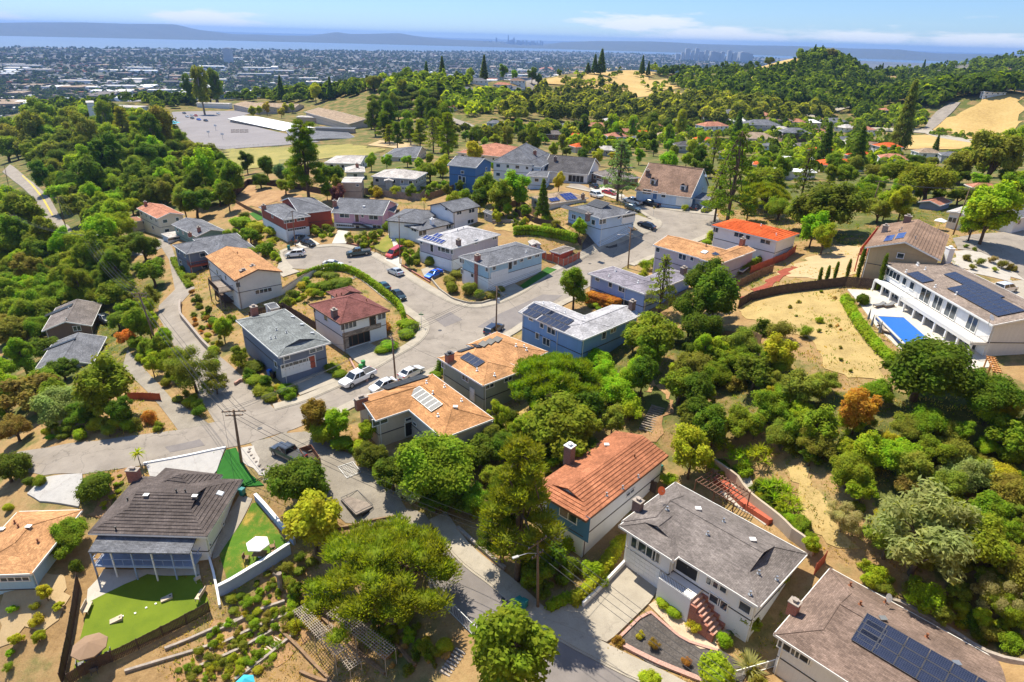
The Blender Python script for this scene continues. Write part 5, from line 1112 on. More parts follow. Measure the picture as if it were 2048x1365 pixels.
def mkproto(kind, i):
    if kind == 'O':        # spreading oak: width 8
        cen = ell(30+4*i, R.uniform(2.9, 3.4), R.uniform(1.6, 2.3), 3.5, -.6, R.uniform(.3, .55)); cen = [c+np.array([.5*math.sin(i*2.1), .5*math.cos(i*3.3), .35*math.sin(c[0]*1.3+i)]) for c in cen]; rd = [R.uniform(.5, 1.3) for _ in cen]; rd = [(r, r, r*.85) for r in rd]
        return 8., 3.5, limbs('trunk', [(0, 0, -.6), (.1, 0, .9), (.25, .1, 1.9), (.1, .2, 3.)], [c*.9 for c in cen[:6]], .34), blobs_to('crown', cen, rd, 24, .19, .6, .74, .5, .5)
    if kind == 'T':        # upright leafy tree: width 6, height 8
        cen = ell(30, 2.2, 2.7, 4.5, -.9, .45); rd = [R.uniform(.5, 1.05) for _ in cen]
        return 6., 4.5, limbs('trunk', [(0, 0, -.6), (0, .05, 1.3), (.1, 0, 3.), (0, .1, 5)], [c*.9 for c in cen[:6]], .2), blobs_to('crown', cen, rd, 30, .155, .6, .72, .5, .5)
    if kind == 'L':        # loose feathery: width 7
        cen = ell(34, 3.0, 2.2, 3.3, -.7, .35); rd = [R.uniform(.5, .9) for _ in cen]
        return 7., 3.3, limbs('trunk', [(0, 0, -.6), (.1, 0, 1.), (.2, .1, 2.2), (.1, .2, 3.)], cen[:9], .2), blobs_to('crown', cen, rd, 40, .17, .3, .5, .5, .45)
    if kind == 'E':        # eucalyptus: width 7, height 15
        cen = []; rd = []
        for k in range(22):
            z = R.uniform(4, 14); a = R.uniform(0, 6.28); q = R.uniform(.8, 2.9)*(1-abs(z-9)/9); cen.append(np.array([math.cos(a)*q, math.sin(a)*q, z])); rd.append((R.uniform(.8, 1.3),)*2+(R.uniform(1., 1.8),))
        return 7., 9., limbs('trunk', [(0, 0, -.8), (.1, 0, 3.), (.4, .1, 7), (.2, .3, 11.5)], cen[:8], .34, 'bark_pale'), blobs_to('crown', cen, rd, 16, .27, .32, .65, .5, .4, -1.1)
    if kind == 'P':        # irregular tall pine: width 7, height 14
        cen = []; rd = []
        for k in range(38):
            z = 3.2+10.3*(k/38)**.9; a = k*2.4+R.uniform(-.4, .4); q = R.uniform(.7, 2.75)*(1-.55*max(0, (z-7)/7)); cen.append(np.array([math.cos(a)*q, math.sin(a)*q, z])); r = R.uniform(.75, 1.3)*(1-.3*(z-4)/10); rd.append((r, r, r*.6))
        return 7., 8.3, limbs('trunk', [(0, 0, -.8), (.1, 0, 3.), (.15, .1, 7), (.1, .05, 12.8)], cen[::3], .3), blobs_to('crown', cen, rd, 60, .2, .22, .66, .35, .5, .9)
    if kind == 'U':        # umbrella pine: width 10
        cen = []; rd = []
        for k in range(74):
            if R.rand() < .2: continue
            a = k*2.4+R.uniform(-.2, .2); q = 4.1*math.sqrt((k+.5)/74)*R.uniform(.88, 1.16)*(1+.1*math.sin(a*3+1)); z = 5.5-2.2*(q/4.25)**2+R.uniform(-.6, .5); cen.append(np.array([math.cos(a)*q, math.sin(a)*q, z])); r = R.uniform(.55, 1.05); rd.append((r, r, r*.6))
        return 10., 4.7, limbs('trunk', [(1.2, -.6, -1.2), (.9, -.4, .6), (.4, -.1, 2.), (.1, 0, 3.6)], cen[::4], .42), blobs_to('crown', cen, rd, 95, .155, .22, .66, .3, .6, 1.1)
    if kind == 'C':        # cone conifer: width 4.6, height 13
        cen = []; rd = []
        for k in range(52):
            f = k/52; z = 1.4+11.2*f; a = k*2.4; q = 1.75*(1-f)**.9+.05; cen.append(np.array([math.cos(a)*q, math.sin(a)*q, z])); r = .45+.55*(1-f); rd.append((r, r, r*.75))
        return 4.6, 6., limbs('trunk', [(0, 0, -.6), (0, 0, 4), (0, 0, 8), (0, 0, 12.6)], [], .26), blobs_to('crown', cen, rd, 20, .26, .3, .7, .45, .5, -.7)
    if kind == 'D':        # cedar with level tiers: width 8, height 13
        cen = []; rd = []
        for k in range(46):
            f = k/46; z = 2.4+10.2*f; a = k*2.4+R.uniform(-.3, .3); q = (3.1*(1-f)**.75+.2)*R.uniform(.55, 1); cen.append(np.array([math.cos(a)*q, math.sin(a)*q, z])); r = R.uniform(.8, 1.3)*(1-.5*f); rd.append((r, r, r*.32))
        return 8., 6.3, limbs('trunk', [(0, 0, -.8), (0, 0, 4), (.05, 0, 8), (0, 0, 12.2)], cen[::2], .3), blobs_to('crown', cen, rd, 34, .26, .3, 0, .35, .5, .2)
    if kind == 'Y':        # slim cypress: width 1, height 4.5
        cen = [np.array([R.uniform(-.08, .08), R.uniform(-.08, .08), .4+.4*k]) for k in range(10)]; rd = [(.46*math.sin(math.pi*(k+1.3)/12.5)**.6,)*2+(.4,) for k in range(10)]
        return 1., 2.2, limbs('trunk', [(0, 0, -.2), (0, 0, .5), (0, 0, 2)], [], .06), blobs_to('crown', cen, rd, 110, .1, .35, .8, .5, .5, 1.)
    if kind in 'SF':       # clipped ball / low mound: width 2
        hz = 1. if kind == 'S' else .55
        cen = [np.array([0, 0, .8*hz])]+[np.array([math.cos(a)*R.uniform(.3, .5), math.sin(a)*R.uniform(.3, .5), hz*R.uniform(.55, 1.05)]) for a in np.arange(0, 6.2, 1.05)]
        rd = [(.72, .72, .72*hz)]+[(R.uniform(.42, .6),)*2+(R.uniform(.42, .56)*hz,) for _ in cen[1:]]
        return 2., .75*hz, limbs('stem', [(0, 0, -.15), (0, 0, .2), (0, 0, .5*hz)], [], .07), blobs_to('foliage', cen, rd, 85, .075, .6, .9, .5, .6)
    if kind == 'B':        # bushy loose shrub: width 2.4
        cen = [np.array([R.uniform(-.7, .7), R.uniform(-.7, .7), R.uniform(.35, 1.35)]) for _ in range(13)]; rd = [R.uniform(.32, .5) for _ in cen]
        return 2.4, .8, limbs('stem', [(0, 0, -.15), (0, 0, .3), (.05, 0, .8)], cen[:4], .07), blobs_to('foliage', cen, rd, 70, .1, .5, .55, .5, .5)
    if kind in 'MAK':      # palm / agave / rosette clump
        Q = []; T = []
        def rosette(o, n, L, wd, elo, ehi, bend, tn=1.):
            for k in range(n):
                a = k*2.4+R.uniform(-.2, .2); e = elo+(ehi-elo)*R.uniform(0, 1); d = np.array([math.cos(a), math.sin(a)]); p = np.array(o, float); sg = 5
                side = np.array([-d[1], d[0], 0])
                for j in range(sg):
                    e2 = e-bend*j/sg; st = L/sg; nx = p+np.array([d[0]*math.cos(e2)*st, d[1]*math.cos(e2)*st, math.sin(e2)*st]); w0 = wd*(1-(j/sg)**1.5); w1 = wd*(1-((j+1)/sg)**1.5)
                    Q.append(np.array([p-side*w0, p+side*w0, nx+side*w1, nx-side*w1])); T.append(tn*R.uniform(.75, 1.25)); p = nx
        if kind == 'M': rosette((0, 0, 3.2), 26, 2.2, .24, .1, 1.2, 1.5); wn, zc = 4., 3.2; tr = [(0, 0, -.3), (.05, 0, 1.5), (0, 0, 3.2)]; rt = .16
        elif kind == 'A': rosette((0, 0, .1), 42, 1.15, .1, .15, 1.35, .35); wn, zc = 2.2, .4; tr = [(0, 0, -.1), (0, 0, .1), (0, 0, .2)]; rt = .12
        else:
            for o in [(0, 0, 1.2), (.7, .3, .9), (-.6, .5, 1.), (.2, -.7, .8), (-.5, -.5, .6), (.9, -.5, .5), (-1., 0, .5), (.3, .9, .6)]: rosette(o, 26, .8, .05, -.1, 1.4, .5)
            wn, zc = 3., .9; tr = [(0, 0, -.2), (0, 0, .5), (0, 0, 1.1)]; rt = .08
        return wn, zc, limbs('trunk', tr, [], rt), leafmesh('crown', np.array(Q), np.array(T))
NV = {'O': 6, 'T': 4, 'L': 3, 'E': 3, 'P': 2, 'U': 1, 'C': 2, 'D': 2, 'Y': 1, 'S': 2, 'F': 2, 'B': 2, 'M': 1, 'A': 1, 'K': 1}
for k, n in NV.items():
    PROTO[k] = []
    for i in range(n): LF = [1., .78, 1.3, 1.1, .88, .7][i]; PROTO[k].append(mkproto(k, i))
LF = 1.
KNAME = {'O': ('oak_tree', 'spreading oak', 'tree'), 'T': ('leafy_tree', 'leafy tree', 'tree'), 'L': ('feathery_tree', 'loose feathery tree', 'tree'), 'E': ('eucalyptus_tree', 'tall eucalyptus', 'tree'), 'P': ('pine_tree', 'tall pine', 'tree'), 'U': ('umbrella_pine', 'broad flat-topped pine', 'tree'),
         'C': ('conifer_tree', 'pointed conifer', 'tree'), 'D': ('cedar_tree', 'tiered cedar', 'tree'), 'Y': ('cypress_tree', 'slim cypress', 'tree'), 'S': ('round_shrub', 'rounded shrub', 'shrub'), 'F': ('low_shrub', 'low shrub', 'shrub'), 'B': ('bushy_shrub', 'bushy shrub', 'shrub'), 'M': ('palm_tree', 'small palm', 'palm'), 'A': ('agave_plant', 'spiky agave', 'plant'), 'K': ('spiky_plant', 'clump of spiky rosettes', 'plant')}
def wpt(px, py, D):
    d = ray(px, py); return CAM+d*(D/math.hypot(d.x, d.y))
_BB = []
def blocked(x, y):
    if not _BB:
        for P in HARD+[q for h_ in HOUSES for q in getattr(h_, 'rects', [])]: xs = [p[0] for p in P]; ys = [p[1] for p in P]; _BB.append((min(xs), max(xs), min(ys), max(ys), P))
    return any(a < x < b and c < y < d and in_poly(np.array([x]), np.array([y]), P)[0] for a, b, c, d, P in _BB)
AUTO = []                                   # things whose label is written at the end
def plant(kind, px, py, wpx, colr='g', zs=1., label=None, group=None, near=None, at_ground=None, wm=None, D=None, name=None):
    wn, zc, tm, cm = rnd.choice(PROTO[kind]); d = ray(px, py); cf = d.dot(FWD)/d.length
    if D is not None:
        t = wpt(px, py, D); p = Vector((t.x, t.y, H(t.x, t.y))); W = wpx/FPX*(p-CAM).dot(FWD); zs = min(1.05, max(.55, (t.z-p.z)/(zc/wn*W)))
    elif at_ground is None:
        p = G(px, py, 0., zc*zs/wn*wpx/FPX*cf) if wm is None else G(px, py, zc*zs/wn*wm, 0.)
        W = wpx/FPX*(p-CAM).dot(FWD) if wm is None else wm
    else: p = at_ground; W = wm
    if group and blocked(p.x, p.y): return None
    z = H(p.x, p.y); s = W/wn; nm, kn, cat = KNAME[kind]
    root = empty(name or nm, (p.x, p.y, z)); root.rotation_euler.z = rnd.uniform(0, 6.28) if kind != 'U' else -.5; root.scale = (s*rnd.uniform(.95, 1.05), s*rnd.uniform(.95, 1.05), s*zs)
    base = LEAVES[colr][1]; j = [rnd.uniform(.85, 1.18), rnd.uniform(.88, 1.12)]
    a = link(tm.name.split('.')[0], tm, root); c = link(cm.name.split('.')[0], cm, root); c.color = (base[0]*j[0], base[1]*j[1], base[2]*j[0], 1)
    root['category'] = cat
    if group: root['group'] = group
    if label: root['label'] = label
    else: AUTO.append((root, kn, colr, px, py, wpx, near))
    return root
TREES = [
 ('U',765,1118,305,'g'),('P',1040,1000,180,'g'),('P',1005,1030,110,'d'),('T',1030,1300,190,'g'),('O',592,966,135,'d'),('T',625,1035,128,'y'),('O',872,925,185,'g'),('O',785,945,95,'d'),('O',960,905,90,'d'),('B',818,972,62,'w'),('O',905,985,90,'d'),
 ('O',1090,1110,95,'d'),('O',1070,1150,80,'g'),('B',1145,1085,48,'b'),('B',958,1022,32,'y'),('B',995,1062,34,'y'),('B',1190,1140,62,'b'),('T',627,832,70,'r'),('T',674,843,62,'b'),('S',645,868,58,'b'),('F',684,886,54,'b'),('T',733,862,46,'b'),('O',742,905,70,'d'),('B',722,885,34,'r'),('B',755,930,40,'g'),
 ('U',1110,738,190,'g'),('O',1135,850,165,'g'),('O',1060,850,80,'b'),('O',1230,775,90,'b'),('O',1310,675,135,'g'),('T',1265,745,70,'b'),('B',1262,822,62,'y'),('T',1225,840,60,'o'),('O',1170,785,90,'o'),('T',985,872,52,'o'),('O',1010,890,80,'d'),('B',1120,905,50,'d'),('O',1180,905,90,'d'),
 ('T',1385,900,96,'y'),('O',1400,825,95,'d'),('O',1360,770,100,'g'),('T',1430,850,70,'y'),('B',1337,962,42,'b'),
 ('L',385,738,120,'o'),('L',345,720,70,'g'),('L',430,765,60,'o'),('T',445,656,46,'b'),('S',428,700,24,'b'),('S',431,725,17,'b'),('F',508,733,44,'d'),('F',512,762,44,'g'),('F',525,780,44,'g'),('F',538,795,36,'g'),('F',575,780,46,'g'),('S',560,745,24,'d'),('F',665,737,38,'g'),('F',680,748,34,'g'),('F',816,650,48,'b'),('F',812,668,38,'b'),('F',778,692,44,'b'),('F',765,700,34,'b'),
 ('S',766,652,34,'n'),('B',748,668,26,'y'),('B',735,655,22,'y'),('F',637,548,24,'o'),('F',662,553,40,'o'),('F',684,566,48,'o'),('F',652,572,42,'g'),('F',605,570,26,'y'),('B',622,588,26,'y'),('F',590,588,24,'g'),('B',575,602,26,'o'),('B',640,590,18,'g'),
 ('O',12,935,84,'d'),('S',188,975,70,'d'),('O',142,1062,82,'g'),('O',125,1090,60,'g'),('S',80,962,28,'g'),('S',58,964,24,'d'),('M',275,908,34,'y'),('T',205,768,112,'g'),('O',60,785,112,'k'),('O',120,808,115,'s'),('O',30,855,75,'k'),('O',170,830,70,'d'),('T',240,818,62,'d'),('B',300,832,40,'n'),('B',270,845,36,'o'),
 ('T',275,645,64,'g'),('O',255,675,52,'n'),('O',300,690,52,'g'),('T',322,690,46,'g'),('B',285,718,26,'b'),('O',235,640,50,'o'),('O',262,615,52,'g'),('T',243,575,50,'g'),
 ('O',287,493,76,'d'),('O',305,543,76,'g'),('T',215,470,48,'o'),('F',222,492,44,'b'),('F',380,553,26,'g'),('F',372,535,24,'g'),('F',362,520,20,'g'),('B',392,598,26,'d'),('B',384,585,16,'r'),('B',398,612,18,'o'),('B',407,528,14,'y'),
 ('F',480,445,46,'b'),('F',515,455,46,'y'),('F',545,462,40,'y'),('O',500,470,44,'g'),('B',533,497,44,'g'),('B',500,510,40,'g'),('B',550,510,22,'b'),('S',558,520,14,'y'),
 ('T',492,320,38,'d'),('T',533,332,40,'d'),('T',560,345,34,'u'),('T',580,352,36,'g'),('P',608,308,84,'d'),('O',655,350,60,'d'),('T',600,345,30,'y'),('O',570,372,44,'g'),('T',674,386,36,'p'),('O',520,360,40,'d'),
 ('O',860,342,54,'g'),('T',885,330,44,'y'),('O',830,352,46,'g'),('P',896,262,46,'g'),('D',866,270,44,'g'),('T',950,303,40,'y'),('T',1022,326,40,'o'),('T',970,372,52,'g'),('T',1000,388,62,'g'),('T',1035,372,62,'b'),('T',960,395,44,'d'),('T',1118,360,34,'y'),('D',1240,342,78,'u'),('T',1336,326,46,'b'),('C',1086,402,30,'d'),('T',1160,452,34,'b'),('T',995,432,24,'y'),('M',848,402,22,'y'),('B',905,395,34,'b'),('B',930,388,30,'b'),('M',925,370,20,'b'),
 ('D',1468,362,112,'d',1.15),('D',1438,385,70,'g',1.1),('T',1150,565,78,'g'),('D',1325,572,74,'o',1.1),('T',1410,560,90,'d',1.15),('T',1432,590,100,'d',1.1),('T',1385,612,90,'d'),('O',1400,655,100,'d'),('O',1455,700,80,'b'),
 ('T',1628,452,62,'b'),('T',1650,470,56,'b'),('O',1662,412,138,'d',1.05),('O',1612,425,84,'o',1.),('D',1612,350,62,'d',1.1),('O',1535,365,100,'g'),('U',1530,378,100,'g'),('T',1500,405,50,'b'),('O',1560,415,60,'g'),('T',1565,335,50,'g'),('T',1808,402,70,'b'),('T',1775,405,50,'b'),('T',1985,412,108,'b'),('T',1950,440,60,'b'),('O',1992,308,120,'o',1.2),('O',1925,330,80,'o',1.1),('O',1862,360,110,'g'),('O',1800,345,80,'g'),('O',1760,420,60,'o'),('O',1735,385,60,'g'),('O',2040,370,70,'g'),
 ('C',1652,292,32,'d'),('C',1718,302,34,'d'),('C',1812,240,40,'k',1.3),('C',1873,290,14,'d'),('C',1475,262,26,'d'),('D',1430,300,50,'g'),
 ('O',1850,728,190,'d'),('O',1990,790,130,'d'),('O',2030,870,110,'g'),('T',1562,702,74,'y'),('O',1512,742,96,'d'),('O',1475,720,80,'g'),('O',1430,745,70,'g'),('O',1600,780,110,'o'),('O',1540,812,95,'g'),('O',1650,765,70,'o'),('T',1720,815,86,'n'),('L',1700,845,60,'y'),('O',1760,785,70,'g'),('O',1480,845,90,'g'),('O',1570,870,80,'o'),('T',1590,860,60,'g'),('L',1640,880,90,'o'),('O',1700,940,100,'g'),('O',1790,905,100,'b'),('T',1740,900,70,'b'),('O',1860,845,90,'g'),('O',1900,900,90,'o'),('L',1940,950,110,'s'),('O',2020,980,100,'o'),('L',1690,1035,80,'s'),('L',1850,1065,230,'s'),('O',1780,1080,110,'o'),('O',1965,1080,160,'g'),('O',2035,1130,110,'o'),('O',1990,1020,90,'g'),('O',1880,985,90,'o'),('O',1830,970,70,'k'),('L',2000,1190,100,'s'),
 ('B',1850,1200,78,'b'),('B',1742,1160,42,'b'),('S',1605,1048,38,'g'),('O',1492,1236,72,'g'),('S',1450,1280,34,'b'),('S',1432,1348,84,'b'),('F',1330,1206,40,'b'),('F',1352,1222,44,'b'),('B',1390,1252,40,'y'),('B',1238,1282,26,'r'),('B',1280,1270,22,'y'),('B',1308,1290,28,'r'),('B',1372,1325,26,'r'),('A',1500,1330,76,'s'),('S',1300,1362,50,'y'),('A',1468,1262,34,'u'),
 ('K',1555,975,80,'b'),('K',1520,905,70,'y'),('K',1580,1005,60,'b'),('K',1480,910,60,'b'),('K',1450,890,50,'y'),('B',1560,1160,36,'b'),('B',1545,1180,32,'y'),('B',1940,1240,44,'d'),('B',1980,1270,50,'o'),('B',2020,1290,50,'g'),('B',1925,1235,26,'y'),
 ('S',862,522,26,'o'),('S',834,525,16,'g'),('F',915,548,34,'o'),('F',898,560,30,'o'),('S',905,575,28,'g'),('S',940,578,34,'o'),('S',958,590,26,'g'),('F',985,590,34,'o'),('S',1003,578,16,'o'),('S',948,564,16,'y'),('S',873,545,16,'n'),
 ('S',642,428,18,'b'),('S',640,440,14,'b'),('B',655,442,18,'b'),('B',630,465,20,'b'),('B',645,475,18,'b'),('B',700,480,20,'s'),('B',720,485,18,'s'),('S',745,470,18,'g'),('S',735,480,14,'r'),('S',725,492,16,'g'),('S',776,452,24,'g'),('S',760,465,16,'g'),
 ('B',1690,560,8,'g'),('B',1425,470,26,'y'),('B',1440,478,24,'b'),('B',1290,533,30,'b'),('B',1310,528,30,'b'),('B',1285,548,26,'y'),('B',1700,605,26,'g'),('S',1725,600,30,'d'),('B',1560,665,60,'k'),('B',1530,655,50,'d'),('B',1610,665,34,'g'),('B',1640,640,20,'b'),
 ('B',1935,515,20,'k'),('B',1960,525,22,'k'),('B',1985,520,20,'s'),('B',2005,530,24,'k'),('B',1945,535,16,'g'),('B',2025,535,22,'k'),('B',1990,540,14,'b'),('B',1932,493,12,'g'),('B',1950,498,12,'g'),
 ('B',1090,440,20,'b'),('B',1230,362,18,'n'),('B',1268,372,14,'n'),('S',1342,394,16,'b'),('B',1330,402,16,'o'),('B',1370,417,18,'b'),
]
for t in TREES: plant(*t)
for x, y in ((1672,545),(1697,540),(1722,530),(1748,528),(1780,526),(1655,553),(1640,556),(1765,545)): plant('Y', x, y, 8 if x < 1700 else 10, 'd', 1.3 if x < 1700 else 1.8)
# masses of trees: every tree a thing of its own
def scatter(poly, n, w0, w1, kinds, cols, group, label, seed, gap=.55, zs=1., avoid=(), persp=None, name=None):
    q = random.Random(seed); xs = [p[0] for p in poly]; ys = [p[1] for p in poly]; got = []
    P = np.array(poly); tries = 0
    while len(got) < n and tries < n*60:
        tries += 1; x = q.uniform(min(xs), max(xs)); y = q.uniform(min(ys), max(ys))
        if not in_poly(np.array([x]), np.array([y]), poly)[0]: continue
        if any(in_poly(np.array([x]), np.array([y]), a)[0] for a in avoid): continue
        w_ = q.uniform(w0, w1)*(1 if persp is None else persp(y))
        if any(abs(x-a)/(gap*(w_+b)*.5) < 1 and abs(y-c)/(gap*(w_+b)*.32) < 1 for a, c, b in got): continue
        got.append((x, y, w_)); c = q.choice(cols); k = q.choice(kinds)
        sub = '' if n < 12 else (', upper ' if y < (min(ys)+max(ys))/2 else ', lower ')+('left' if x < min(xs)+(max(xs)-min(xs))/3 else ('right' if x > max(xs)-(max(xs)-min(xs))/3 else 'middle'))+' part'
        plant(k, x, y, w_, c, zs*q.uniform(.9, 1.15), label=label.format(('small ' if w_ < w0+(w1-w0)*.33 else ('large ' if w_ > w1-(w1-w0)*.33 else ''))+LEAVES[c][0]+' '+(KNAME[k][1] if not isinstance(name, str) else 'rounded tree'))+(sub if len(label.split()) < 9 else ''), group=group, name=name.get(k) if isinstance(name, dict) else name)
    return got
SCHOOL = [(330,218),(500,212),(740,228),(770,300),(640,320),(470,345),(440,305),(390,298),(340,260)]
ROADW = [(0,325),(45,340),(105,395),(125,435),(155,475),(120,480),(60,410),(0,360)]
scatter([(0,250),(120,215),(250,225),(330,245),(400,300),(470,335),(468,400),(380,405),(285,400),(230,440),(180,440),(110,380),(60,325),(0,320)], 150, 36, 80, 'OOOOTT', 'ggddobg', 'trees of the left woods above the road', '{} in the left woods above the road', 3, .36, avoid=[SCHOOL, ROADW], name='woodland_tree')
scatter([(0,375),(60,420),(110,480),(160,480),(230,450),(250,520),(245,585),(190,590),(110,590),(80,640),(0,660)], 100, 40, 82, 'OOOOTT', 'gggdbo', 'trees of the left woods below the road', '{} in the left woods below the road', 4, .38, avoid=[ROADW], name='woodland_tree')
scatter([(0,655),(80,600),(90,690),(70,720),(90,745),(130,735),(110,790),(0,820)], 22, 50, 80, 'OT', 'gbdog', 'trees around the pale grey roof at left', '{} around the pale grey roof at left', 5, .6)
scatter([(210,560),(240,590),(300,590),(312,620),(340,700),(300,740),(250,690),(225,640)], 9, 36, 52, 'OTL', 'gbo', 'trees under the power lines', '{} below the power lines by the lane', 6, .7)
scatter([(1380,690),(1480,690),(1560,720),(1640,800),(1760,830),(1880,820),(1960,830),(2048,800),(2048,1290),(1980,1220),(1830,1130),(1720,1000),(1640,930),(1500,880),(1420,860),(1360,800)], 74, 36, 88, 'OOTLLB', 'gdoobgy', 'trees of the overgrown right slope', '{} on the overgrown right slope', 7, .5)
scatter([(1200,690),(1360,640),(1420,690),(1400,800),(1340,760),(1230,760),(1200,850),(1050,880),(980,830),(1050,790)], 14, 50, 80, 'OT', 'gdb', 'trees between the orange roof and the steps', '{} between the orange roof and the hillside steps', 8, .8)
scatter([(740,925),(860,900),(1000,900),(1000,1000),(900,1010),(790,985)], 9, 55, 80, 'OT', 'gdd', 'trees behind the gravel yard', '{} at the edge of the gravel yard', 9, .6)
scatter([(1020,1080),(1090,1090),(1150,1130),(1100,1190),(1040,1160)], 7, 40, 60, 'OB', 'ddg', 'undergrowth beside the utility pole', '{} beside the foreground utility pole', 10, .6)
scatter([(1380,250),(1500,310),(1560,300),(1760,330),(1900,300),(2048,270),(2048,400),(1890,390),(1760,380),(1640,340),(1500,350),(1420,300)], 40, 30, 56, 'OOTT', 'ggobd', 'trees behind the street at right', '{} behind the street at right', 12, .7, .85, avoid=[[(1390,225),(1790,225),(1790,322),(1390,322)]])
scatter([(1060,300),(1130,290),(1400,260),(1440,330),(1420,350),(1330,300),(1230,330),(1200,320),(1100,300)], 30, 20, 34, 'OTT', 'gbdoy', 'trees behind the far street', '{} behind the far street houses', 13, .7)
scatter([(640,345),(690,340),(730,340),(760,360),(690,352),(640,395)], 8, 20, 34, 'OT', 'gdb', 'trees below the playing field', '{} below the playing field', 14, .8)
scatter([(740,312),(900,300),(900,345),(860,360),(740,335)], 9, 22, 36, 'OT', 'gby', 'garden trees before the field', '{} in the gardens before the field', 15, .9)
scatter([(735,190),(790,175),(870,185),(905,230),(860,285),(770,285),(740,250)], 44, 26, 44, 'OOEP', 'gdd', 'trees beside the school hall', '{} beside the school hall', 16, .42, .8)
scatter([(880,260),(1100,250),(1400,240),(1400,262),(1200,285),(900,285)], 40, 20, 34, 'OTE', 'gdbo', 'trees in the near valley', '{} in the near valley', 17, .6, .8)
scatter([(470,212),(500,205),(590,214),(560,226),(500,222)], 9, 15, 20, 'T', 'yy', 'yellow-green trees by the school', '{} in the row by the school annexe', 20, .6)
scatter([(345,180),(430,165),(450,190),(380,222),(345,222)], 9, 40, 60, 'EEO', 'oog', 'tall trees by the car park', '{} behind the school car park', 21, .6, .72)
scatter([(180,225),(300,240),(330,275),(290,290),(200,255)], 8, 36, 52, 'EPO', 'dog', 'tall trees at the school edge', '{} at the edge of the school yard', 22, .6, .8)

# garden planting between the houses
GARD = [([(395,600),(470,640),(440,690),(400,650)],8,'behind the curved block wall'),([(600,560),(700,565),(690,580),(620,600),(560,610)],12,'in the clipped shrub garden'),([(480,430),(560,470),(540,510),(450,470),(440,440)],14,'on the bank below the red brick house'),([(620,425),(660,430),(665,470),(625,470)],10,'between the red brick and pink houses'),
  ([(690,470),(760,470),(745,495),(700,490)],12,'in the pink house front garden'),([(800,470),(840,500),(830,530),(800,510)],6,'beside the white stepped house'),([(985,415),(1110,425),(1130,465),(1020,445)],10,'in the dry back yard'),([(740,365),(860,365),(930,370),(860,390),(740,384)],20,'behind the board fence'),([(1000,290),(1090,345),(1040,345),(980,330)],10,'on the far street gardens'),
  ([(1270,365),(1400,400),(1340,408),(1280,395)],8,'in the cape house garden'),([(1200,590),(1260,640),(1230,660),(1180,610)],10,'beside the periwinkle house'),([(1060,690),(1150,700),(1160,690),(1060,660)],6,'below the blue house'),([(1400,500),(1420,470),(1500,500),(1560,500),(1500,540)],10,'around the red tile house'),
  ([(690,880),(780,920),(760,960),(720,930)],10,'beside the gravel yard'),([(1010,830),(1090,850),(1060,900),(990,880)],10,'behind the sage house'),([(1100,880),(1180,850),(1090,960),(1060,1000)],12,'left of the terracotta house'),([(1230,960),(1310,920),(1330,960),(1290,1000)],8,'right of the terracotta house'),([(1540,1110),(1600,1160),(1570,1210),(1530,1215)],8,'between the lower right houses'),
  ([(480,880),(560,870),(610,900),(540,905)],0,'x'),([(870,700),(900,740),(880,760),(850,760)],4,'by the sage house pavement'),([(1420,930),(1640,1100),(1620,1060),(1500,930)],18,'above the tan retaining wall'),([(1700,1150),(2040,1310),(2048,1270),(1750,1120)],16,'behind the lower right roof'),([(640,1180),(820,1230),(900,1300),(830,1330),(700,1240)],16,'under the broad pine'),([(0,1000),(60,1000),(100,1150),(150,1090),(160,1150),(60,1200)],8,'by the tan roof at the left edge'),
  ([(640,770),(560,800),(500,760),(460,740),(480,700)],8,'on the bank left of the slate blue house'),([(120,830),(250,850),(330,850),(300,860),(60,880)],12,'along the lower road bank'),([(250,700),(330,730),(420,820),(380,840)],12,'between the track and the lane')]
for i, (pl, n, lb) in enumerate(GARD):
    if n: scatter(pl, int(n*1.6), 10 if pl[0][1] < 700 else 18, 28 if pl[0][1] < 700 else 46, 'BBBFST', 'ggbyod', 'garden shrubs '+lb, '{} '+lb, 60+i, .55, name={'B': 'garden_shrub'})
scatter([(2060,780),(2330,760),(2330,1300),(2060,1300)], 26, 60, 100, 'OOL', 'gdob', 'trees beyond the right edge', '{} just beyond the right edge', 91, .6)
scatter([(-260,400),(-10,380),(-10,860),(-260,820)], 34, 44, 70, 'OOT', 'gdob', 'trees beyond the left edge', '{} just beyond the left edge', 92, .5)
# ------------------------------------------------------------------ cars
def cpaint(name, c, metal=.25):
    if name not in MAT:
        N = mk(name); N.b.inputs['Base Color'].default_value = (*c, 1); N.b.inputs['Roughness'].default_value = .28; N.b.inputs['Metallic'].default_value = metal; N.b.inputs['Coat Weight'].default_value = .8; N.b.inputs['Coat Roughness'].default_value = .06
    return name
CARC = {'white': (.78, .79, .80), 'silver': (.48, .52, .57), 'black': (.012, .013, .015), 'navy': (.02, .03, .06), 'teal green': (.02, .075, .085), 'dark green': (.015, .035, .035), 'red': (.45, .02, .025), 'blue': (.01, .13, .75), 'grey': (.16, .17, .18), 'dark grey': (.05, .055, .06), 'slate': (.05, .085, .10), 'tan': (.4, .33, .24)}
CARMESH = {}
def loft(m, secs):
    rings = []
    for sx in secs:
        b = len(m.v); m.v += sx; rings.append(b); n = len(sx)
    for a, b in zip(rings, rings[1:]):
        for j in range(n): m.f.append((a+j, a+(j+1) % n, b+(j+1) % n, b+j)); m.m.append(0)
    m.f.append(tuple(rings[0]+j for j in reversed(range(n)))); m.m.append(0); m.f.append(tuple(rings[-1]+j for j in range(n))); m.m.append(0)
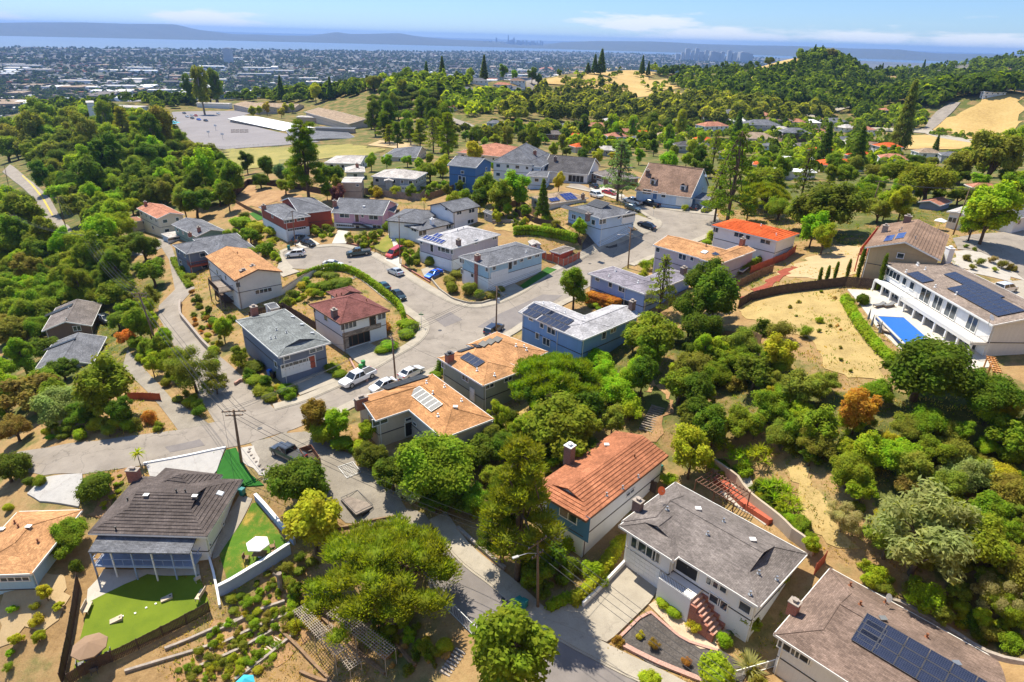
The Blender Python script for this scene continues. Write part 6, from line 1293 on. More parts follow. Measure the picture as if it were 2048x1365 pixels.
def carparts(kind):
    if kind in CARMESH: return CARMESH[kind]
    P = dict(sedan=dict(st=[(-2.32,.74,.76,.35),(-2.2,.96,.86,.26),(-1.5,1.0,.9,.24),(.9,.97,.9,.24),(1.8,.86,.88,.26),(2.22,.74,.8,.3),(2.35,.6,.7,.36)], g=(-1.75,1.15,-1.05,.25,.96,1.44,.8,.6), wx=(-1.4,1.4), wr=.33),
             coupe=dict(st=[(-2.2,.78,.78,.35),(-2.05,.93,.9,.26),(-1.3,.95,.92,.24),(.7,.9,.92,.24),(1.7,.78,.9,.26),(2.2,.62,.8,.32)], g=(-1.7,.9,-.75,.05,.9,1.28,.8,.56), wx=(-1.3,1.35), wr=.35),
             suv=dict(st=[(-2.3,.95,.82,.42),(-2.2,1.08,.9,.34),(-1.2,1.1,.94,.3),(.9,1.08,.94,.3),(1.9,.98,.92,.34),(2.3,.84,.84,.4)], g=(-2.2,1.2,-1.95,.35,1.06,1.7,.86,.7), wx=(-1.4,1.42), wr=.37),
             van=dict(st=[(-2.35,.95,.85,.35),(-2.25,1.1,.95,.3),(1.2,1.1,.97,.3),(2.0,1.0,.95,.3),(2.4,.8,.85,.38)], g=(-2.3,1.6,-2.2,.7,1.08,1.8,.9,.78), wx=(-1.45,1.5), wr=.35),
             pickup=dict(st=[(-2.85,1.02,.92,.5),(-2.8,1.08,.96,.42),(-.75,1.1,.97,.4),(1.4,1.12,.97,.4),(2.5,1.05,.95,.42),(2.9,.9,.88,.5)], g=(-.8,1.5,-.6,.75,1.1,1.78,.9,.72), wx=(-1.8,1.85), wr=.42))[kind]
    b = MB(); zoff = [0, 0, 0]
    loft(b, [[(x, -w, zb), (x, -w, zt*.62), (x, -w*.93, zt), (x, w*.93, zt), (x, w, zt*.62), (x, w, zb)] for x, zt, w, zb in P['st']])
    if kind == 'pickup':
        pass
    x0, x1, x2, x3, zb, zr, wb, wt = P['g']
    g = MB(); g.hexa([(x0, -wb, zb), (x1, -wb, zb), (x1, wb, zb), (x0, wb, zb), (x2, -wt, zr-.03), (x3, -wt, zr-.03), (x3, wt, zr-.03), (x2, wt, zr-.03)])
    r = MB(); r.hexa([(x2-.06, -wt-.03, zr-.05), (x3+.06, -wt-.03, zr-.05), (x3+.06, wt+.03, zr-.05), (x2-.06, wt+.03, zr-.05), (x2+.1, -wt+.08, zr+.03), (x3-.1, -wt+.08, zr+.03), (x3-.1, wt-.08, zr+.03), (x2+.1, wt-.08, zr+.03)])
    for s in (-1, 1):
        for xa, xb in ((x0, x2), (x1, x3), ((x0+x1)/2, (x2+x3)/2)): r.bar((xa, s*wb, zb), (xb, s*wt, zr-.03), .09, .09)
    wh = MB(); wr = P['wr']; wh.tube([(0, -.11, 0), (0, .11, 0)], wr, 12); rim = MB(); rim.tube([(0, -.12, 0), (0, .12, 0)], wr*.62, 8)
    hl = MB(); hl.hexa(bx(-.05, .06, -.17, .17, -.07, .07)); fx, tx = P['st'][-2][0]-.02, P['st'][0][0]
    bed = None
    if kind == 'pickup': bed = MB(); bed.hexa(bx(-2.72, -.95, -.72, .72, 1.03, 1.115))
    CARMESH[kind] = dict(body=b, glass=g.mesh('window_glass', 'carglass'), roof=r, wheel=wh.mesh('tyre', 'rubber'), rim=rim.mesh('rim', 'metal'), hl=hl.mesh('headlight', 'headlamp'), tl=hl.mesh('tail_light', 'taillamp'), P=P, hx=(P['st'][-2][0], P['st'][1][0]), w=P['st'][1][2], zl=P['st'][-2][1], zt=P['st'][1][1], bed=bed.mesh('bed', 'black') if bed else None, cache={})
    return CARMESH[kind]
def car(kind, colr, px, py, qx, qy, label, group=None, scale=1., lift=.1):
    """px,py: ground pixel under the car's middle; qx,qy: pixel its nose points to"""
    K = carparts(kind); p = G(px, py); q = G(qx, qy); d = Vector((q.x-p.x, q.y-p.y)).normalized(); a = math.atan2(d.y, d.x)
    L = 2.; zf = H(p.x+d.x*L, p.y+d.y*L); zr = H(p.x-d.x*L, p.y-d.y*L)
    root = empty('parked_car' if kind != 'pickup' else 'pickup_truck', (p.x, p.y, H(p.x, p.y)+lift)); root.rotation_euler = (0, -math.atan2(zf-zr, 2*L), a); root.scale = (scale,)*3
    m = cpaint('car_'+colr.replace(' ', '_'), CARC[colr])
    if m not in K['cache']: K['cache'][m] = (K['body'].mesh('body', m), K['roof'].mesh('roof', m))
    bm, rm = K['cache'][m]
    link('body', bm, root); link('roof', rm, root); link('window_glass', K['glass'], root)
    for x in K['P']['wx']:
        for s in (-1, 1): t = link('tyre', K['wheel'], root, (x, s*(K['w']-.06), K['P']['wr'])); link('rim', K['rim'], t)
    for s in (-1, 1): link('headlight', K['hl'], root, (K['hx'][0]+.05, s*.58, K['zl']-.1)); link('tail_light', K['tl'], root, (K['hx'][1]-.1, s*.66, K['zt']-.14))
    if K['bed']: link('bed', K['bed'], root)
    tag(root, label, 'truck' if kind == 'pickup' else 'car', group); return root
car('pickup','white',717,764,680,782,'long white pickup parked below the slate blue house',scale=1.08)
car('sedan','white',823,752,850,738,'white sedan with black sunroof parked above the orange solar roof')
car('sedan','white',768,778,740,790,'white car mostly hidden behind the orange solar roof ridge')
car('suv','white',592,514,560,517,'white crossover parked at the cul-de-sac end')
car('sedan','black',617,492,640,500,'black sedan at the mouth of the red brick house driveway')
car('sedan','dark grey',597,482,612,470,'dark grey sedan close to the red brick house garage')
car('pickup','slate',718,511,690,514,'dark slate pickup parked on the cul-de-sac')
car('van','red',790,512,780,518,'red minivan on the short driveway below the yellow lawn')
car('sedan','silver',791,549,770,540,'silver sedan parked facing uphill on the cul-de-sac street')
car('sedan','teal green',767,578,752,566,'teal green car nose to tail along the ivy fence')
car('sedan','dark green',797,596,815,610,'dark green car parked nearest the corner by the ivy fence')
car('coupe','blue',868,553,850,562,'bright blue sports car in front of the mauve house')
car('sedan','white',666,534,690,536,'white car showing only its roof above the ivy fence')
car('suv','navy',988,666,1010,650,'dark navy car parked beside the centre utility pole')
car('sedan','black',1292,456,1270,447,'black sedan on the pale blue corner house driveway')
car('pickup','white',1264,408,1235,400,'white pickup on the far street')
car('pickup','black',1300,413,1275,407,'black pickup behind the white pickup on the far street')
car('sedan','slate',1265,421,1285,428,'dark blue sedan along the far corner kerb')
car('sedan','silver',1340,412,1350,404,'silver sedan left of the parked row under the cape house')
car('sedan','white',1362,414,1374,405,'white sedan in the parked row under the cape house')
car('sedan','black',1390,420,1400,412,'black car in the middle of the parked row')
car('sedan','dark grey',1412,424,1424,416,'dark grey car at the right end of the parked row')
car('suv','white',1193,396,1215,403,'white wagon parked on the far street below the cedar')
car('sedan','black',1188,377,1170,370,'black car beside the garage under the blue cedar')
car('sedan','red',1218,390,1240,396,'maroon car half hidden under the blue cedar')
car('pickup','dark grey',578,915,545,900,'dark grey pickup parked on the gravel yard',lift=.08)
car('suv','white',2008,585,2040,580,'white crossover parked at the right edge')
car('sedan','blue',1975,430,1995,425,'blue car far off by the right edge')
car('suv','grey',213,645,225,650,'car parked in shade beside the dark brown house')
for i, (x, y, c) in enumerate([(369,229,'navy'),(384,233,'white'),(392,234,'red'),(385,239,'slate'),(398,242,'blue'),(412,244,'navy'),(437,230,'silver'),(375,236,'silver')]):
    car('sedan', c, x, y, x+12, y+2, ['dark blue car farthest left in the school car park','white car behind the red one in the school car park','red car in the school car park','slate car in the second row of the school car park','blue car in the second row of the school car park','navy car nearest the white-roofed wing','silver van-like car right of the school car park','silver car between the rows at the school'][i], 'cars in the school car park', lift=.3)
# ------------------------------------------------------------------ poles, wires, lamps
POLES = {}
def pole(key, bx_, by_, tx, ty, label, arms=((.97, 2.4),), armto=None, lamp=None, trans=False, r=.16):
    b = G(bx_, by_); D = math.hypot(b.x, b.y); t = wpt(tx, ty, D); t = Vector((b.x+(t.x-b.x), b.y+(t.y-b.y), t.z)); root = empty('utility_pole', b)
    m = MB(); m.tube([b-Vector((0, 0, .6)), b.lerp(t, .5), t], [r, r*.85, r*.65], 8); m.build('pole', 'pole', root, True)
    ad = Vector((1, .3, 0)) if armto is None else (Vector((armto[0], armto[1], 0)).normalized())
    ad.normalize(); pts = []
    for f, L in arms:
        c = b.lerp(t, f); a = MB(); a.bar(c-ad*(L/2), c+ad*(L/2), .1, .13); a.build('crossarm', 'pole', root)
        for s in (-.46, -.2, .2, .46):
            p = c+ad*(L*s); i_ = MB(); i_.tube([p+Vector((0, 0, .05)), p+Vector((0, 0, .22))], .05, 6); i_.build('insulator', 'grey', root); pts.append(p+Vector((0, 0, .22)))
    if trans:
        c = b.lerp(t, .72)+Vector((.32, -.1, 0)); a = MB(); a.tube([c-Vector((0, 0, .45)), c+Vector((0, 0, .45))], .24, 10); a.build('transformer', 'galv', root)
    if lamp:
        f, dx, dy, ln = lamp; c = b.lerp(t, f); e = Vector((dx, dy, 0)).normalized(); a = MB(); a.tube([c, c+e*ln*.5+Vector((0, 0, .45)), c+e*ln+Vector((0, 0, .5))], .035, 5); la = a.build('lamp_arm', 'galv', root)
        h_ = MB(); q = c+e*ln+Vector((0, 0, .46)); h_.bar(q-e*.1, q+e*.55, .26, .13); h_.build('lamp_head', 'grey', la)
    tag(root, label, 'utility pole'); POLES[key] = (b, t, pts); return root
pole(1,1076,1216,1075,1082,'wooden pole with street lamp beside the wide driveway',((.97,2.6),(.8,1.6)),(.7,.7),(.82,-1,-.5,2.2))
pole(2,792,768,784,674,'wooden pole beside the white pickup',((.97,2.2),(.9,2.2)),(-.5,1),None)
pole(3,992,672,994,573,'wooden pole with grey transformer beside the navy car',((.97,2.),),(-.4,1),None,True)
pole(4,1256,537,1262,455,'wooden pole with street lamp on the climbing street',((.97,2.2),(.85,1.8)),(-.4,1),(.78,-1,-.2,2.4))
pole(5,322,714,277,585,'tall dark pole with crossarm among the left trees',((.98,2.6),(.93,2.2)),(1,.1),None,r=.19)
pole(6,483,926,467,820,'wooden pole at the tip of the bright turf triangle',((.97,3.),(.9,2.2)),(1,.15),None,r=.2)
pole(7,187,545,172,470,'dark double-arm pole with lamp in the left woods',((.98,3.),(.8,2.6)),(1,.1),(.95,1,.1,2.5))
pole(8,135,466,114,394,'pole beside the road in the left woods',((.98,2.6),),(1,.1),None)
pole(9,42,500,24,430,'pole with wide crossarm at the left edge',((.98,3.2),(.9,3.)),(1,.1),(.6,1,0,2.))
pole(10,591,494,584,422,'slim pole beside the red brick house driveway',((.97,.6),),None,None,r=.13)
pole(11,800,529,798,432,'slim pole beside the red minivan',((.97,.8),),None,None,r=.13)
pole(12,1906,470,1940,377,'leaning grey pole at the right beside the bright tree',((.97,2.4),),(1,.2),None)
pole(13,1742,420,1760,362,'weathered pole before the dark trees at right',((.97,2.6),),(1,.2),None)
pole(14,1046,348,1048,293,'pole on the far street near the pyramid-roofed house',((.97,2.2),),None,None)
pole(15,22,395,8,330,'far pole above the road at the left edge',((.97,2.4),),None,None)
pole(16,1243,400,1248,335,'slim pole beside the blue cedar',((.97,.8),),None,(.95,1,0,1.8),r=.12)
def wire(a, b, label, sag=.022, r=.025, mat='wire'):
    a = Vector(a); b = Vector(b); L = (b-a).length; n = 14; m = MB()
    m.tube([a.lerp(b, k/n)-Vector((0, 0, 4*sag*L*(k/n)*(1-k/n))) for k in range(n+1)], r, 3, cap=False)
    tag(m.build('power_line', mat), label, 'power line', 'overhead lines')
def span(i, j, n, name, sag=.02, r=.027):
    A = POLES[i][2]; B = POLES[j][2]
    for k in range(n):
        a = A[k % len(A)]; b = B[k % len(B)]
        wire(a, b, f'{["first","second","third","fourth","fifth","sixth","seventh","eighth"][k]} of the overhead lines {name}', sag, r)
span(6,5,6,'from the turf pole to the tall left pole',.025); span(5,7,8,'from the tall left pole into the woods',.025); span(7,8,4,'between the poles in the left woods'); span(6,2,3,'from the turf pole to the white pickup'); span(2,3,4,'across the main junction'); span(3,4,4,'up the climbing street'); span(1,6,3,'from the lamp pole to the turf pole',.03); span(12,13,4,'between the two right poles'); span(9,7,3,'from the left edge pole'); span(9,15,3,'down to the far left pole')
off = at(1700, 1560, 3)
for k in range(4): wire(POLES[1][2][k], off+Vector((k*.6, k*.5, -.6*(k > 1))), f'{["first","second","third","lowest"][k]} line running from the lamp pole to the lower right', .02, .026)
off = at(1330, 330, 22)
for k in range(3): wire(POLES[13][2][k], off+Vector((k*.5, 0, 0)), f'{["upper","middle","lower"][k]} line running left from the weathered right pole', .02)
for k, (i, px, py, z, lb) in enumerate([(1,1180,1030,4.6,'service line to the terracotta tile house'),(2,655,690,5.2,'service line to the slate blue house'),(3,1045,630,8.2,'service line to the blue silver-roofed house'),(3,930,520,8.6,'service line to the white corner house'),(3,880,500,8.4,'service line to the mauve house'),(4,1240,440,13,'service line to the pale blue corner house'),(4,1330,500,12.4,'service line to the long pink-tan house'),(11,900,500,8.4,'service line from the slim pole to the mauve house'),(6,470,965,-1.8,'service line to the brown tile house'),(12,1960,425,18,'service line to the low white house'),(2,880,720,6,'service line to the sage house'),(10,540,425,8,'service line to the red brick house')]):
    wire(POLES[i][2][k % len(POLES[i][2])], at(px, py, z), lb, .02, .02)
def street_sign(px, py, label, diamond=False):
    b = G(px, py); root = empty('street_sign', b); m = MB(); m.tube([b-Vector((0, 0, .2)), b+Vector((0, 0, 2.9))], .035, 6); m.build('post', 'galv', root)
    s = MB(); t = b+Vector((0, 0, 2.6))
    if diamond: s.hexa([t+Vector(v) for v in ((-.4,0,0),(0,0,-.4),(0,.03,-.4),(-.4,.03,0),(0,0,.4),(.4,0,0),(.4,.03,0),(0,.03,.4))], 'yellow')
    else: s.bar(t-Vector((.45, 0, 0)), t+Vector((.45, 0, 0)), .03, .2, 'green'); s.bar(t+Vector((0, -.45, .25)), t+Vector((0, .45, .25)), .03, .2, 'green')
    s.build('sign_plate', None, root); tag(root, label, 'sign')
street_sign(843, 655, 'green street-name sign post on the corner pavement'); street_sign(1306, 436, 'yellow diamond warning sign on the far corner', True)

# ------------------------------------------------------------------ fences, walls, hedges
def resample(pts, st):
    out = [pts[0].copy()]; acc = 0.
    for a, b in zip(pts, pts[1:]):
        L = (b-a).length; d = st-acc
        while d < L: out.append(a.lerp(b, d/L)); d += st
        acc = (acc+L) % st
    return out+[pts[-1]]
def fence(px, h, mat, label, board=.15, post=2.4, kind='board', z=None):
    p = gline(px); s = resample(p, board); zz = Hv([q.x for q in s], [q.y for q in s]); m = MB(); c = s[len(s)//2]; root = empty('fence', (c.x, c.y, float(zz[len(s)//2])))
    if kind == 'board':
        for i in range(len(s)-1):
            a, b = s[i], s[i+1]; e = a.lerp(b, .93); j = rnd.uniform(-.04, .04); m.bar((a.x, a.y, zz[i]+h/2+j), (e.x, e.y, zz[i]+h/2+j), .025, h)
        o = m.build('boards', mat, root); o['kind'] = 'stuff'
    elif kind == 'rail':
        for i in range(len(s)-1):
            a = s[i]; m.bar((a.x, a.y, zz[i]+.1), (a.x, a.y, zz[i]+h-.05), .03, .03)
        o = m.build('balusters', mat, root); o['kind'] = 'stuff'
    elif kind == 'mesh':
        for i in range(len(s)-1):
            a, b = s[i], s[i+1]; m.bar((a.x, a.y, zz[i]+.05), (b.x, b.y, zz[i+1]+h), .012, .012); m.bar((a.x, a.y, zz[i]+h), (b.x, b.y, zz[i+1]+.05), .012, .012)
        o = m.build('wire_mesh', mat, root); o['kind'] = 'stuff'
    q = resample(p, post); zq = Hv([v.x for v in q], [v.y for v in q])
    for v, z_ in zip(q, zq):
        k = MB(); k.tube([(v.x, v.y, z_-.2), (v.x, v.y, z_+h+.08)], .06 if kind != 'mesh' else .035, 5); k.build('post', mat, root)
    for zf in (.25, .85) if kind == 'board' else (.05, 1.):
        k = MB()
        for a, b, za, zb in zip(q, q[1:], zq, zq[1:]): k.bar((a.x, a.y, za+h*zf), (b.x, b.y, zb+h*zf), .06, .06)
        k.build('rail', mat, root)
    tag(root, label, 'fence'); return root
for px, hh, mt, lb, kd in [
    ([(1476,618),(1500,604),(1560,590),(1640,580),(1690,574),(1765,582)],1.9,'wood_dark','dark board fence along the top of the dry golden slope','board'),
    ([(1380,665),(1440,680),(1500,680),(1520,690)],1.6,'wood','short board fence among the trees below the dry slope','board'),
    ([(720,388),(780,396),(840,402),(850,392)],2.,'wood_grey','weathered board fence behind the pink house','board'),
    ([(452,412),(478,388),(497,370),(540,372),(600,380),(650,390)],1.9,'wood_dark','board fence around the dug dirt slope','board'),
    ([(462,402),(490,418),(520,432),(545,446)],1.2,'wood','low retaining boards under the dug slope','board'),
    ([(160,1172),(150,1240),(140,1300),(126,1372)],1.8,'wood_dark','dark board fence on the left of the olive lawn','board'),
    ([(420,1224),(380,1246),(330,1272),(240,1318),(140,1370)],1.5,'wood_dark','board fence along the lower edge of the olive lawn','board'),
    ([(858,1172),(880,1205),(915,1240),(952,1278),(975,1300)],1.6,'galv','chain-link fence beside the dead-end street','mesh'),
    ([(1030,430),(1070,448),(1100,455),(1130,472),(1162,492)],1.6,'wood_dark','dark board fence under the pale blue corner house','board'),
    ([(985,430),(1010,418),(1040,412),(1075,440)],1.8,'wood','board fence round the dry back yard','board'),
    ([(850,402),(880,392),(905,382),(930,372)],1.8,'wood','board fence climbing behind the white stepped house','board'),
    ([(600,705),(640,700)],1.,'wood','low fence by the slate blue house','board') ,
    ([(500,640),(520,632),(565,620),(600,640),(640,665)],1.6,'wood_dark','dark fence between the slate blue and red-brown roofed houses','board'),
    ([(1440,600),(1480,575),(1520,555),(1545,545)],1.7,'wood','board fence behind the long pink-tan house','board'),
    ([(1500,548),(1540,532),(1570,520),(1590,505)],1.6,'wood_red','red fence below the vivid red tile house','board'),
    ([(1270,985),(1290,978),(1310,988)],1.7,'wood_dark','dark gate fence beside the terracotta tile house','board'),
    ([(1628,1150),(1648,1126)],1.5,'wood_red','red fence between the two lower right houses','board'),
    ([(255,800),(290,800),(322,802)],1.3,'wood_red','short red fence beside the grey track','board'),
    ([(750,505),(770,515)],1.1,'metal_dark','low iron fence by the yellow lawn','rail'),
    ([(560,330),(640,330),(700,325),(760,318)],2.,'galv','tall wire fence along the playing field','mesh'),
    ([(400,302),(450,306),(560,298),(640,290)],3.,'galv','tall wire fence between school yard and field','mesh'),
    ([(1440,1365),(1560,1330)],1.,'white','white rail at the lower right garden','rail'),
]: fence(px, hh, mt, lb, kind=kd, board=.15 if kd == 'board' else (.14 if kd == 'rail' else .5))
# red screens by the carport: each panel a part
def screens(px, h, label):
    p = gline(px); q = resample(p, 1.7); root = empty('fence', (q[0].x, q[0].y, H(q[0].x, q[0].y)))
    for a, b in zip(q, q[1:]):
        if (b-a).length < .4: continue
        za, zb = H(a.x, a.y), H(b.x, b.y); d = (b-a).normalized()*.1; k = MB(); k.bar((*(a+d), (za+zb)/2+h/2+.1), (*(b-d), (za+zb)/2+h/2+.1), .04, h); k.build('panel', 'wood_red', root)
        k = MB(); k.bar((a.x, a.y, za-.2), (a.x, a.y, za+h+.25), .16, .16); k.build('post', 'stone', root)
        k = MB(); k.bar((a.x, a.y, za), (b.x, b.y, zb), .25, .5); k.build('plinth', 'concrete', root)
    tag(root, label, 'fence')
screens([(1060,505),(1088,521),(1108,526),(1124,536),(1160,518)], 1.7, 'red panel fence with stone posts along the climbing street')
def wall(px, h, mat, label, th=.25, name='garden_wall', cap=None, cat='wall', sm=0):
    p = gline(px); p = smooth(p, sm) if sm else p; q = resample(p, 1.2); zz = Hv([v.x for v in q], [v.y for v in q]); m = MB(); L = offset(q, th/2); Rr = offset(q, -th/2)
    for i in range(len(q)-1):
        z0, z1 = zz[i], zz[i+1]; m.hexa([(*Rr[i], z0-.4), (*Rr[i+1], z1-.4), (*L[i+1], z1-.4), (*L[i], z0-.4), (*Rr[i], z0+h), (*Rr[i+1], z1+h), (*L[i+1], z1+h), (*L[i], z0+h)])
    o = m.build(name, mat); 
    if cap:
        c = MB(); L2 = offset(q, th/2+.06); R2 = offset(q, -th/2-.06)
        for i in range(len(q)-1):
            z0, z1 = zz[i]+h, zz[i+1]+h; c.hexa([(*R2[i], z0), (*R2[i+1], z1), (*L2[i+1], z1), (*L2[i], z0), (*R2[i], z0+.08), (*R2[i+1], z1+.08), (*L2[i+1], z1+.08), (*L2[i], z0+.08)])
        c.build('coping', cap, o)
    tag(o, label, cat); return o
for a in [
    ([(362,608),(360,620),(362,636),(385,664),(406,690),(422,706)],1.,'blockwall','curved block retaining wall above the narrow lane',.3,'garden_wall','stone'),
    ([(470,772),(480,765),(488,762),(510,775)],.6,'brick_pink','low pink wall at the lane corner',.3,'garden_wall',None),
    ([(862,560),(880,582),(905,600),(935,609),(962,609),(1000,598),(1012,592)],.5,'concrete','low curved concrete wall below the clipped hedges',.25,'garden_wall',None),
    ([(1165,1216),(1200,1182),(1248,1132)],.8,'stucco_white','low white wall beside the wide driveway',.25,'garden_wall',None),
    ([(1425,938),(1470,968),(1540,1040),(1580,1078),(1625,1112)],1.5,'stucco_tan','tan retaining wall behind the grey roof',.3,'garden_wall',None),
    ([(1432,958),(1470,990),(1545,1046)],.5,'wood_red','long red bench ledge along the tan wall',1.1,'garden_wall',None),
    ([(440,1192),(470,1177),(520,1146),(560,1120),(582,1106)],1.5,'bluewall','blue-grey retaining wall below the side lawn',.3,'garden_wall','stucco_white'),
    ([(512,1000),(535,1025),(560,1055),(590,1090)],.9,'bluewall','blue-grey planter wall on the right of the side lawn',.3,'garden_wall','stucco_white'),
    ([(418,1115),(428,1150),(438,1200),(440,1215)],.4,'stucco_white','white kerb wall between the two lawns',.25,'garden_wall',None),
    ([(288,930),(365,916),(452,898)],.35,'stucco_white','white kerb wall along the stamped driveway',.3,'garden_wall',None),
    ([(564,590),(590,573),(618,556),(642,545)],1.3,'stucco','white parapet wall curving from the tan-roofed house',.25,'garden_wall','wood_dark'),
    ([(700,722),(712,745),(735,765)],.5,'brick_pink','low brick border beside the red-brown house driveway',.25,'garden_wall',None),
    ([(694,488),(720,494),(742,501)],.4,'brick','low brick edging of the pink house garden',.3,'garden_wall',None),
    ([(805,532),(830,548),(860,566)],.35,'brick','low brick edging of the red mulch bed',.3,'garden_wall',None),
    ([(1232,1284),(1283,1234),(1300,1228)],.25,'brick_pink','brick edging at the left of the dark gravel garden',.3,'garden_wall',None),
    ([(1300,1226),(1365,1282),(1435,1304)],.25,'brick_pink','brick edging between pebble path and dark gravel',.3,'garden_wall',None),
    ([(1245,1292),(1320,1330),(1400,1362),(1440,1375)],.3,'brick_pink','brick and stone edging along the street side garden',.5,'garden_wall',None),
    ([(640,1060),(700,1055),(790,1035)],.3,'wood','timber edging at the end of the gravel yard',.2,'garden_wall',None),
    ([(915,1058),(960,1098),(1010,1140)],.4,'stone','rough stone edging by the pavement',.4,'garden_wall',None),
    ([(1690,1180),(1800,1210),(1900,1265),(2048,1330)],.5,'stone','low stone wall behind the lower right house',.4,'garden_wall',None),
    ([(985,448),(1020,446),(1048,455)],.9,'stone','stone wall of the dry back yard',.3,'garden_wall',None),
]: wall(*a)
def hedge(px, wd, h, colr, label, sm=1, box=True):
    p = gline(px); p = smooth(p, sm) if sm else p; fs = max(1., p[0].length/110); q = resample(p, .55*fs); zz = Hv([v.x for v in q], [v.y for v in q]); cen = []; rd = []
    for v, z in zip(q, zz):
        nl = max(1, int(round(h/.8/fs)))
        for k in range(nl):
            for s in ((-.25, .25) if wd > 1.1 else (0,)):
                j = R.uniform(-.08, .08, 3); t = Vector((1, 0)); cen.append(np.array([v.x+j[0]+s*wd*.7, v.y+j[1]+s*wd*.7, z+h*(k+.45)/nl])); rd.append((wd*(.38 if wd > 1.1 else .5), wd*(.38 if wd > 1.1 else .5), h/nl*.62))
    o0 = q[len(q)//2]; org = np.array([o0.x, o0.y, float(zz[len(q)//2])]); cen = [c-org for c in cen]
    me = blobs_to('hedge', cen, rd, 26/fs**2, .13*fs, .6, .85, .5, .6); o = link('hedge', me, None, tuple(org)); c = LEAVES[colr][1]; o.color = (*c, 1); tag(o, label, 'hedge'); return o
for a in [
    ([(598,563),(640,546),(684,540),(724,558),(775,598),(803,622),(808,640)],.9,1.9,'b','ivy-topped hedge curving along the cul-de-sac'),
    ([(1032,470),(1060,468),(1090,472)],1.4,2.2,'b','left bright clipped hedge on the dry slope'),
    ([(1092,473),(1120,478),(1150,486)],1.5,2.3,'b','right bright clipped hedge on the dry slope'),
    ([(1180,605),(1205,612),(1232,620)],2.,2.3,'n','flat-topped orange-tipped hedge by the periwinkle house'),
    ([(1688,602),(1702,628),(1724,662),(1752,698),(1780,722)],1.7,1.2,'b','long leafy hedge along the pool deck'),
    ([(1155,1205),(1185,1180),(1210,1140),(1238,1095)],1.6,1.5,'y','overgrown hedge beside the wide driveway'),
    ([(1105,1215),(1130,1205),(1155,1200)],1.4,1.,'b','leafy hedge end near the foreground pole'),
    ([(347,520),(360,545),(380,575)],1.4,.9,'g','clipped hedge beside the lane under the red deck'),
    ([(1440,562),(1475,548),(1520,525),(1560,505)],1.6,1.4,'g','green hedge behind the long pink-tan house'),
    ([(830,527),(838,518),(842,510)],1.2,1.8,'d','dark clipped hedge beside the red minivan'),
    ([(1460,330),(1500,335)],2,3,'g','tall hedge in the far gardens'),
    ([(1545,312),(1590,318),(1615,322)],3,4,'g','long dark hedge behind the white flat roofs'),
    ([(480,195),(560,200)],3,3,'d','dark hedge at the school annexe'),
    ([(1710,1012),(1720,1018)],1,.6,'o','scrubby strip in the dry clearing'),
]: hedge(*a)
# ------------------------------------------------------------------ decks, balconies, stairs (parts of their houses)
Z1 = Vector((0, 0, 1))
def v3(p, z): return Vector((p[0], p[1], z))
def deck(house, A, B, C, z, mat, rail=None, posts=True, name='deck', rh=1., sides=(0, 1, 2, 3), th=.22, bal=.16):
    r = A if isinstance(A, Rect) else Rect(A, B, C, z); cs = [r.xy(0, 0), r.xy(r.L, 0), r.xy(r.L, r.W), r.xy(0, r.W)]; root = house.root
    m = MB(); q = cs if (cs[1]-cs[0]).cross(cs[2]-cs[1]) > 0 else cs[::-1]; m.hexa([(*c, z-th) for c in q]+[(*c, z) for c in q]); o = m.build(name, mat, root)
    if rail:
        k = MB()
        for i in sides:
            a, b = cs[i], cs[(i+1) % 4]; k.bar(v3(a, z+rh), v3(b, z+rh), .08, .06); k.bar(v3(a, z+.12), v3(b, z+.12), .05, .05); n = int((b-a).length/bal)
            for j in range(n+1): p = a.lerp(b, j/max(1, n)); k.bar(v3(p, z), v3(p, z+rh), .035, .035)
        k.build('railing', rail, o)
    if posts:
        for c in cs: k = MB(); k.bar(v3(c, H(c.x, c.y)-.3), v3(c, z), .16, .16); k.build('post', mat, o)
    return o, r
deck(WHITEH, (438,586), (464,576), (417,565), 2.4, 'wood_grey', 'wood_dark'); deck(WHITEH, (450,606), (470,598), (430,588), -.4, 'wood_dark', 'wood_dark'); deck(WHITEH, (462,634), (494,622), (438,606), -2.6, 'wood_grey', 'wood_dark')
deck(DECKH, (381,534), (416,526), (360,514), -1.6, 'wood_red', 'wood_red', bal=.5)
deck(TANH, (1718,508), (1734,512), (1754,462), 15.4, 'wood_red', 'wood_red')
a, u, L, z0, z1, n = POOLW; rc = Rect.__new__(Rect); rc.a = a+u*(L*.36)+n*2.3; rc.u = u; rc.v = -n; rc.L = L*.64; rc.W = 2.3; rc.ze = z1-2.75
deck(POOLH, rc, None, None, z1-2.75, 'stucco', 'white', posts=False, name='balcony', th=.4, sides=(0, 1, 3), bal=.22)
rc = Rect.__new__(Rect); rc.a = a+n*1.5; rc.u = u; rc.v = -n; rc.L = L*.355; rc.W = 1.5; rc.ze = z1-2.8
deck(POOLH, rc, None, None, z1-2.8, 'white', None, posts=False, name='porch_roof', th=.35)
for k in range(11):
    f_ = k/10; p = a+u*(L*f_)+n*(2.1 if f_ > .36 else 1.35); g = H(p.x, p.y); m = MB(); U3, N3 = Vector((u.x, u.y, 0)), Vector((n.x, n.y, 0)); m.box(p, U3, N3, .26, .26, g, z1-3.1); m.box(p, U3, N3, .4, .4, g, g+.25); m.build('column', 'white', POOLH.root)
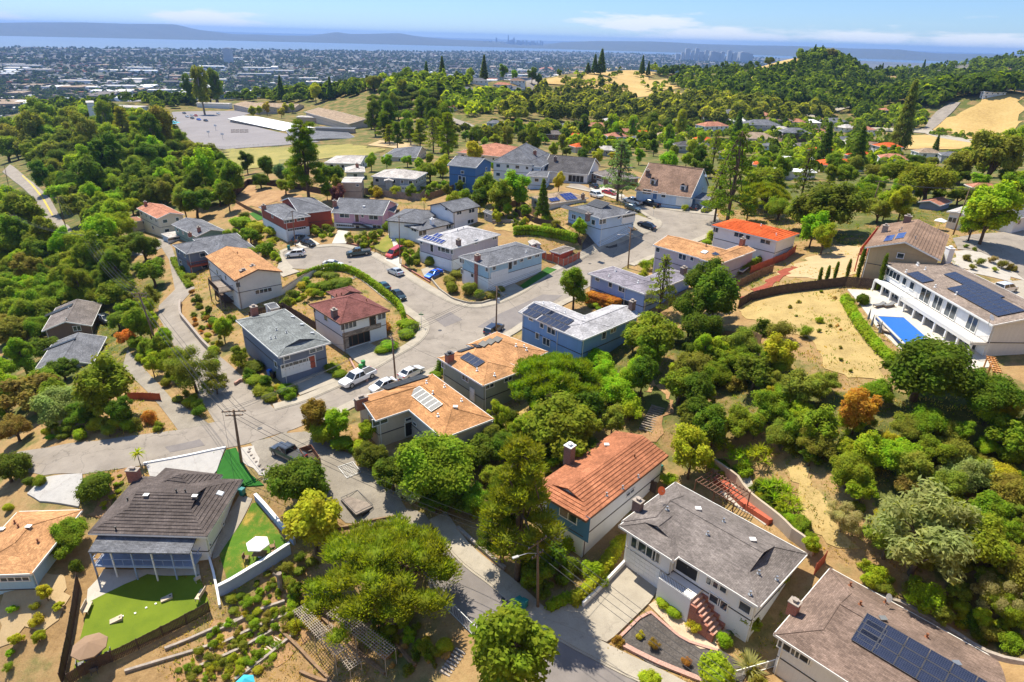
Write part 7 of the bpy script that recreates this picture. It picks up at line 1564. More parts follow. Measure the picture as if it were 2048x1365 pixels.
# brown tile house: covered balcony
b = BROWNH; ze = -2.9; A = at(379, 1109, ze-.35); B = at(176, 1106, ze-.35); u = Vector((B.x-A.x, B.y-A.y)); L = u.length; u /= L; v = Vector((-u.y, u.x)); v = v if v.y > 0 else -v
a0 = Vector((A.x, A.y)); m = MB(); q = [a0, a0+u*L, a0+u*L+v*2.9, a0+v*2.9]; q = q[::-1]
m.hexa([v3(q[0], ze+.25), v3(q[1], ze+.25), v3(q[2], ze-.4), v3(q[3], ze-.4), v3(q[0], ze+.4), v3(q[1], ze+.4), v3(q[2], ze-.25), v3(q[3], ze-.25)]); m.build('porch_roof', 'roof_slate', b.root)
rc = Rect.__new__(Rect); rc.a = a0+v*.25; rc.u = u; rc.v = v; rc.L = L; rc.W = 3.; rc.ze = -5.4
deck(b, rc, None, None, -5.4, 'bluewall', 'bluewall', posts=False, name='balcony', sides=(0, 1, 3), bal=1.1)
for k in range(6):
    p = a0+v*.3+u*(L*k/5); m = MB(); m.bar(v3(p, H(p.x, p.y)-.2), v3(p, ze-.3), .14, .14); m.build('porch_post', 'white' if k % 2 == 0 else 'bluewall', b.root)
for k in range(4):
    p = a0+v*3.05+u*(L*(k+.5)/4.); m = MB(); m.bar(v3(p-u*.9, -4.3), v3(p+u*.9, -4.3), .12, 2.); m.build('glass_door', 'glass', b.root)
    m = MB(); m.bar(v3(p-u*1.2, -7.), v3(p+u*1.2, -7.), .12, 2.); m.build('glass_door', 'glass', b.root)
# grey foreground house: entry landing and brick steps
A = at(1386, 1196, .2); B = at(1322, 1152, .2); u = Vector((B.x-A.x, B.y-A.y)); L = u.length; u /= L; v = Vector((-u.y, u.x)); v = v if v.y > 0 else -v; a0 = Vector((A.x, A.y)); c = a0+u*(L/2)+v*.8; u3 = v3(u, 0); w3_ = v3(v, 0)
m = MB(); m.box(c, u3, w3_, L, 2.4, H(c.x, c.y)-.5, .2); o = m.build('entry_landing', 'stucco_white', GREYH.root)
k = MB(); k.bar(v3(a0+u*.1-v*.3, 1.1), v3(a0+u*L-v*.3, 1.1), .05, .05)
for i in range(22): p = a0-v*.3+u*(L*i/21); k.bar(v3(p, .2), v3(p, 1.1), .03, .03)
k.build('railing', 'metal_dark', o)
for i in range(8):
    p = a0-u*(.18+.36*i)+v*.5; m = MB(); m.box(p, u3, w3_, .4, 1.6, H(p.x, p.y)-.3, -.1-.32*i); m.build('step', 'brick_pink', o)
for s in (-.45, 1.5):
    for i in range(4): p = a0-u*(.5+.72*i)+v*s; m = MB(); m.box(p, u3, w3_, .7, .3, H(p.x, p.y)-.4, -.15-.62*i); m.build('step_wall', 'brick', o)
# red-brown house stone facing, pink house stair
def quad_on_wall(h_, px, py, wd, ht, mat, name, th=.06):
    hit = h_.hitw(px, py)
    if not hit: return
    _, p, (a, u, L, z0, z1, n) = hit; m = MB(); m.hexa(bx(-wd/2, wd/2, 0, th, -ht/2, ht/2)); link(name, m.mesh(name, mat), h_.root, mat=h_.frame(u, n, p))
quad_on_wall(REDH, 724, 661, 7.6, .9, 'fieldstone', 'stone_facing', .09); quad_on_wall(REDH, 692, 684, 1., 2.6, 'fieldstone', 'stone_facing', .1)
quad_on_wall(TERRAH, 1135, 1036, 6., 3.4, 'w_teal', 'blue_siding', .03)
hit = PINKH.hitw(714, 441)
if hit:
    _, p, (a, u, L, z0, z1, n) = hit; u3 = v3(u, 0); n3 = v3(n, 0); zt = z1-2.6; g = H(p.x, p.y)
    if u.x < 0: u3 = -u3
    m = MB(); m.box((p+n3*.6), u3, n3, 2., 1.2, zt-.2, zt); o = m.build('stair_landing', 'metal_dark', PINKH.root); ns = 12
    for i in range(ns): q = p+n3*.6+u3*(1.1+i*.36); k = MB(); k.box(q, u3, n3, .4, 1.1, zt-.1-(zt-g)*(i+1)/ns-.05, zt-(zt-g)*(i+1)/ns); k.build('step', 'metal_dark', o)
    k = MB(); k.bar(p+n3*1.15+u3*1.+Z1*(zt-p.z+.9), p+n3*1.15+u3*(1.1+ns*.36)+Z1*(g-p.z+.9), .06, .06); k.bar(p+n3*1.15+u3*1.+Z1*(zt-p.z), p+n3*1.15+u3*(1.1+ns*.36)+Z1*(g-p.z), .06, .25); k.build('stair_rail', 'metal_dark', o)
# dormers on the cape house
for px, py in ((1306, 366), (1366, 378)):
    hit = CAPEH.hitr(px, py)
    if hit:
        _, p, n = hit; f = Vector((n.x, n.y, 0)).normalized(); s = Vector((-f.y, f.x, 0)); m = MB(); c = p+f*.2
        m.box((p-f*.9), s, f, 1.5, 2.6, p.z-.9, p.z+1.); o = m.build('dormer', 'w_white', CAPEH.root)
        k = MB(); e = [p+f*.6, p-f*2.4]
        for sg in (-1, 1): k.poly([e[0]+s*sg*.95+Z1*.95, e[0]+Z1*1.6, e[1]+Z1*1.6, e[1]+s*sg*.95+Z1*.95])
        k.build('dormer_roof', 'roof_umber', o); k = MB(); k.bar(p+f*.42-s*.4+Z1*.2, p+f*.42+s*.4+Z1*.2, .06, 1.); k.build('pane', 'glass', o)
# ------------------------------------------------------------------ garden furniture and small things
def umbrella(px, py, dia, mat, label, h=2.4, folded=False, n=6):
    b = G(px, py, h*.95); b = Vector((b.x, b.y, H(b.x, b.y)+.1)); root = empty('patio_umbrella', b); m = MB(); m.tube([b, b+Z1*h], .035, 6); m.tube([b, b+Z1*.1], .28, 8); m.build('pole', 'metal', root)
    c = MB(); t = b+Z1*(h+.15)
    if folded: c.tube([b+Z1*.9, b+Z1*1.6, t], [.2, .14, .03], 8)
    else:
        r = dia/2; R_ = [b+Vector((math.cos(a)*r, math.sin(a)*r, h-.42)) for a in (2*math.pi*k/n for k in range(n))]
        for k in range(n):
            a, d = R_[k], R_[(k+1) % n]; mid = (a+d)/2*.5+t*.5-Z1*.0; c.poly([a, d, t]); c.poly([d, a, a-Z1*.14, d-Z1*.14])
    c.build('canopy', mat, root); tag(root, label, 'umbrella'); return b
def table(p, label, w=1.4, d=.9, mat='wood_grey', h=.74):
    root = empty('garden_table', p); m = MB(); m.box(p, Vector((1, 0, 0)), Vector((0, 1, 0)), w, d, p.z+h-.06, p.z+h); m.build('tabletop', mat, root)
    for sx in (-1, 1):
        for sy in (-1, 1): k = MB(); q = p+Vector((sx*w*.42, sy*d*.4, 0)); k.bar(q, q+Z1*(h-.06), .06, .06); k.build('leg', mat, root)
    tag(root, label, 'table')
def chair(p, ang, label, mat='wood', group=None, w=.6, bench=False):
    root = empty('garden_bench' if bench else 'garden_chair', p); root.rotation_euler.z = ang; W = 1.5 if bench else w
    m = MB(); m.hexa(bx(-.28, .28, -W/2, W/2, .38, .46)); link('seat', m.mesh('seat', mat), root); m = MB(); m.hexa(bx(-.34, -.27, -W/2, W/2, .46, .95)); link('backrest', m.mesh('backrest', mat), root)
    for sx in (-.25, .25):
        for sy in (-1, 1): k = MB(); k.hexa(bx(sx-.03, sx+.03, sy*W*.45-.03, sy*W*.45+.03, 0, .4)); link('leg', k.mesh('leg', mat), root)
    tag(root, label, 'bench' if bench else 'chair', group)
b = umbrella(515, 1085, 2.7, 'white_cloth', 'white umbrella over the table on the side lawn'); table(b+Vector((.1, -.2, 0)), 'brown table under the white umbrella', 1.5, 1., 'wood')
for k, (dx, dy, a, lb) in enumerate([(-1.4, -.5, 0, 'wooden chair left of the white umbrella'), (.4, -1.4, 1.57, 'wooden chair in front of the white umbrella'), (1.5, .2, 3.14, 'wooden chair right of the white umbrella'), (1.2, .9, 3.6, 'wooden chair behind right of the white umbrella')]):
    p = b+Vector((dx, dy, 0)); p.z = H(p.x, p.y)+.12; chair(p, a, lb)
b = umbrella(178, 1290, 3.3, 'tan_cloth', 'large tan octagonal umbrella on the olive lawn', 2.6, n=8); table(b, 'dark table under the tan umbrella', 1.2, 1.2, 'metal_dark')
for k in range(4): a = k*1.57+.5; p = b+Vector((math.cos(a)*1.2, math.sin(a)*1.2, 0)); p.z = H(p.x, p.y)+.12; chair(p, a+3.14, ['chair at the back right of the tan umbrella','chair at the back left of the tan umbrella','chair at the front left of the tan umbrella','chair at the front right of the tan umbrella'][k], 'metal_dark')
for px, py, lb in ((334, 1200, 'right-hand cornhole board on the olive lawn'), (233, 1243, 'left-hand cornhole board on the olive lawn')):
    p = G(px, py)+Z1*.12; root = empty('cornhole_board', p); m = MB(); d = Vector((.87, .5, 0)); s = Vector((-.5, .87, 0))
    e = [p-d*.6-s*.32, p+d*.6-s*.32, p+d*.6+s*.32, p-d*.6+s*.32]; m.hexa([e[0], e[1], e[2], e[3], e[0]+Z1*.1, e[1]+Z1*.34, e[2]+Z1*.34, e[3]+Z1*.1]); m.build('board', 'wood_pale', root)
    k = MB(); c = p+d*.38+Z1*.31; k.tube([c, c+Z1*.02], .09, 10); k.build('hole', 'black', root); tag(root, lb, 'game board')  # solid black disc on the board paints the shade inside the hole
for px, py in ((312, 1210), (293, 1218), (271, 1229), (246, 1235)):
    p = G(px, py)+Z1*.13; m = MB(); m.box(p, Vector((.8, .6, 0)), Vector((-.6, .8, 0)), .2, .2, p.z, p.z+.07); tag(m.build('bean_bag', 'white_cloth'), 'small pale bean bag lying between the cornhole boards', 'bean bag', 'bean bags on the lawn')
p = G(396, 1164)+Z1*.12; chair(p, 2.4, 'grey lounge chair at the corner of the olive lawn', 'grey'); p = G(402, 1196)+Z1*.12; chair(p, 3.1, 'white slatted bench on the right of the olive lawn', 'wood_pale', bench=True); p = G(177, 1222)+Z1*.12; chair(p, .2, 'white bench on the left of the olive lawn', 'wood_pale', bench=True)
umbrella(490, 1362, 1.9, 'cyan_cloth', 'bright blue canopy peeking up at the bottom edge', 2.2); umbrella(1205, 668, 2.6, 'mint_cloth', 'pale mint umbrella behind the blue silver-roofed house'); umbrella(1268, 655, 2.2, 'mint_cloth', 'second mint umbrella behind the blue house'); umbrella(1882, 440, 3., 'white_cloth', 'white umbrella by the low white house', n=4)
umbrella(1741, 622, 2, 'grey_cloth', 'folded grey umbrella farthest along the pool', 2.5, True); umbrella(1748, 634, 2, 'grey_cloth', 'folded grey umbrella in the middle by the pool', 2.5, True); umbrella(1764, 648, 2, 'grey_cloth', 'folded grey umbrella nearest along the pool', 2.5, True)
def lounger(px, py, ang, label, mat='grey_cloth'):
    p = G(px, py)+Z1*.16; root = empty('sun_lounger', p); root.rotation_euler.z = ang; m = MB(); m.hexa(bx(-.9, .9, -.38, .38, .25, .34)); link('frame', m.mesh('frame', 'wood'), root); m = MB(); m.hexa(bx(-.9, .3, -.36, .36, .34, .46)); link('mattress', m.mesh('mattress', mat), root); m = MB(); m.hexa([(.3, -.36, .34), (.95, -.36, .7), (.95, .36, .7), (.3, .36, .34), (.27, -.36, .46), (.9, -.36, .82), (.9, .36, .82), (.27, .36, .46)]); link('backrest', m.mesh('backrest', mat), root)
    for x in (-.8, .8):
        for y in (-.33, .33): k = MB(); k.hexa(bx(x-.04, x+.04, y-.04, y+.04, 0, .26)); link('leg', k.mesh('leg', 'wood'), root)
    tag(root, label, 'sun lounger')
lounger(1757, 616, .3, 'left dark lounger at the head of the pool'); lounger(1776, 616, .3, 'right dark lounger at the head of the pool'); lounger(1766, 660, 2.2, 'dark lounger beside the pool under the folded umbrellas'); lounger(1771, 668, 2.2, 'wooden lounger nearest the pool hedge', 'wood_pale')
m = MB(); q = [at(x, y, 12.) for x, y in ((1752,632),(1809,635),(1857,677),(1810,690))]
z = max(H(p.x, p.y) for p in q)+.22; q = [at(x, y, z) for x, y in ((1752,632),(1809,635),(1857,677),(1810,690))]; q = q[::-1]
c_ = sum(q, Vector())/4; root = empty('swimming_pool', (c_.x, c_.y, z)); m.hexa([p-Z1*.5 for p in q]+[p for p in q]); m.build('cover', 'pool_cover', root)
m = MB()
for i in range(4): m.bar(q[i]+Z1*.0, q[(i+1) % 4]+Z1*.0, .35, .1)
m.build('coping', 'concrete_light', root); tag(root, 'rectangular swimming pool under a bright blue cover', 'pool')
# pergolas
def pergola(A, B, C, z, mat, label, n1=4, n2=9, beam=.1, gap=None):
    r = Rect(A, B, C, z); c = r.xy(r.L/2, r.W/2); root = empty('pergola', (c.x, c.y, H(c.x, c.y)))
    for i in range(n1): k = MB(); s = r.W*i/(n1-1); k.bar(v3(r.xy(0, s), z), v3(r.xy(r.L, s), z), beam, beam*1.3); k.build('beam', mat, root)
    for i in range(n2): k = MB(); s = r.L*i/(n2-1); k.bar(v3(r.xy(s, -.2), z+beam), v3(r.xy(s, r.W+.2), z+beam), beam*.8, beam); k.build('rafter', mat, root)
    for s in (0, .5, 1):
        for t in (0, 1): p = r.xy(r.L*s, r.W*t); k = MB(); k.bar(v3(p, H(p.x, p.y)-.3), v3(p, z), beam*1.1, beam*1.1); k.build('post', mat, root)
    tag(root, label, 'pergola'); return root
pergola((1468,1008), (1392,962), (1430,946), 2.6, 'trim_brown', 'brown slatted pergola behind the grey roof', 4, 12)
pergola((670,1312), (588,1222), (690,1300), -5.6, 'lattice', 'left weathered garden trellis over the terraces', 6, 26, .05)
pergola((770,1318), (655,1228), (790,1298), -4.6, 'lattice', 'right weathered garden trellis over the terraces', 6, 30, .05)
pergola((700,1340), (640,1262), (722,1325), -6.4, 'lattice', 'lower weathered garden trellis over the terraces', 5, 22, .05)
pergola((1988,745), (1975,715), (1998,740), 14.6, 'wood_orange', 'small orange wooden arbor by the pool house', 3, 8, .12)
# bins and small street things
def bin_(px, py, mat, label, lid=None):
    b = G(px, py)+Z1*.1; root = empty('wheelie_bin', b); root.rotation_euler.z = rnd.uniform(0, 6); m = MB(); m.hexa([(-.24, -.27, .06), (.24, -.27, .06), (.24, .27, .06), (-.24, .27, .06), (-.3, -.33, .95), (.3, -.33, .95), (.3, .33, .95), (-.3, .33, .95)]); link('body', m.mesh('body', mat), root)
    m = MB(); m.hexa([(-.33, -.36, .95), (.33, -.36, .95), (.33, .36, .95), (-.33, .36, .95), (-.3, -.3, 1.06), (.3, -.3, 1.03), (.3, .3, 1.03), (-.3, .3, 1.06)]); link('lid', m.mesh('lid', lid or mat), root)
    for s in (-.25, .25): k = MB(); k.tube([(-.28, s-.04, .1), (-.28, s+.04, .1)], .1, 8); link('wheel', k.mesh('wheel', 'rubber'), root)
    tag(root, label, 'bin')
for x, y, mt, lb in [(1038,1213,'teal','teal bin on the pavement left of the lamp pole'),(1048,1217,'teal','second teal bin beside the lamp pole'),(1182,1180,'teal','teal bin half behind the driveway hedge'),(1192,1172,'green','green bin half behind the driveway hedge'),(486,992,'teal','teal bin at the side of the brown tile house'),(540,752,'blue','blue bin beside the slate blue house'),(547,757,'black','black bin beside the slate blue house'),(727,734,'green','green bin behind the white pickup'),(578,500,'teal','teal bin by the cul-de-sac'),(1318,945,'teal','teal bin behind the terracotta tile house'),(1310,950,'black','black bin behind the terracotta tile house'),(722,742,'green','second green bin behind the white pickup')]: bin_(x, y, mt, lb)
p = G(1275, 1147)+Z1*.22; root = empty('traffic_cone', p); m = MB(); m.tube([p+Z1*.04, p+Z1*.7], [.15, .03], 10); m.build('cone', 'cone', root); m = MB(); m.box(p, Vector((1, 0, 0)), Vector((0, 1, 0)), .42, .42, p.z, p.z+.05); m.build('base', 'black', root); tag(root, 'orange traffic cone in front of the wide garage door', 'traffic cone')
def dish(px, py, z, label, mat, r=.42):
    p = at(px, py, z); root = empty('satellite_dish', p); m = MB(); m.tube([p-Z1*1., p], .04, 5); m.build('mast', 'metal', root); d = Vector((.35, -.75, .55)).normalized(); m = MB(); m.tube([p, p+d*.12], [r*.55, r], 12); m.build('reflector', mat, root); m = MB(); m.bar(p+d*.1, p+d*.5-Z1*.1, .03, .03); m.build('feed_arm', 'metal', root); tag(root, label, 'satellite dish')
dish(1322, 982, 5., 'red satellite dish on the grey foreground roof', 'cone', .5); dish(1982, 636, 18.9, 'white satellite dish on the pool house eave', 'white'); dish(1411, 352, 17., 'white dish on the blue cape house gable', 'white'); dish(1776, 1196, 3.4, 'white dish behind the lower right house', 'white')
# basketball hoop
p = G(985, 882); root = empty('basketball_hoop', p); m = MB(); m.tube([p, p+Z1*3.1], .07, 6); m.build('pole', 'metal_dark', root); t = p+Z1*3.2+Vector((-.5, -.5, 0)); m = MB(); m.bar(t-Vector((.6, -.6, 0))*.9, t+Vector((.6, -.6, 0))*.9, .05, 1.05); m.build('backboard', 'white', root); m = MB(); c = t+Vector((-.3, -.3, -.4)); m.tube([c+Vector((math.cos(a), math.sin(a), 0))*.23 for a in np.linspace(0, 6.28, 13)], .02, 4, cap=False); m.build('rim', 'cone', root); tag(root, 'white basketball backboard at the end of the orange solar roof', 'basketball hoop')
# trailer, metal gate on the ground, small truck trailer
def flatbed(A, B, C, z, label, mat, side=0.):
    g = G(*A); z = H(g.x, g.y)+z; r = Rect(A, B, C, z); c = r.xy(r.L/2, r.W/2); root = empty('flat_trailer', (c.x, c.y, H(c.x, c.y))); n = max(3, int(r.W/.2)); 
    for i in range(n): k = MB(); s = r.W*(i+.5)/n; k.bar(v3(r.xy(0, s), z), v3(r.xy(r.L, s), z), r.W/n*.9, .05); k.build('plank', mat, root)
    k = MB()
    for a, b in (((0, 0), (r.L, 0)), ((r.L, 0), (r.L, r.W)), ((r.L, r.W), (0, r.W)), ((0, r.W), (0, 0))): k.bar(v3(r.xy(*a), z-.08), v3(r.xy(*b), z-.08), .1, .14); k.bar(v3(r.xy(*a), z+.3+side), v3(r.xy(*b), z+.3+side), .05, .05 if not side else .8)
    k.build('frame', 'rust' if side else 'metal_dark', root)
    for s in (-.15, r.W+.15):
        for t in (.42, .6): k = MB(); q = v3(r.xy(r.L*t, s), z-.28); w_ = v3(r.v, 0)*.1; k.tube([q-w_, q+w_], .32, 10); k.build('wheel', 'rubber', root)
    tag(root, label, 'trailer')
flatbed((712,1030), (744,1012), (682,1000), .6, 'flat trailer with grey plank deck on the gravel yard', 'wood_grey'); flatbed((618,936), (635,918), (600,908), .7, 'rusty high-sided trailer behind the dark grey pickup', 'wood_dark', .2)
p = [G(x, y)+Z1*.15 for x, y in ((676,936),(706,926),(722,946),(694,958))]; c = sum(p, Vector())/4; root = empty('metal_gate', c); m = MB()
for i in range(4): m.bar(p[i], p[(i+1) % 4], .06, .06)
for k in range(1, 8): m.bar(p[0].lerp(p[1], k/8), p[3].lerp(p[2], k/8), .02, .02); m.bar(p[0].lerp(p[3], k/8), p[1].lerp(p[2], k/8), .02, .02)
m.build('grid', 'galv', root); tag(root, 'pale wire gate panel lying flat on the gravel', 'gate')
# garden steps: each tread a part
def steps(px0, px1, n, wd, mat, label):
    a, b = G(*px0), G(*px1); d = Vector((b.x-a.x, b.y-a.y)); u = d.normalized(); root = empty('garden_steps', a); u3 = v3(u, 0); s3 = Vector((-u.y, u.x, 0))
    for i in range(n): p = Vector((a.x, a.y))+d*(i/n); z = H(p.x, p.y); m = MB(); m.box(p, u3, s3, d.length/n*.55, wd, z-.3, z+.16); m.build('tread', mat, root)
    tag(root, label, 'steps')
steps((1292,862), (1318,812), 12, 2., 'wood_grey', 'timber hillside steps above the terracotta tile house'); steps((890,1348), (925,1298), 8, 1.2, 'stone', 'stone garden steps beside the chain-link fence'); steps((500,1340), (560,1275), 14, 1., 'wood_pale', 'pale timber steps climbing the planted terraces'); steps((612,1198), (630,1178), 4, 1., 'stone', 'short stone steps below the tree stump'); steps((880,528), (892,538), 6, 1.2, 'white', 'white entry steps beside the mauve house'); steps((700,560), (722,552), 4, 1., 'stone', 'stone steps in the clipped shrub garden')
m = MB(); p = G(563, 1178); m.tube([p-Z1*.3, p+Z1*1.2, p+Z1*2.3], [.4, .32, .3], 9); m.tube([p+Z1*1.6, p+Vector((-.7, .1, 2.2))], [.15, .12], 6); tag(m.build('tree_stump', 'wood_grey'), 'grey sawn-off tree trunk below the side lawn', 'tree stump')
# terraces
for i, (px, lb) in enumerate([([(440,1262),(520,1222),(570,1205)],'upper stone terrace edging'),([(420,1300),(500,1262),(590,1225)],'second stone terrace edging'),([(400,1335),(470,1305),(560,1255)],'third stone terrace edging'),([(560,1262),(600,1300),(660,1362)],'long timber terrace wall left of the trellis'),([(620,1215),(690,1280),(770,1350)],'timber terrace wall between the trellises'),([(720,1230),(800,1300),(830,1335)],'timber terrace wall under the pine')]): wall(px, .35, 'stone' if i < 3 else 'wood', lb+' in the lower garden', .3, 'terrace_wall')
scatter([(430,1245),(560,1195),(640,1195),(640,1235),(560,1290),(540,1340),(430,1362),(340,1362)], 120, 7, 26, 'BBBFK', 'bygogo', 'plants on the lower terraces', '{} on the planted lower terraces', 31, .5)
scatter([(560,1190),(640,1150),(660,1200),(620,1260),(580,1260)], 9, 26, 46, 'BT', 'bgy', 'plants below the tree stump', '{} below the grey tree stump', 32, .8)
scatter([(10,1170),(60,1160),(125,1190),(110,1260),(60,1330),(10,1340)], 9, 18, 34, 'BO', 'gby', 'young plants on the sandy orchard slope', '{} on the sandy orchard slope', 33, 1.2)
scatter([(220,945),(255,945),(235,985),(200,1030),(190,1020)], 10, 10, 18, 'FB', 'bgy', 'plants along the orange dirt path', '{} along the orange dirt path', 34, .9)
scatter([(385,615),(400,610),(430,660),(440,690),(415,690),(390,650)], 14, 10, 20, 'BF', 'oygrn', 'plants above the block wall', '{} above the curved block wall', 35, .9)
scatter([(1500,1320),(1540,1300),(1560,1340),(1540,1365),(1500,1365)], 5, 22, 36, 'B', 'go', 'plants by the agave', '{} beside the agave', 36, .8)
scatter([(1480,600),(1570,590),(1680,580),(1700,650),(1760,720),(1700,745),(1650,690),(1560,660)], 14, 6, 13, 'B', 'xgox', 'weeds on the dry golden slope', '{} on the dry golden slope', 37, 1.)
scatter([(1010,440),(1060,445),(1140,470),(1100,476),(1040,458)], 8, 6, 12, 'B', 'xob', 'weeds on the slope above the hedges', '{} on the slope above the clipped hedges', 38, 1.)
scatter([(760,1010),(860,1050),(850,1075),(760,1060)], 6, 22, 40, 'B', 'ogx', 'weeds at the gravel yard edge', '{} at the gravel yard edge', 39, .9)
for nm, lst in (('rock', [(498,905),(503,912),(508,918),(513,925),(519,932),(526,940),(533,948),(540,956),(500,899),(530,962)]),):
    for x, y in lst: p = G(x, y); me = ico(); s = rnd.uniform(.18, .34); m = MB(); m.v = [(p.x+a*s*rnd.uniform(.7, 1.1), p.y+b_*s*rnd.uniform(.7, 1.1), p.z+.1+c*s*.7) for a, b_, c in me[0]]; m.f = [tuple(f) for f in me[1]]; m.m = [0]*len(m.f); tag(m.build('rock', 'stone'), 'small pale rock in the border beside the bright turf', 'rock', 'rocks beside the turf')

scatter([(640,1190),(700,1180),(830,1260),(900,1310),(860,1350),(760,1330),(680,1260)], 34, 8, 30, 'BBF', 'gdox', 'undergrowth round the trellises', '{} around the garden trellises', 51, .6)
scatter([(420,1240),(570,1185),(640,1120),(600,1110),(560,1130),(450,1200)], 26, 10, 34, 'BBF', 'gbdo', 'shrubs below the blue-grey wall', '{} below the blue-grey retaining wall', 52, .6)
for i, (px, lb) in enumerate([([(330,1300),(420,1262),(500,1232)],'fourth stone terrace edging'),([(250,1345),(340,1318),(430,1290)],'lowest stone terrace edging at left'),([(470,1362),(530,1318),(590,1268)],'stone terrace edging beside the pale steps'),([(600,1345),(640,1362),(690,1372)],'bottom timber terrace wall')]): wall(px, .3, 'stone' if i < 3 else 'wood', lb+' in the lower garden', .3, 'terrace_wall')
# ------------------------------------------------------------------ far houses, woods, town, skyline
def far_house(px, py, wpx, roof, wallm, label, hd=None, depth=.6, h=3., ends='hh', pitch=.4, win=True):
    wpx *= 1.3; depth = max(depth, .6) if pitch > .1 else depth
    p = G(px, py); D = (p-CAM).dot(FWD); L = wpx/FPX*D; hd = rnd.uniform(-.5, .5) if hd is None else hd
    hs = House('house', label, label, wallm, roof, pitch=pitch, ov=.35); hs.part(world_rect((p.x, p.y), hd, L, L*depth, H(p.x, p.y)+h), None, None, 0, ends=ends, axis='u')
    if win: hs.autowin(3.6, 1.5, 1.2)
    return hs
for a in [
    (1470,234,44,'roof_slate','w_grey','grey hip-roofed valley house under the tall eucalyptus'),(1422,268,44,'roof_coral','stucco_white','white two-storey valley house with red tile roof',.35,.6,6.),(1514,238,40,'roof_coral','w_brown','brown-roofed valley house with solar strip'),(1553,247,42,'roof_umber','w_brown','dark brown hip-roofed valley house'),
    (1518,259,52,'roof_slate','w_grey','grey valley house with brick chimney',.1,.5,4.),(1508,284,62,'roof_tan','w_beige','long tan valley house with solar panels',-.15,.45),(1586,282,42,'roof_slate','w_brown','grey-roofed valley house with dark lower storey',-.1,.7,6.),(1634,272,30,'roof_coral','stucco','coral-roofed valley house beside the dark conifers'),
    (1682,289,38,'roof_slate','w_lblue','pale blue-grey valley house between the conifers'),(1700,297,44,'roof_light','w_white','white-roofed valley house between the conifers',.1,.4),(1745,300,32,'roof_umber','w_beige','brown-roofed valley house right of the conifers'),(1540,302,28,'roof_slate','w_sky','small pale blue valley house'),
    (1606,302,32,'roof_grey','w_brown','low brown valley house beside the carport'),(1607,330,66,'white','w_grey','long flat white-roofed house below the hedge',-.05,.4,3.,'gg',.04),(1586,358,58,'white','w_white','flat white roof with blue solar strip',-.1,.5,3.,'gg',.04),(1674,343,64,'tile_red','stucco','long house with orange-red tile roof below the conifers',-.08,.4),
    (1376,306,46,'roof_dark','w_grey','dark grey house with solar roof behind the bright tree',.1,.5,4.),(1358,250,20,'roof_light','w_white','small white house at the left of the valley'),(1664,250,40,'roof_slate','w_grey','grey gabled house among the freeway trees'),(1192,268,38,'roof_coral','w_coral','coral pink house in the near valley',.1,.6,5.),
    (1247,272,30,'roof_coral','w_coral','pink-roofed house right of the coral house'),(1284,275,26,'tile_red','w_coral','red-roofed house at the right of the near valley'),(1280,290,42,'roof_slate','w_grey','grey-roofed house below the red-roofed house'),(1104,278,36,'roof_grey','w_brown','grey-brown house behind the pyramid roofs'),(1060,268,26,'white','w_white','small white roof behind the long salmon roof'),
    (1190,300,28,'white','w_white','white flat roof behind the far street trees',0,.5,2.6,'gg',.04),(893,222,32,'roof_coral','stucco','coral-roofed house by the glimpsed road'),(1905,325,40,'roof_slate','w_grey','grey roof among the right-hand trees'),(1960,395,44,'roof_coral','w_beige','tan roof behind the right poles'),(1215,312,40,'roof_light','w_grey','pale roof behind the charcoal gabled house'),
    (955,168,30,'roof_slate','w_white','pale house at the left of the far ridge street'),(985,162,24,'roof_coral','w_beige','coral roof on the far ridge'),(1005,176,26,'roof_coral','w_white','white house with coral roof below the far ridge street'),(1035,168,24,'roof_umber','w_white','white house beside the far ridge street'),(1022,158,20,'roof_grey','w_grey','grey house high on the far ridge'),(930,186,28,'roof_slate','w_sky','pale blue house low on the far ridge'),(980,186,24,'roof_coral','stucco','coral-roofed house low on the far ridge'),(1030,184,28,'roof_slate','w_sky','blue-white house at the foot of the ridge street'),(1045,190,18,'roof_light','w_sky','small blue house at the foot of the ridge street'),
    (1055,150,16,'roof_umber','w_beige','tiny brown house on the ridge crest'),(1095,140,26,'roof_coral','w_beige','long low roof right of the ridge street'),(1155,142,22,'roof_slate','w_white','white house on the golden hilltop'),(1245,140,18,'roof_light','w_white','pale house behind the golden hilltop'),(905,168,22,'roof_coral','w_beige','tan house left on the far ridge'),(860,172,20,'roof_light','w_white','white house among the ridge trees'),(1985,192,34,'white','w_white','long white shed at the edge of the golden meadow',0,.3,3,'gg',.1),
    (1375,232,24,'roof_light','w_white','white roof among the valley eucalyptus'),(1440,246,26,'roof_light','w_beige','pale roof beside the valley street'),
]: far_house(*a)
USED = set(); q = random.Random(77); RC = [('roof_coral', 'coral-roofed'), ('roof_light', 'pale-roofed'), ('roof_slate', 'grey-roofed'), ('roof_umber', 'brown-roofed'), ('white', 'white-roofed'), ('roof_tan', 'tan-roofed'), ('tile_red', 'red-roofed')]; WC = ['stucco_white', 'w_white', 'w_cream', 'w_beige', 'w_sky', 'w_grey']
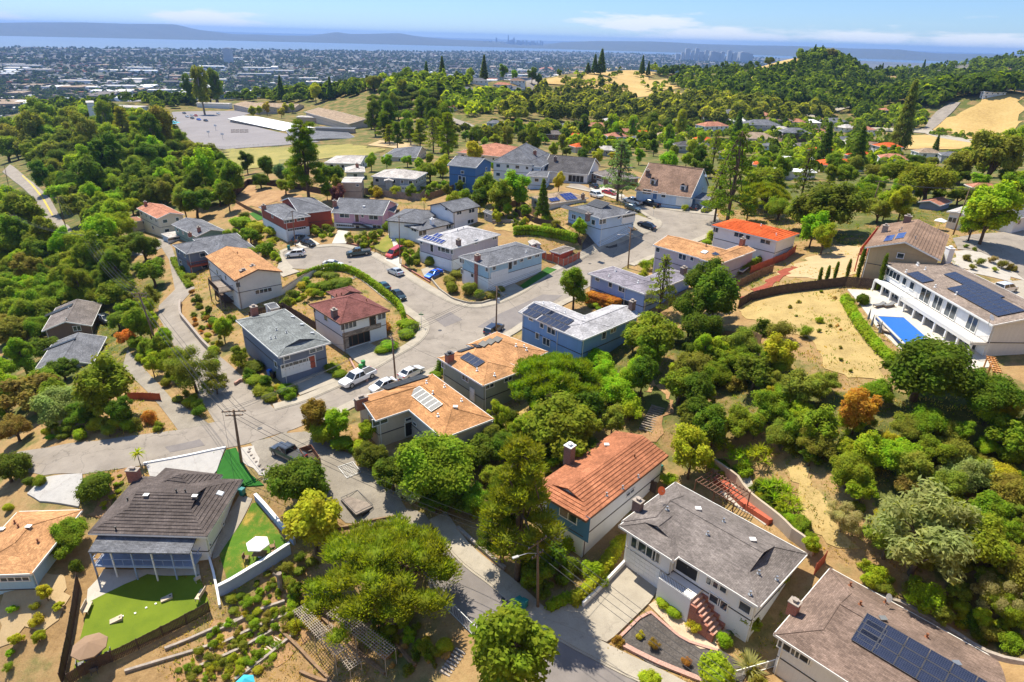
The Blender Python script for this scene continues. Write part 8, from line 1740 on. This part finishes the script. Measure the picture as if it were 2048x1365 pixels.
for k, (x, y, w_) in enumerate([(1395,240,28),(1448,300,34),(1405,290,30),(1462,318,36),(1540,330,34),(1640,312,34),(1720,325,40),(1770,312,36),(1560,268,30),(1590,252,28),(1620,252,26),(1690,262,28),(1725,272,30),(1480,250,30),(1310,262,28),(1330,280,32),(1232,290,34),(1150,285,34),(1130,262,26),(1090,255,24),(1030,258,26),(1215,255,22),(1640,290,26),(1530,345,40),(1780,340,40),(1850,318,36),(1160,305,30),(990,262,24),(1770,232,22),(1745,245,24),(1800,250,22),(1830,238,20),(1420,240,22)]):
    for _t in range(20):
        c, n_ = q.choice(RC); key = (n_, k % 4, x < 1250, x < 1560, y < 262, y < 300)
        if key not in USED: break
    USED.add(key); far_house(x, y, w_, c, q.choice(WC), f'{n_} far house {["among the valley trees","beside the valley street","behind the street trees","half hidden in foliage"][k % 4]}, {["left","middle","right"][0 if x < 1250 else (1 if x < 1560 else 2)]} of the valley, {["upper","middle","lower"][0 if y < 262 else (1 if y < 300 else 2)]} row', None, .75, q.choice([3., 3., 3.2, 4.8]))
for a in [('C',852,122,14,'d',720),('C',884,125,16,'d',700),('C',968,124,17,'d',690),('C',1203,126,20,'d',800),('C',1190,130,14,'d',800),('C',1176,138,14,'d',800),('C',1286,122,13,'d',850),('C',1298,128,10,'d',850),('T',1007,124,24,'g',700),('T',1065,124,24,'d',720),('T',1078,130,18,'d',720),('T',1120,126,12,'g',780),('T',940,130,20,'b',690),('T',915,130,18,'d',700),('O',1543,106,24,'d',950),('T',1030,130,16,'b',700),
    ('C',1630,100,9,'d',1000),('C',1645,97,9,'d',1000),('O',1660,106,30,'k',1000),('C',1688,99,8,'d',1000),('C',1770,114,8,'d',1150),('C',1850,124,8,'d',1500),('C',1600,114,8,'d',1000),('E',400,170,44,'o',600),('E',372,155,26,'d',700),('E',425,155,30,'d',700),('T',628,165,28,'y',640),('C',560,168,17,'d',700),('C',660,178,15,'d',640),('C',690,178,14,'d',640),('O',748,165,40,'g',620),('O',798,205,54,'d',540),('O',770,255,44,'o',450),('C',735,172,18,'d',640),('P',880,205,34,'d',560),('P',900,192,24,'d',600),('O',990,195,44,'d',600),('O',1010,205,34,'d',580),('O',1095,245,40,'g',430)]: plant(*a[:5], D=a[5])
def wood(name, zones, colr, label, ncard=46, seed=1, trunks=True):
    q = np.random.RandomState(seed); C = []; T = []; Q = []
    for poly, n, hm, wm in zones:
        xs = [p[0] for p in poly]; ys = [p[1] for p in poly]; k = 0; t_ = 0
        while k < n and t_ < n*8:
            t_ += 1; x = q.uniform(min(xs), max(xs)); y = q.uniform(min(ys), max(ys))
            if not in_poly(np.array([x]), np.array([y]), poly)[0]: continue
            p = G(x, y); k += 1
            if p.y < 200: continue
            h = hm*q.uniform(.65, 1.3); w_ = wm*q.uniform(.7, 1.3); d = q.normal(size=(ncard, 3)); d /= np.linalg.norm(d, axis=1)[:, None]; d[:, 2] = np.abs(d[:, 2])*1.1-.35
            cone = q.rand() < .45
            pos = d*np.array([w_/2, w_/2, h*.42]); 
            if cone: pos[:, :2] *= np.clip(1.0-(pos[:, 2:3]/(h*.42)+.35)*.7, .05, 1)
            c = np.array([p.x, p.y, H(p.x, p.y)+h*.5])+pos; nr = d+q.normal(size=(ncard, 3))*.4+np.array([0, 0, .4]); nr /= np.linalg.norm(nr, axis=1)[:, None]
            Q.append(card_arrays(c, nr, q.uniform(.14, .26, ncard)*w_, .7)); T.append(q.uniform(.7, 1.25, ncard)*q.choice([.45, .6, .8, .95, 1.15, 1.5]))
    me = leafmesh(name, np.concatenate(Q), np.concatenate(T)); o = link(name, me); o.color = (*LEAVES[colr][1], 1); tag(o, label, 'woodland', kind='stuff')
wood('distant_wood', [([(1340,170),(1440,140),(1500,152),(1530,150),(1600,135),(1640,112),(1700,112),(1800,125),(1840,150),(1800,210),(1700,228),(1560,212),(1400,205)], 800, 14, 9), ([(1840,150),(1900,128),(1990,118),(2060,100),(2060,185),(1960,195),(1905,195),(1870,215),(1830,215),(1800,205)], 480, 14, 13), ([(1590,120),(1650,104),(1720,108),(1820,122),(1960,122),(1960,130),(1700,128),(1600,135)], 240, 13, 9), ([(1280,130),(1440,118),(1500,115),(1505,140),(1440,150),(1350,160),(1300,150)], 150, 12, 9)], 'd', 'dark woods covering the far right hills', 40, 2)
wood('valley_wood', [([(1000,205),(1150,190),(1250,215),(1400,205),(1560,215),(1700,235),(1600,250),(1400,250),(1200,250),(1000,240)], 300, 11, 9), ([(900,262),(1100,252),(1400,245),(1400,262),(1200,285),(920,282)], 70, 7, 7)], 'o', 'olive woods along the near valley side', 150, 12)
wood('school_wood', [([(230,205),(330,200),(480,190),(600,175),(720,165),(730,190),(640,205),(520,205),(420,200),(330,225)], 170, 10, 9)], 'd', 'dark tree belt directly beyond the school', 130, 13)
wood('distant_wood', [([(1060,185),(1120,165),(1230,185),(1300,215),(1250,240),(1080,235)], 150, 11, 8), ([(1300,205),(1400,200),(1560,215),(1500,235),(1320,235)], 150, 12, 9)], 'o', 'olive eucalyptus woods on the far valley side', 44, 3)
wood('distant_wood', [([(730,150),(850,140),(1000,135),(1100,138),(1095,148),(1040,150),(1000,155),(950,160),(915,200),(860,200),(740,185)], 260, 9, 8), ([(830,185),(920,195),(1040,195),(1040,215),(940,235),(900,215)], 120, 10, 9), ([(1120,138),(1260,132),(1300,140),(1260,142),(1130,146)], 60, 7, 6), ([(1120,150),(1250,148),(1330,170),(1335,198),(1230,182),(1130,168)], 34, 6, 6)], 'g', 'mixed green trees along the central ridge', 44, 4)
wood('distant_wood', [([(20,190),(120,178),(250,172),(350,160),(480,140),(620,142),(730,150),(720,185),(500,200),(300,205),(60,232)], 620, 10, 10)], 'd', 'dark tree belt filling the canyon behind the school', 40, 5)
wood('distant_wood', [([(1380,250),(1560,235),(1760,240),(1800,290),(1600,310),(1400,300)], 170, 7, 6), ([(1000,262),(1380,250),(1400,300),(1250,320),(1100,296)], 110, 7, 6), ([(1430,300),(1780,300),(1800,345),(1560,350),(1440,335)], 90, 6.5, 6), ([(1700,215),(1850,225),(1840,262),(1720,255)], 110, 8, 7), ([(1870,262),(2040,286),(2040,296),(1860,272)], 40, 4, 4)], 'g', 'garden trees filling the far valley', 44, 6)
# plain: town as one mass
def town():
    q = np.random.RandomState(9); n = 8500; az_ = q.uniform(-.78, .30, n); r = np.exp(q.uniform(math.log(1450), math.log(11000), n)); sh = np.interp(az_, _SX, _SR)-250; ok = r < sh; az_, r = az_[ok], r[ok]
    x, y = np.sin(az_)*r, np.cos(az_)*r; z = Hv(x, y); big = q.rand(len(x)) < .045; m = MB(); mats = ['white', 'stucco', 'roof_tan', 'roof_grey', 'w_grey', 'roof_coral', 'roof_light']
    L = np.where(big, q.uniform(40, 140, len(x)), q.uniform(10, 22, len(x))); Wd = np.where(big, q.uniform(25, 60, len(x)), q.uniform(8, 14, len(x))); h = np.where(big, q.uniform(7, 12, len(x)), q.uniform(4, 7, len(x))); a = q.choice([.3, .3+1.57, .35], len(x))
    for i in range(len(x)):
        if z[i] > -100: continue
        u = Vector((math.cos(a[i]), math.sin(a[i]), 0)); m.box((x[i], y[i]), u, Vector((-u.y, u.x, 0)), L[i], Wd[i], z[i]-2, z[i]+h[i], mats[q.choice(7, p=[.03, .12, .24, .27, .16, .12, .06] if not big[i] else [.16, .22, .18, .22, .14, 0, .08])])
    tag(m.build('distant_town', None), 'low sprawl of pale roofs across the plain to the bay', 'town', kind='stuff')
    n = 17000; az_ = q.uniform(-.78, .35, n); r = np.exp(q.uniform(math.log(1350), math.log(11000), n)); sh = np.interp(az_, _SX, _SR)-60; ok = (r < sh); az_, r = az_[ok], r[ok]; x, y = np.sin(az_)*r, np.cos(az_)*r; z = Hv(x, y)
    Q = []; T = []
    for i in range(len(x)):
        w_ = q.uniform(9, 18)*(1+.4*(r[i] > 4000)); d = q.normal(size=(9, 3)); d /= np.linalg.norm(d, axis=1)[:, None]; d[:, 2] = np.abs(d[:, 2]); c = np.array([x[i], y[i], z[i]+w_*.2])+d*w_*.45; Q.append(card_arrays(c, d, np.full(9, w_*.36), .8)); T.append(np.full(9, q.uniform(.6, 1.2)))
    o = link('distant_town_trees', leafmesh('distant_town_trees', np.concatenate(Q), np.concatenate(T))); o.color = (.045, .075, .03, 1); tag(o, 'dark tree specks scattered through the town on the plain', 'trees', kind='stuff')
town()
paint('tower_far', (.30, .33, .38), .6, .1, .01); paint('tower_pale', (.42, .44, .46), .6, .1, .01)
def tower(px, ytop, wpx, r, label, group, mat='tower_far', steps_=1):
    t = wpt(px, ytop, r); w_ = wpx/FPX*r; m = MB(); z0 = PLAIN-2; X, Y = Vector((1, 0, 0)), Vector((0, 1, 0))
    if steps_ == 1: m.box((t.x, t.y), X, Y, w_, w_, z0, t.z); m.box((t.x, t.y), X, Y, w_*.5, w_*.5, t.z, t.z+(t.z-z0)*.05)
    else:
        for k in range(steps_): f = 1-k/steps_*.75; m.box((t.x, t.y), X, Y, w_*f, w_*f, z0+(t.z-z0)*k/steps_*.9, z0+(t.z-z0)*(.25+.75*(k+1)/steps_))
    tag(m.build('distant_tower', mat), label, 'tower', group)
q = random.Random(4)
tower(1017, 70.5, 3.2, 15500, 'tallest tapering tower of the skyline across the bay', None, 'tower_far', 4); tower(1028, 76, 3, 15500, 'second tallest tower of the skyline, just right of the tallest', None); tower(993, 76.5, 3, 15500, 'slim tower left of the tallest skyline tower', None)
for k in range(34): x = 968+k*3.55; tower(x, q.uniform(79.5, 85.5)+abs(x-1025)*.035, q.uniform(2, 4.2), 15500+q.uniform(-200, 400), f'small hazy tower in the {["left", "middle", "right"][k//12]} part of the skyline across the bay', 'skyline towers across the bay')
for k, (x, y, w_) in enumerate([(1366,105,5),(1376,98,8),(1386,102,5),(1395,97.5,6),(1404,104,7),(1414,101.5,6),(1428,103.5,12),(1438,106,6),(1446,104,6),(1460,101.5,7),(1470,106,7),(1488,105,16),(1502,108,6),(1355,108,6)]): tower(x, y, w_, 7600, 'hazy blue office tower of the downtown beyond the ridge', 'downtown towers beyond the ridge', 'tower_pale')
tower(454, 97, 12, 4300, 'squat tower block standing on the plain', None, 'tower_pale')
for k, (x, y) in enumerate([(236,73),(261,73),(297,74),(398,77),(499,80)]):
    p = at(x, y, SEA); d = Vector((1, .1, 0)); s = Vector((-.1, 1, 0)); root = empty('cargo_ship', p); m = MB(); L = 190; 
    m.hexa([p+d*-L*.48-s*14, p+d*L*.45-s*14, p+d*L*.45+s*14, p-d*L*.48+s*14, p-d*L*.5-s*15+Z1*12, p+d*L*.5-s*8+Z1*14, p+d*L*.5+s*8+Z1*14, p-d*L*.5+s*15+Z1*12]); m.build('hull', 'metal_dark', root); m = MB(); m.box(p-d*L*.38, d, s, 18, 24, p.z+12, p.z+34); m.build('bridge', 'white', root); m = MB(); m.box(p+d*L*.05, d, s, L*.66, 24, p.z+12, p.z+20); m.build('containers', 'rust', root)
    tag(root, ['leftmost dark cargo ship on the bay','second cargo ship from the left on the bay','third cargo ship from the left on the bay','fourth cargo ship, small, right of the middle of the bay','rightmost small cargo ship on the bay'][k], 'ship', 'cargo ships on the bay')
for k, (x, y, hh) in enumerate([(200,165,14),(255,152,12),(165,152,16),(100,164,14)]): far_house(x, y+14, 60, 'roof_light', 'w_white', ['long white block below the canyon at left','pale low block right of the long white block','white hall on the canyon rim','flat pale block at the left of the plain'][k], .1, .35, hh*.5, 'gg', .04, False)
# school yard details
for a in [(640,246,66,'roof_light','stucco_tan','low pale school block right of the white wing',-.05,.3,4.,'gg',.04,False),(672,268,60,'roof_slate','stucco_tan','long grey school block before the hall',-.02,.25,3.6,'gg',.04,False),(560,222,64,'roof_tan','w_beige','long tan school block behind the white wing',-.1,.3,4.,'gg',.2,False),(430,216,50,'roof_light','stucco_white','low white school block at the back of the car park',0.,.3,4.,'gg',.04,False)]: far_house(*a)
for k, (x, y) in enumerate([(418,275),(446,280),(432,262)]):
    p = G(x, y); root = empty('court_hoop', p); m = MB(); m.tube([p, p+Z1*3.4], .1, 5); m.build('pole', 'metal', root); m = MB(); t = p+Z1*3.3; m.bar(t-Vector((.9, 0, 0)), t+Vector((.9, 0, 0)), .1, 1.1); m.build('backboard', 'white', root); tag(root, ['left basketball hoop in the school yard','right basketball hoop in the school yard','farther basketball hoop in the school yard'][k], 'basketball hoop')
for k in range(8):
    p = G(466+(k % 4)*9, 262+(k//4)*4); root = empty('picnic_table', p); root.rotation_euler.z = .4; m = MB(); m.hexa(bx(-1.2, 1.2, -.4, .4, .7, .78)); link('tabletop', m.mesh('tabletop', 'wood_dark'), root)
    for s in (-.8, .8): b = MB(); b.hexa(bx(-1.2, 1.2, s-.15, s+.15, .4, .46)); link('bench', b.mesh('bench', 'wood_dark'), root)
    b = MB(); b.hexa(bx(-.9, -.75, -.7, .7, 0, .7)); link('leg', b.mesh('leg', 'metal_dark'), root); b = MB(); b.hexa(bx(.75, .9, -.7, .7, 0, .7)); link('leg', b.mesh('leg', 'metal_dark'), root)
    tag(root, 'dark picnic table in the cluster beside the white-roofed school wing', 'picnic table', 'school picnic tables')
p = G(346, 262); root = empty('play_structure', p); m = MB()
for dx, dy in ((-2, -2), (2, -2), (2, 2), (-2, 2)): m.bar(p+Vector((dx, dy, 0)), p+Vector((dx, dy, 4)), .3, .3)
m.build('posts', 'blue', root); m = MB(); m.box(p, Vector((1, 0, 0)), Vector((0, 1, 0)), 4.4, 4.4, p.z+1.6, p.z+1.9); m.build('platform', 'blue', root); m = MB(); m.poly([p+Vector((-4, -4, 5)), p+Vector((4, -4, 5)), p+Vector((0, 0, 6.6))]); m.poly([p+Vector((4, -4, 5)), p+Vector((4, 4, 5)), p+Vector((0, 0, 6.6))]); m.poly([p+Vector((4, 4, 5)), p+Vector((-4, 4, 5)), p+Vector((0, 0, 6.6))]); m.poly([p+Vector((-4, 4, 5)), p+Vector((-4, -4, 5)), p+Vector((0, 0, 6.6))]); m.build('shade_sail', 'cyan_cloth', root); m = MB(); m.bar(p+Vector((2, 0, 1.9)), p+Vector((6, 0, .2)), .9, .1); m.build('slide', 'blue', root); tag(root, 'blue play structure with shade sail at the school yard edge', 'playground')
# ------------------------------------------------------------------ labels for single trees and shrubs
def auto_labels():
    ORD = ['leftmost', 'second', 'third', 'fourth', 'fifth', 'sixth', 'seventh', 'eighth', 'ninth', 'tenth', 'eleventh', 'twelfth']
    HP = []
    for h_ in HOUSES:
        if h_.root is None: continue
        d = h_.root.location-CAM; f = d.dot(FWD); HP.append((1024+FPX*d.dot(RGT)/f, 682.5-FPX*d.dot(UPV)/f, h_))
    G_ = {}
    for root, kn, c, px, py, w_, near in AUTO:
        hx, hy, hh = min(HP, key=lambda t: (t[0]-px)**2+((t[1]-py)*1.6)**2); dx, dy = px-hx, py-hy
        rel = ('right of' if dx > 0 else 'left of') if abs(dx) > abs(dy)*1.3 else ('in front of' if dy > 0 else 'behind')
        sh = hh.short if len(hh.short.split()) < 7 else ' '.join(hh.short.split()[:4]); sh = sh if sh.startswith('the ') else 'the '+sh
        size = 'large ' if w_ > 110 else ('small ' if w_ < 28 else '')
        lb = f'{size}{LEAVES[c][0]} {kn} {rel} {sh}'.split()[:11]
        while lb[-1] in ('the', 'with', 'of', 'in', 'beside', 'and', 'on'): lb.pop()
        G_.setdefault(' '.join(lb), []).append((px, root))
    for lb, lst in G_.items():
        lst.sort(key=lambda t: t[0])
        for k, (x, root) in enumerate(lst):
            root['label'] = lb if len(lst) == 1 else (f'{ORD[min(k, 11)]} {lb}' if k == 0 else f'{ORD[k] if k < 12 else str(k+1)+"th"} from left, {lb}')
auto_labels()

# weeds and dry stalks over the open ground
def weeds(name, n, rng_, size, colr, label, seed, blades=5):
    q = np.random.RandomState(seed); a = q.uniform(-.66, .7, n); r = np.sqrt(q.uniform(rng_[0]**2, rng_[1]**2, n)); x = np.sin(a)*r; y = np.cos(a)*r; bad = np.zeros(n, bool)
    for P in HARD: bad |= in_poly(x, y, P)
    for h_ in HOUSES:
        for P in getattr(h_, 'rects', []): bad |= in_poly(x, y, P)
    dn = np.sin(x/7+2)*np.sin(y/9)+.6*np.sin(x/2.3+y/3.1)+q.uniform(-.6, .6, n); ok = ~bad & (dn > -.15); x, y = x[ok], y[ok]; z = Hv(x, y); m_ = len(x)
    c = np.repeat(np.stack([x, y, z], 1), blades, 0); k = len(c); s_ = np.repeat(size*q.uniform(.5, 1.5, m_), blades); c[:, :2] += q.normal(size=(k, 2))*s_[:, None]*.7; c[:, 2] += s_*.45
    up = np.stack([q.normal(size=k)*.5, q.normal(size=k)*.5, np.ones(k)], 1); nr = unit(k)+np.array([0, 0, .3]); nr -= up*((nr*up).sum(1)/(up*up).sum(1))[:, None]; nr /= np.linalg.norm(nr, axis=1)[:, None]
    o = link(name, leafmesh(name, card_arrays(c, nr, s_*.6, .3, up), np.repeat(q.uniform(.6, 1.3, m_), blades))); o.color = (*LEAVES[colr][1], 1); tag(o, label, 'weeds', kind='stuff')
weeds('dry_weeds', 32000, (38, 190), .23, 'x', 'dry straw-coloured weeds over the open slopes', 41); weeds('green_weeds', 26000, (38, 190), .25, 'g', 'low green weeds scattered over the open slopes', 42)
weeds('near_weeds', 16000, (38, 82), .13, 'x', 'fine dry weeds over the foreground slopes', 43); weeds('near_green_weeds', 9000, (38, 95), .14, 'o', 'fine olive weeds over the foreground slopes', 44)
# ------------------------------------------------------------------ air
def haze():
    m = MB(); b = 31000; m.hexa(bx(-b, b, -3000, b*1.02, -131, 160))
    o = m.build('haze', None)
    N = NT(bpy.data.materials.new('haze').node_tree) if False else None
    mt = bpy.data.materials.new('haze'); mt.use_nodes = True; N = NT(mt.node_tree); N.n.clear()
    ou = N.new('ShaderNodeOutputMaterial'); v = N.new('ShaderNodeVolumePrincipled'); v.inputs['Color'].default_value = (.26, .44, .84, 1); v.inputs['Density'].default_value = 5.8e-5; v.inputs['Anisotropy'].default_value = .2
    N.link(v.outputs[0], ou.inputs[1]); o.data.materials.clear(); o.data.materials.append(mt)
    tag(o, 'thin blue summer haze over the plain and bay', 'haze', kind='stuff')
haze()
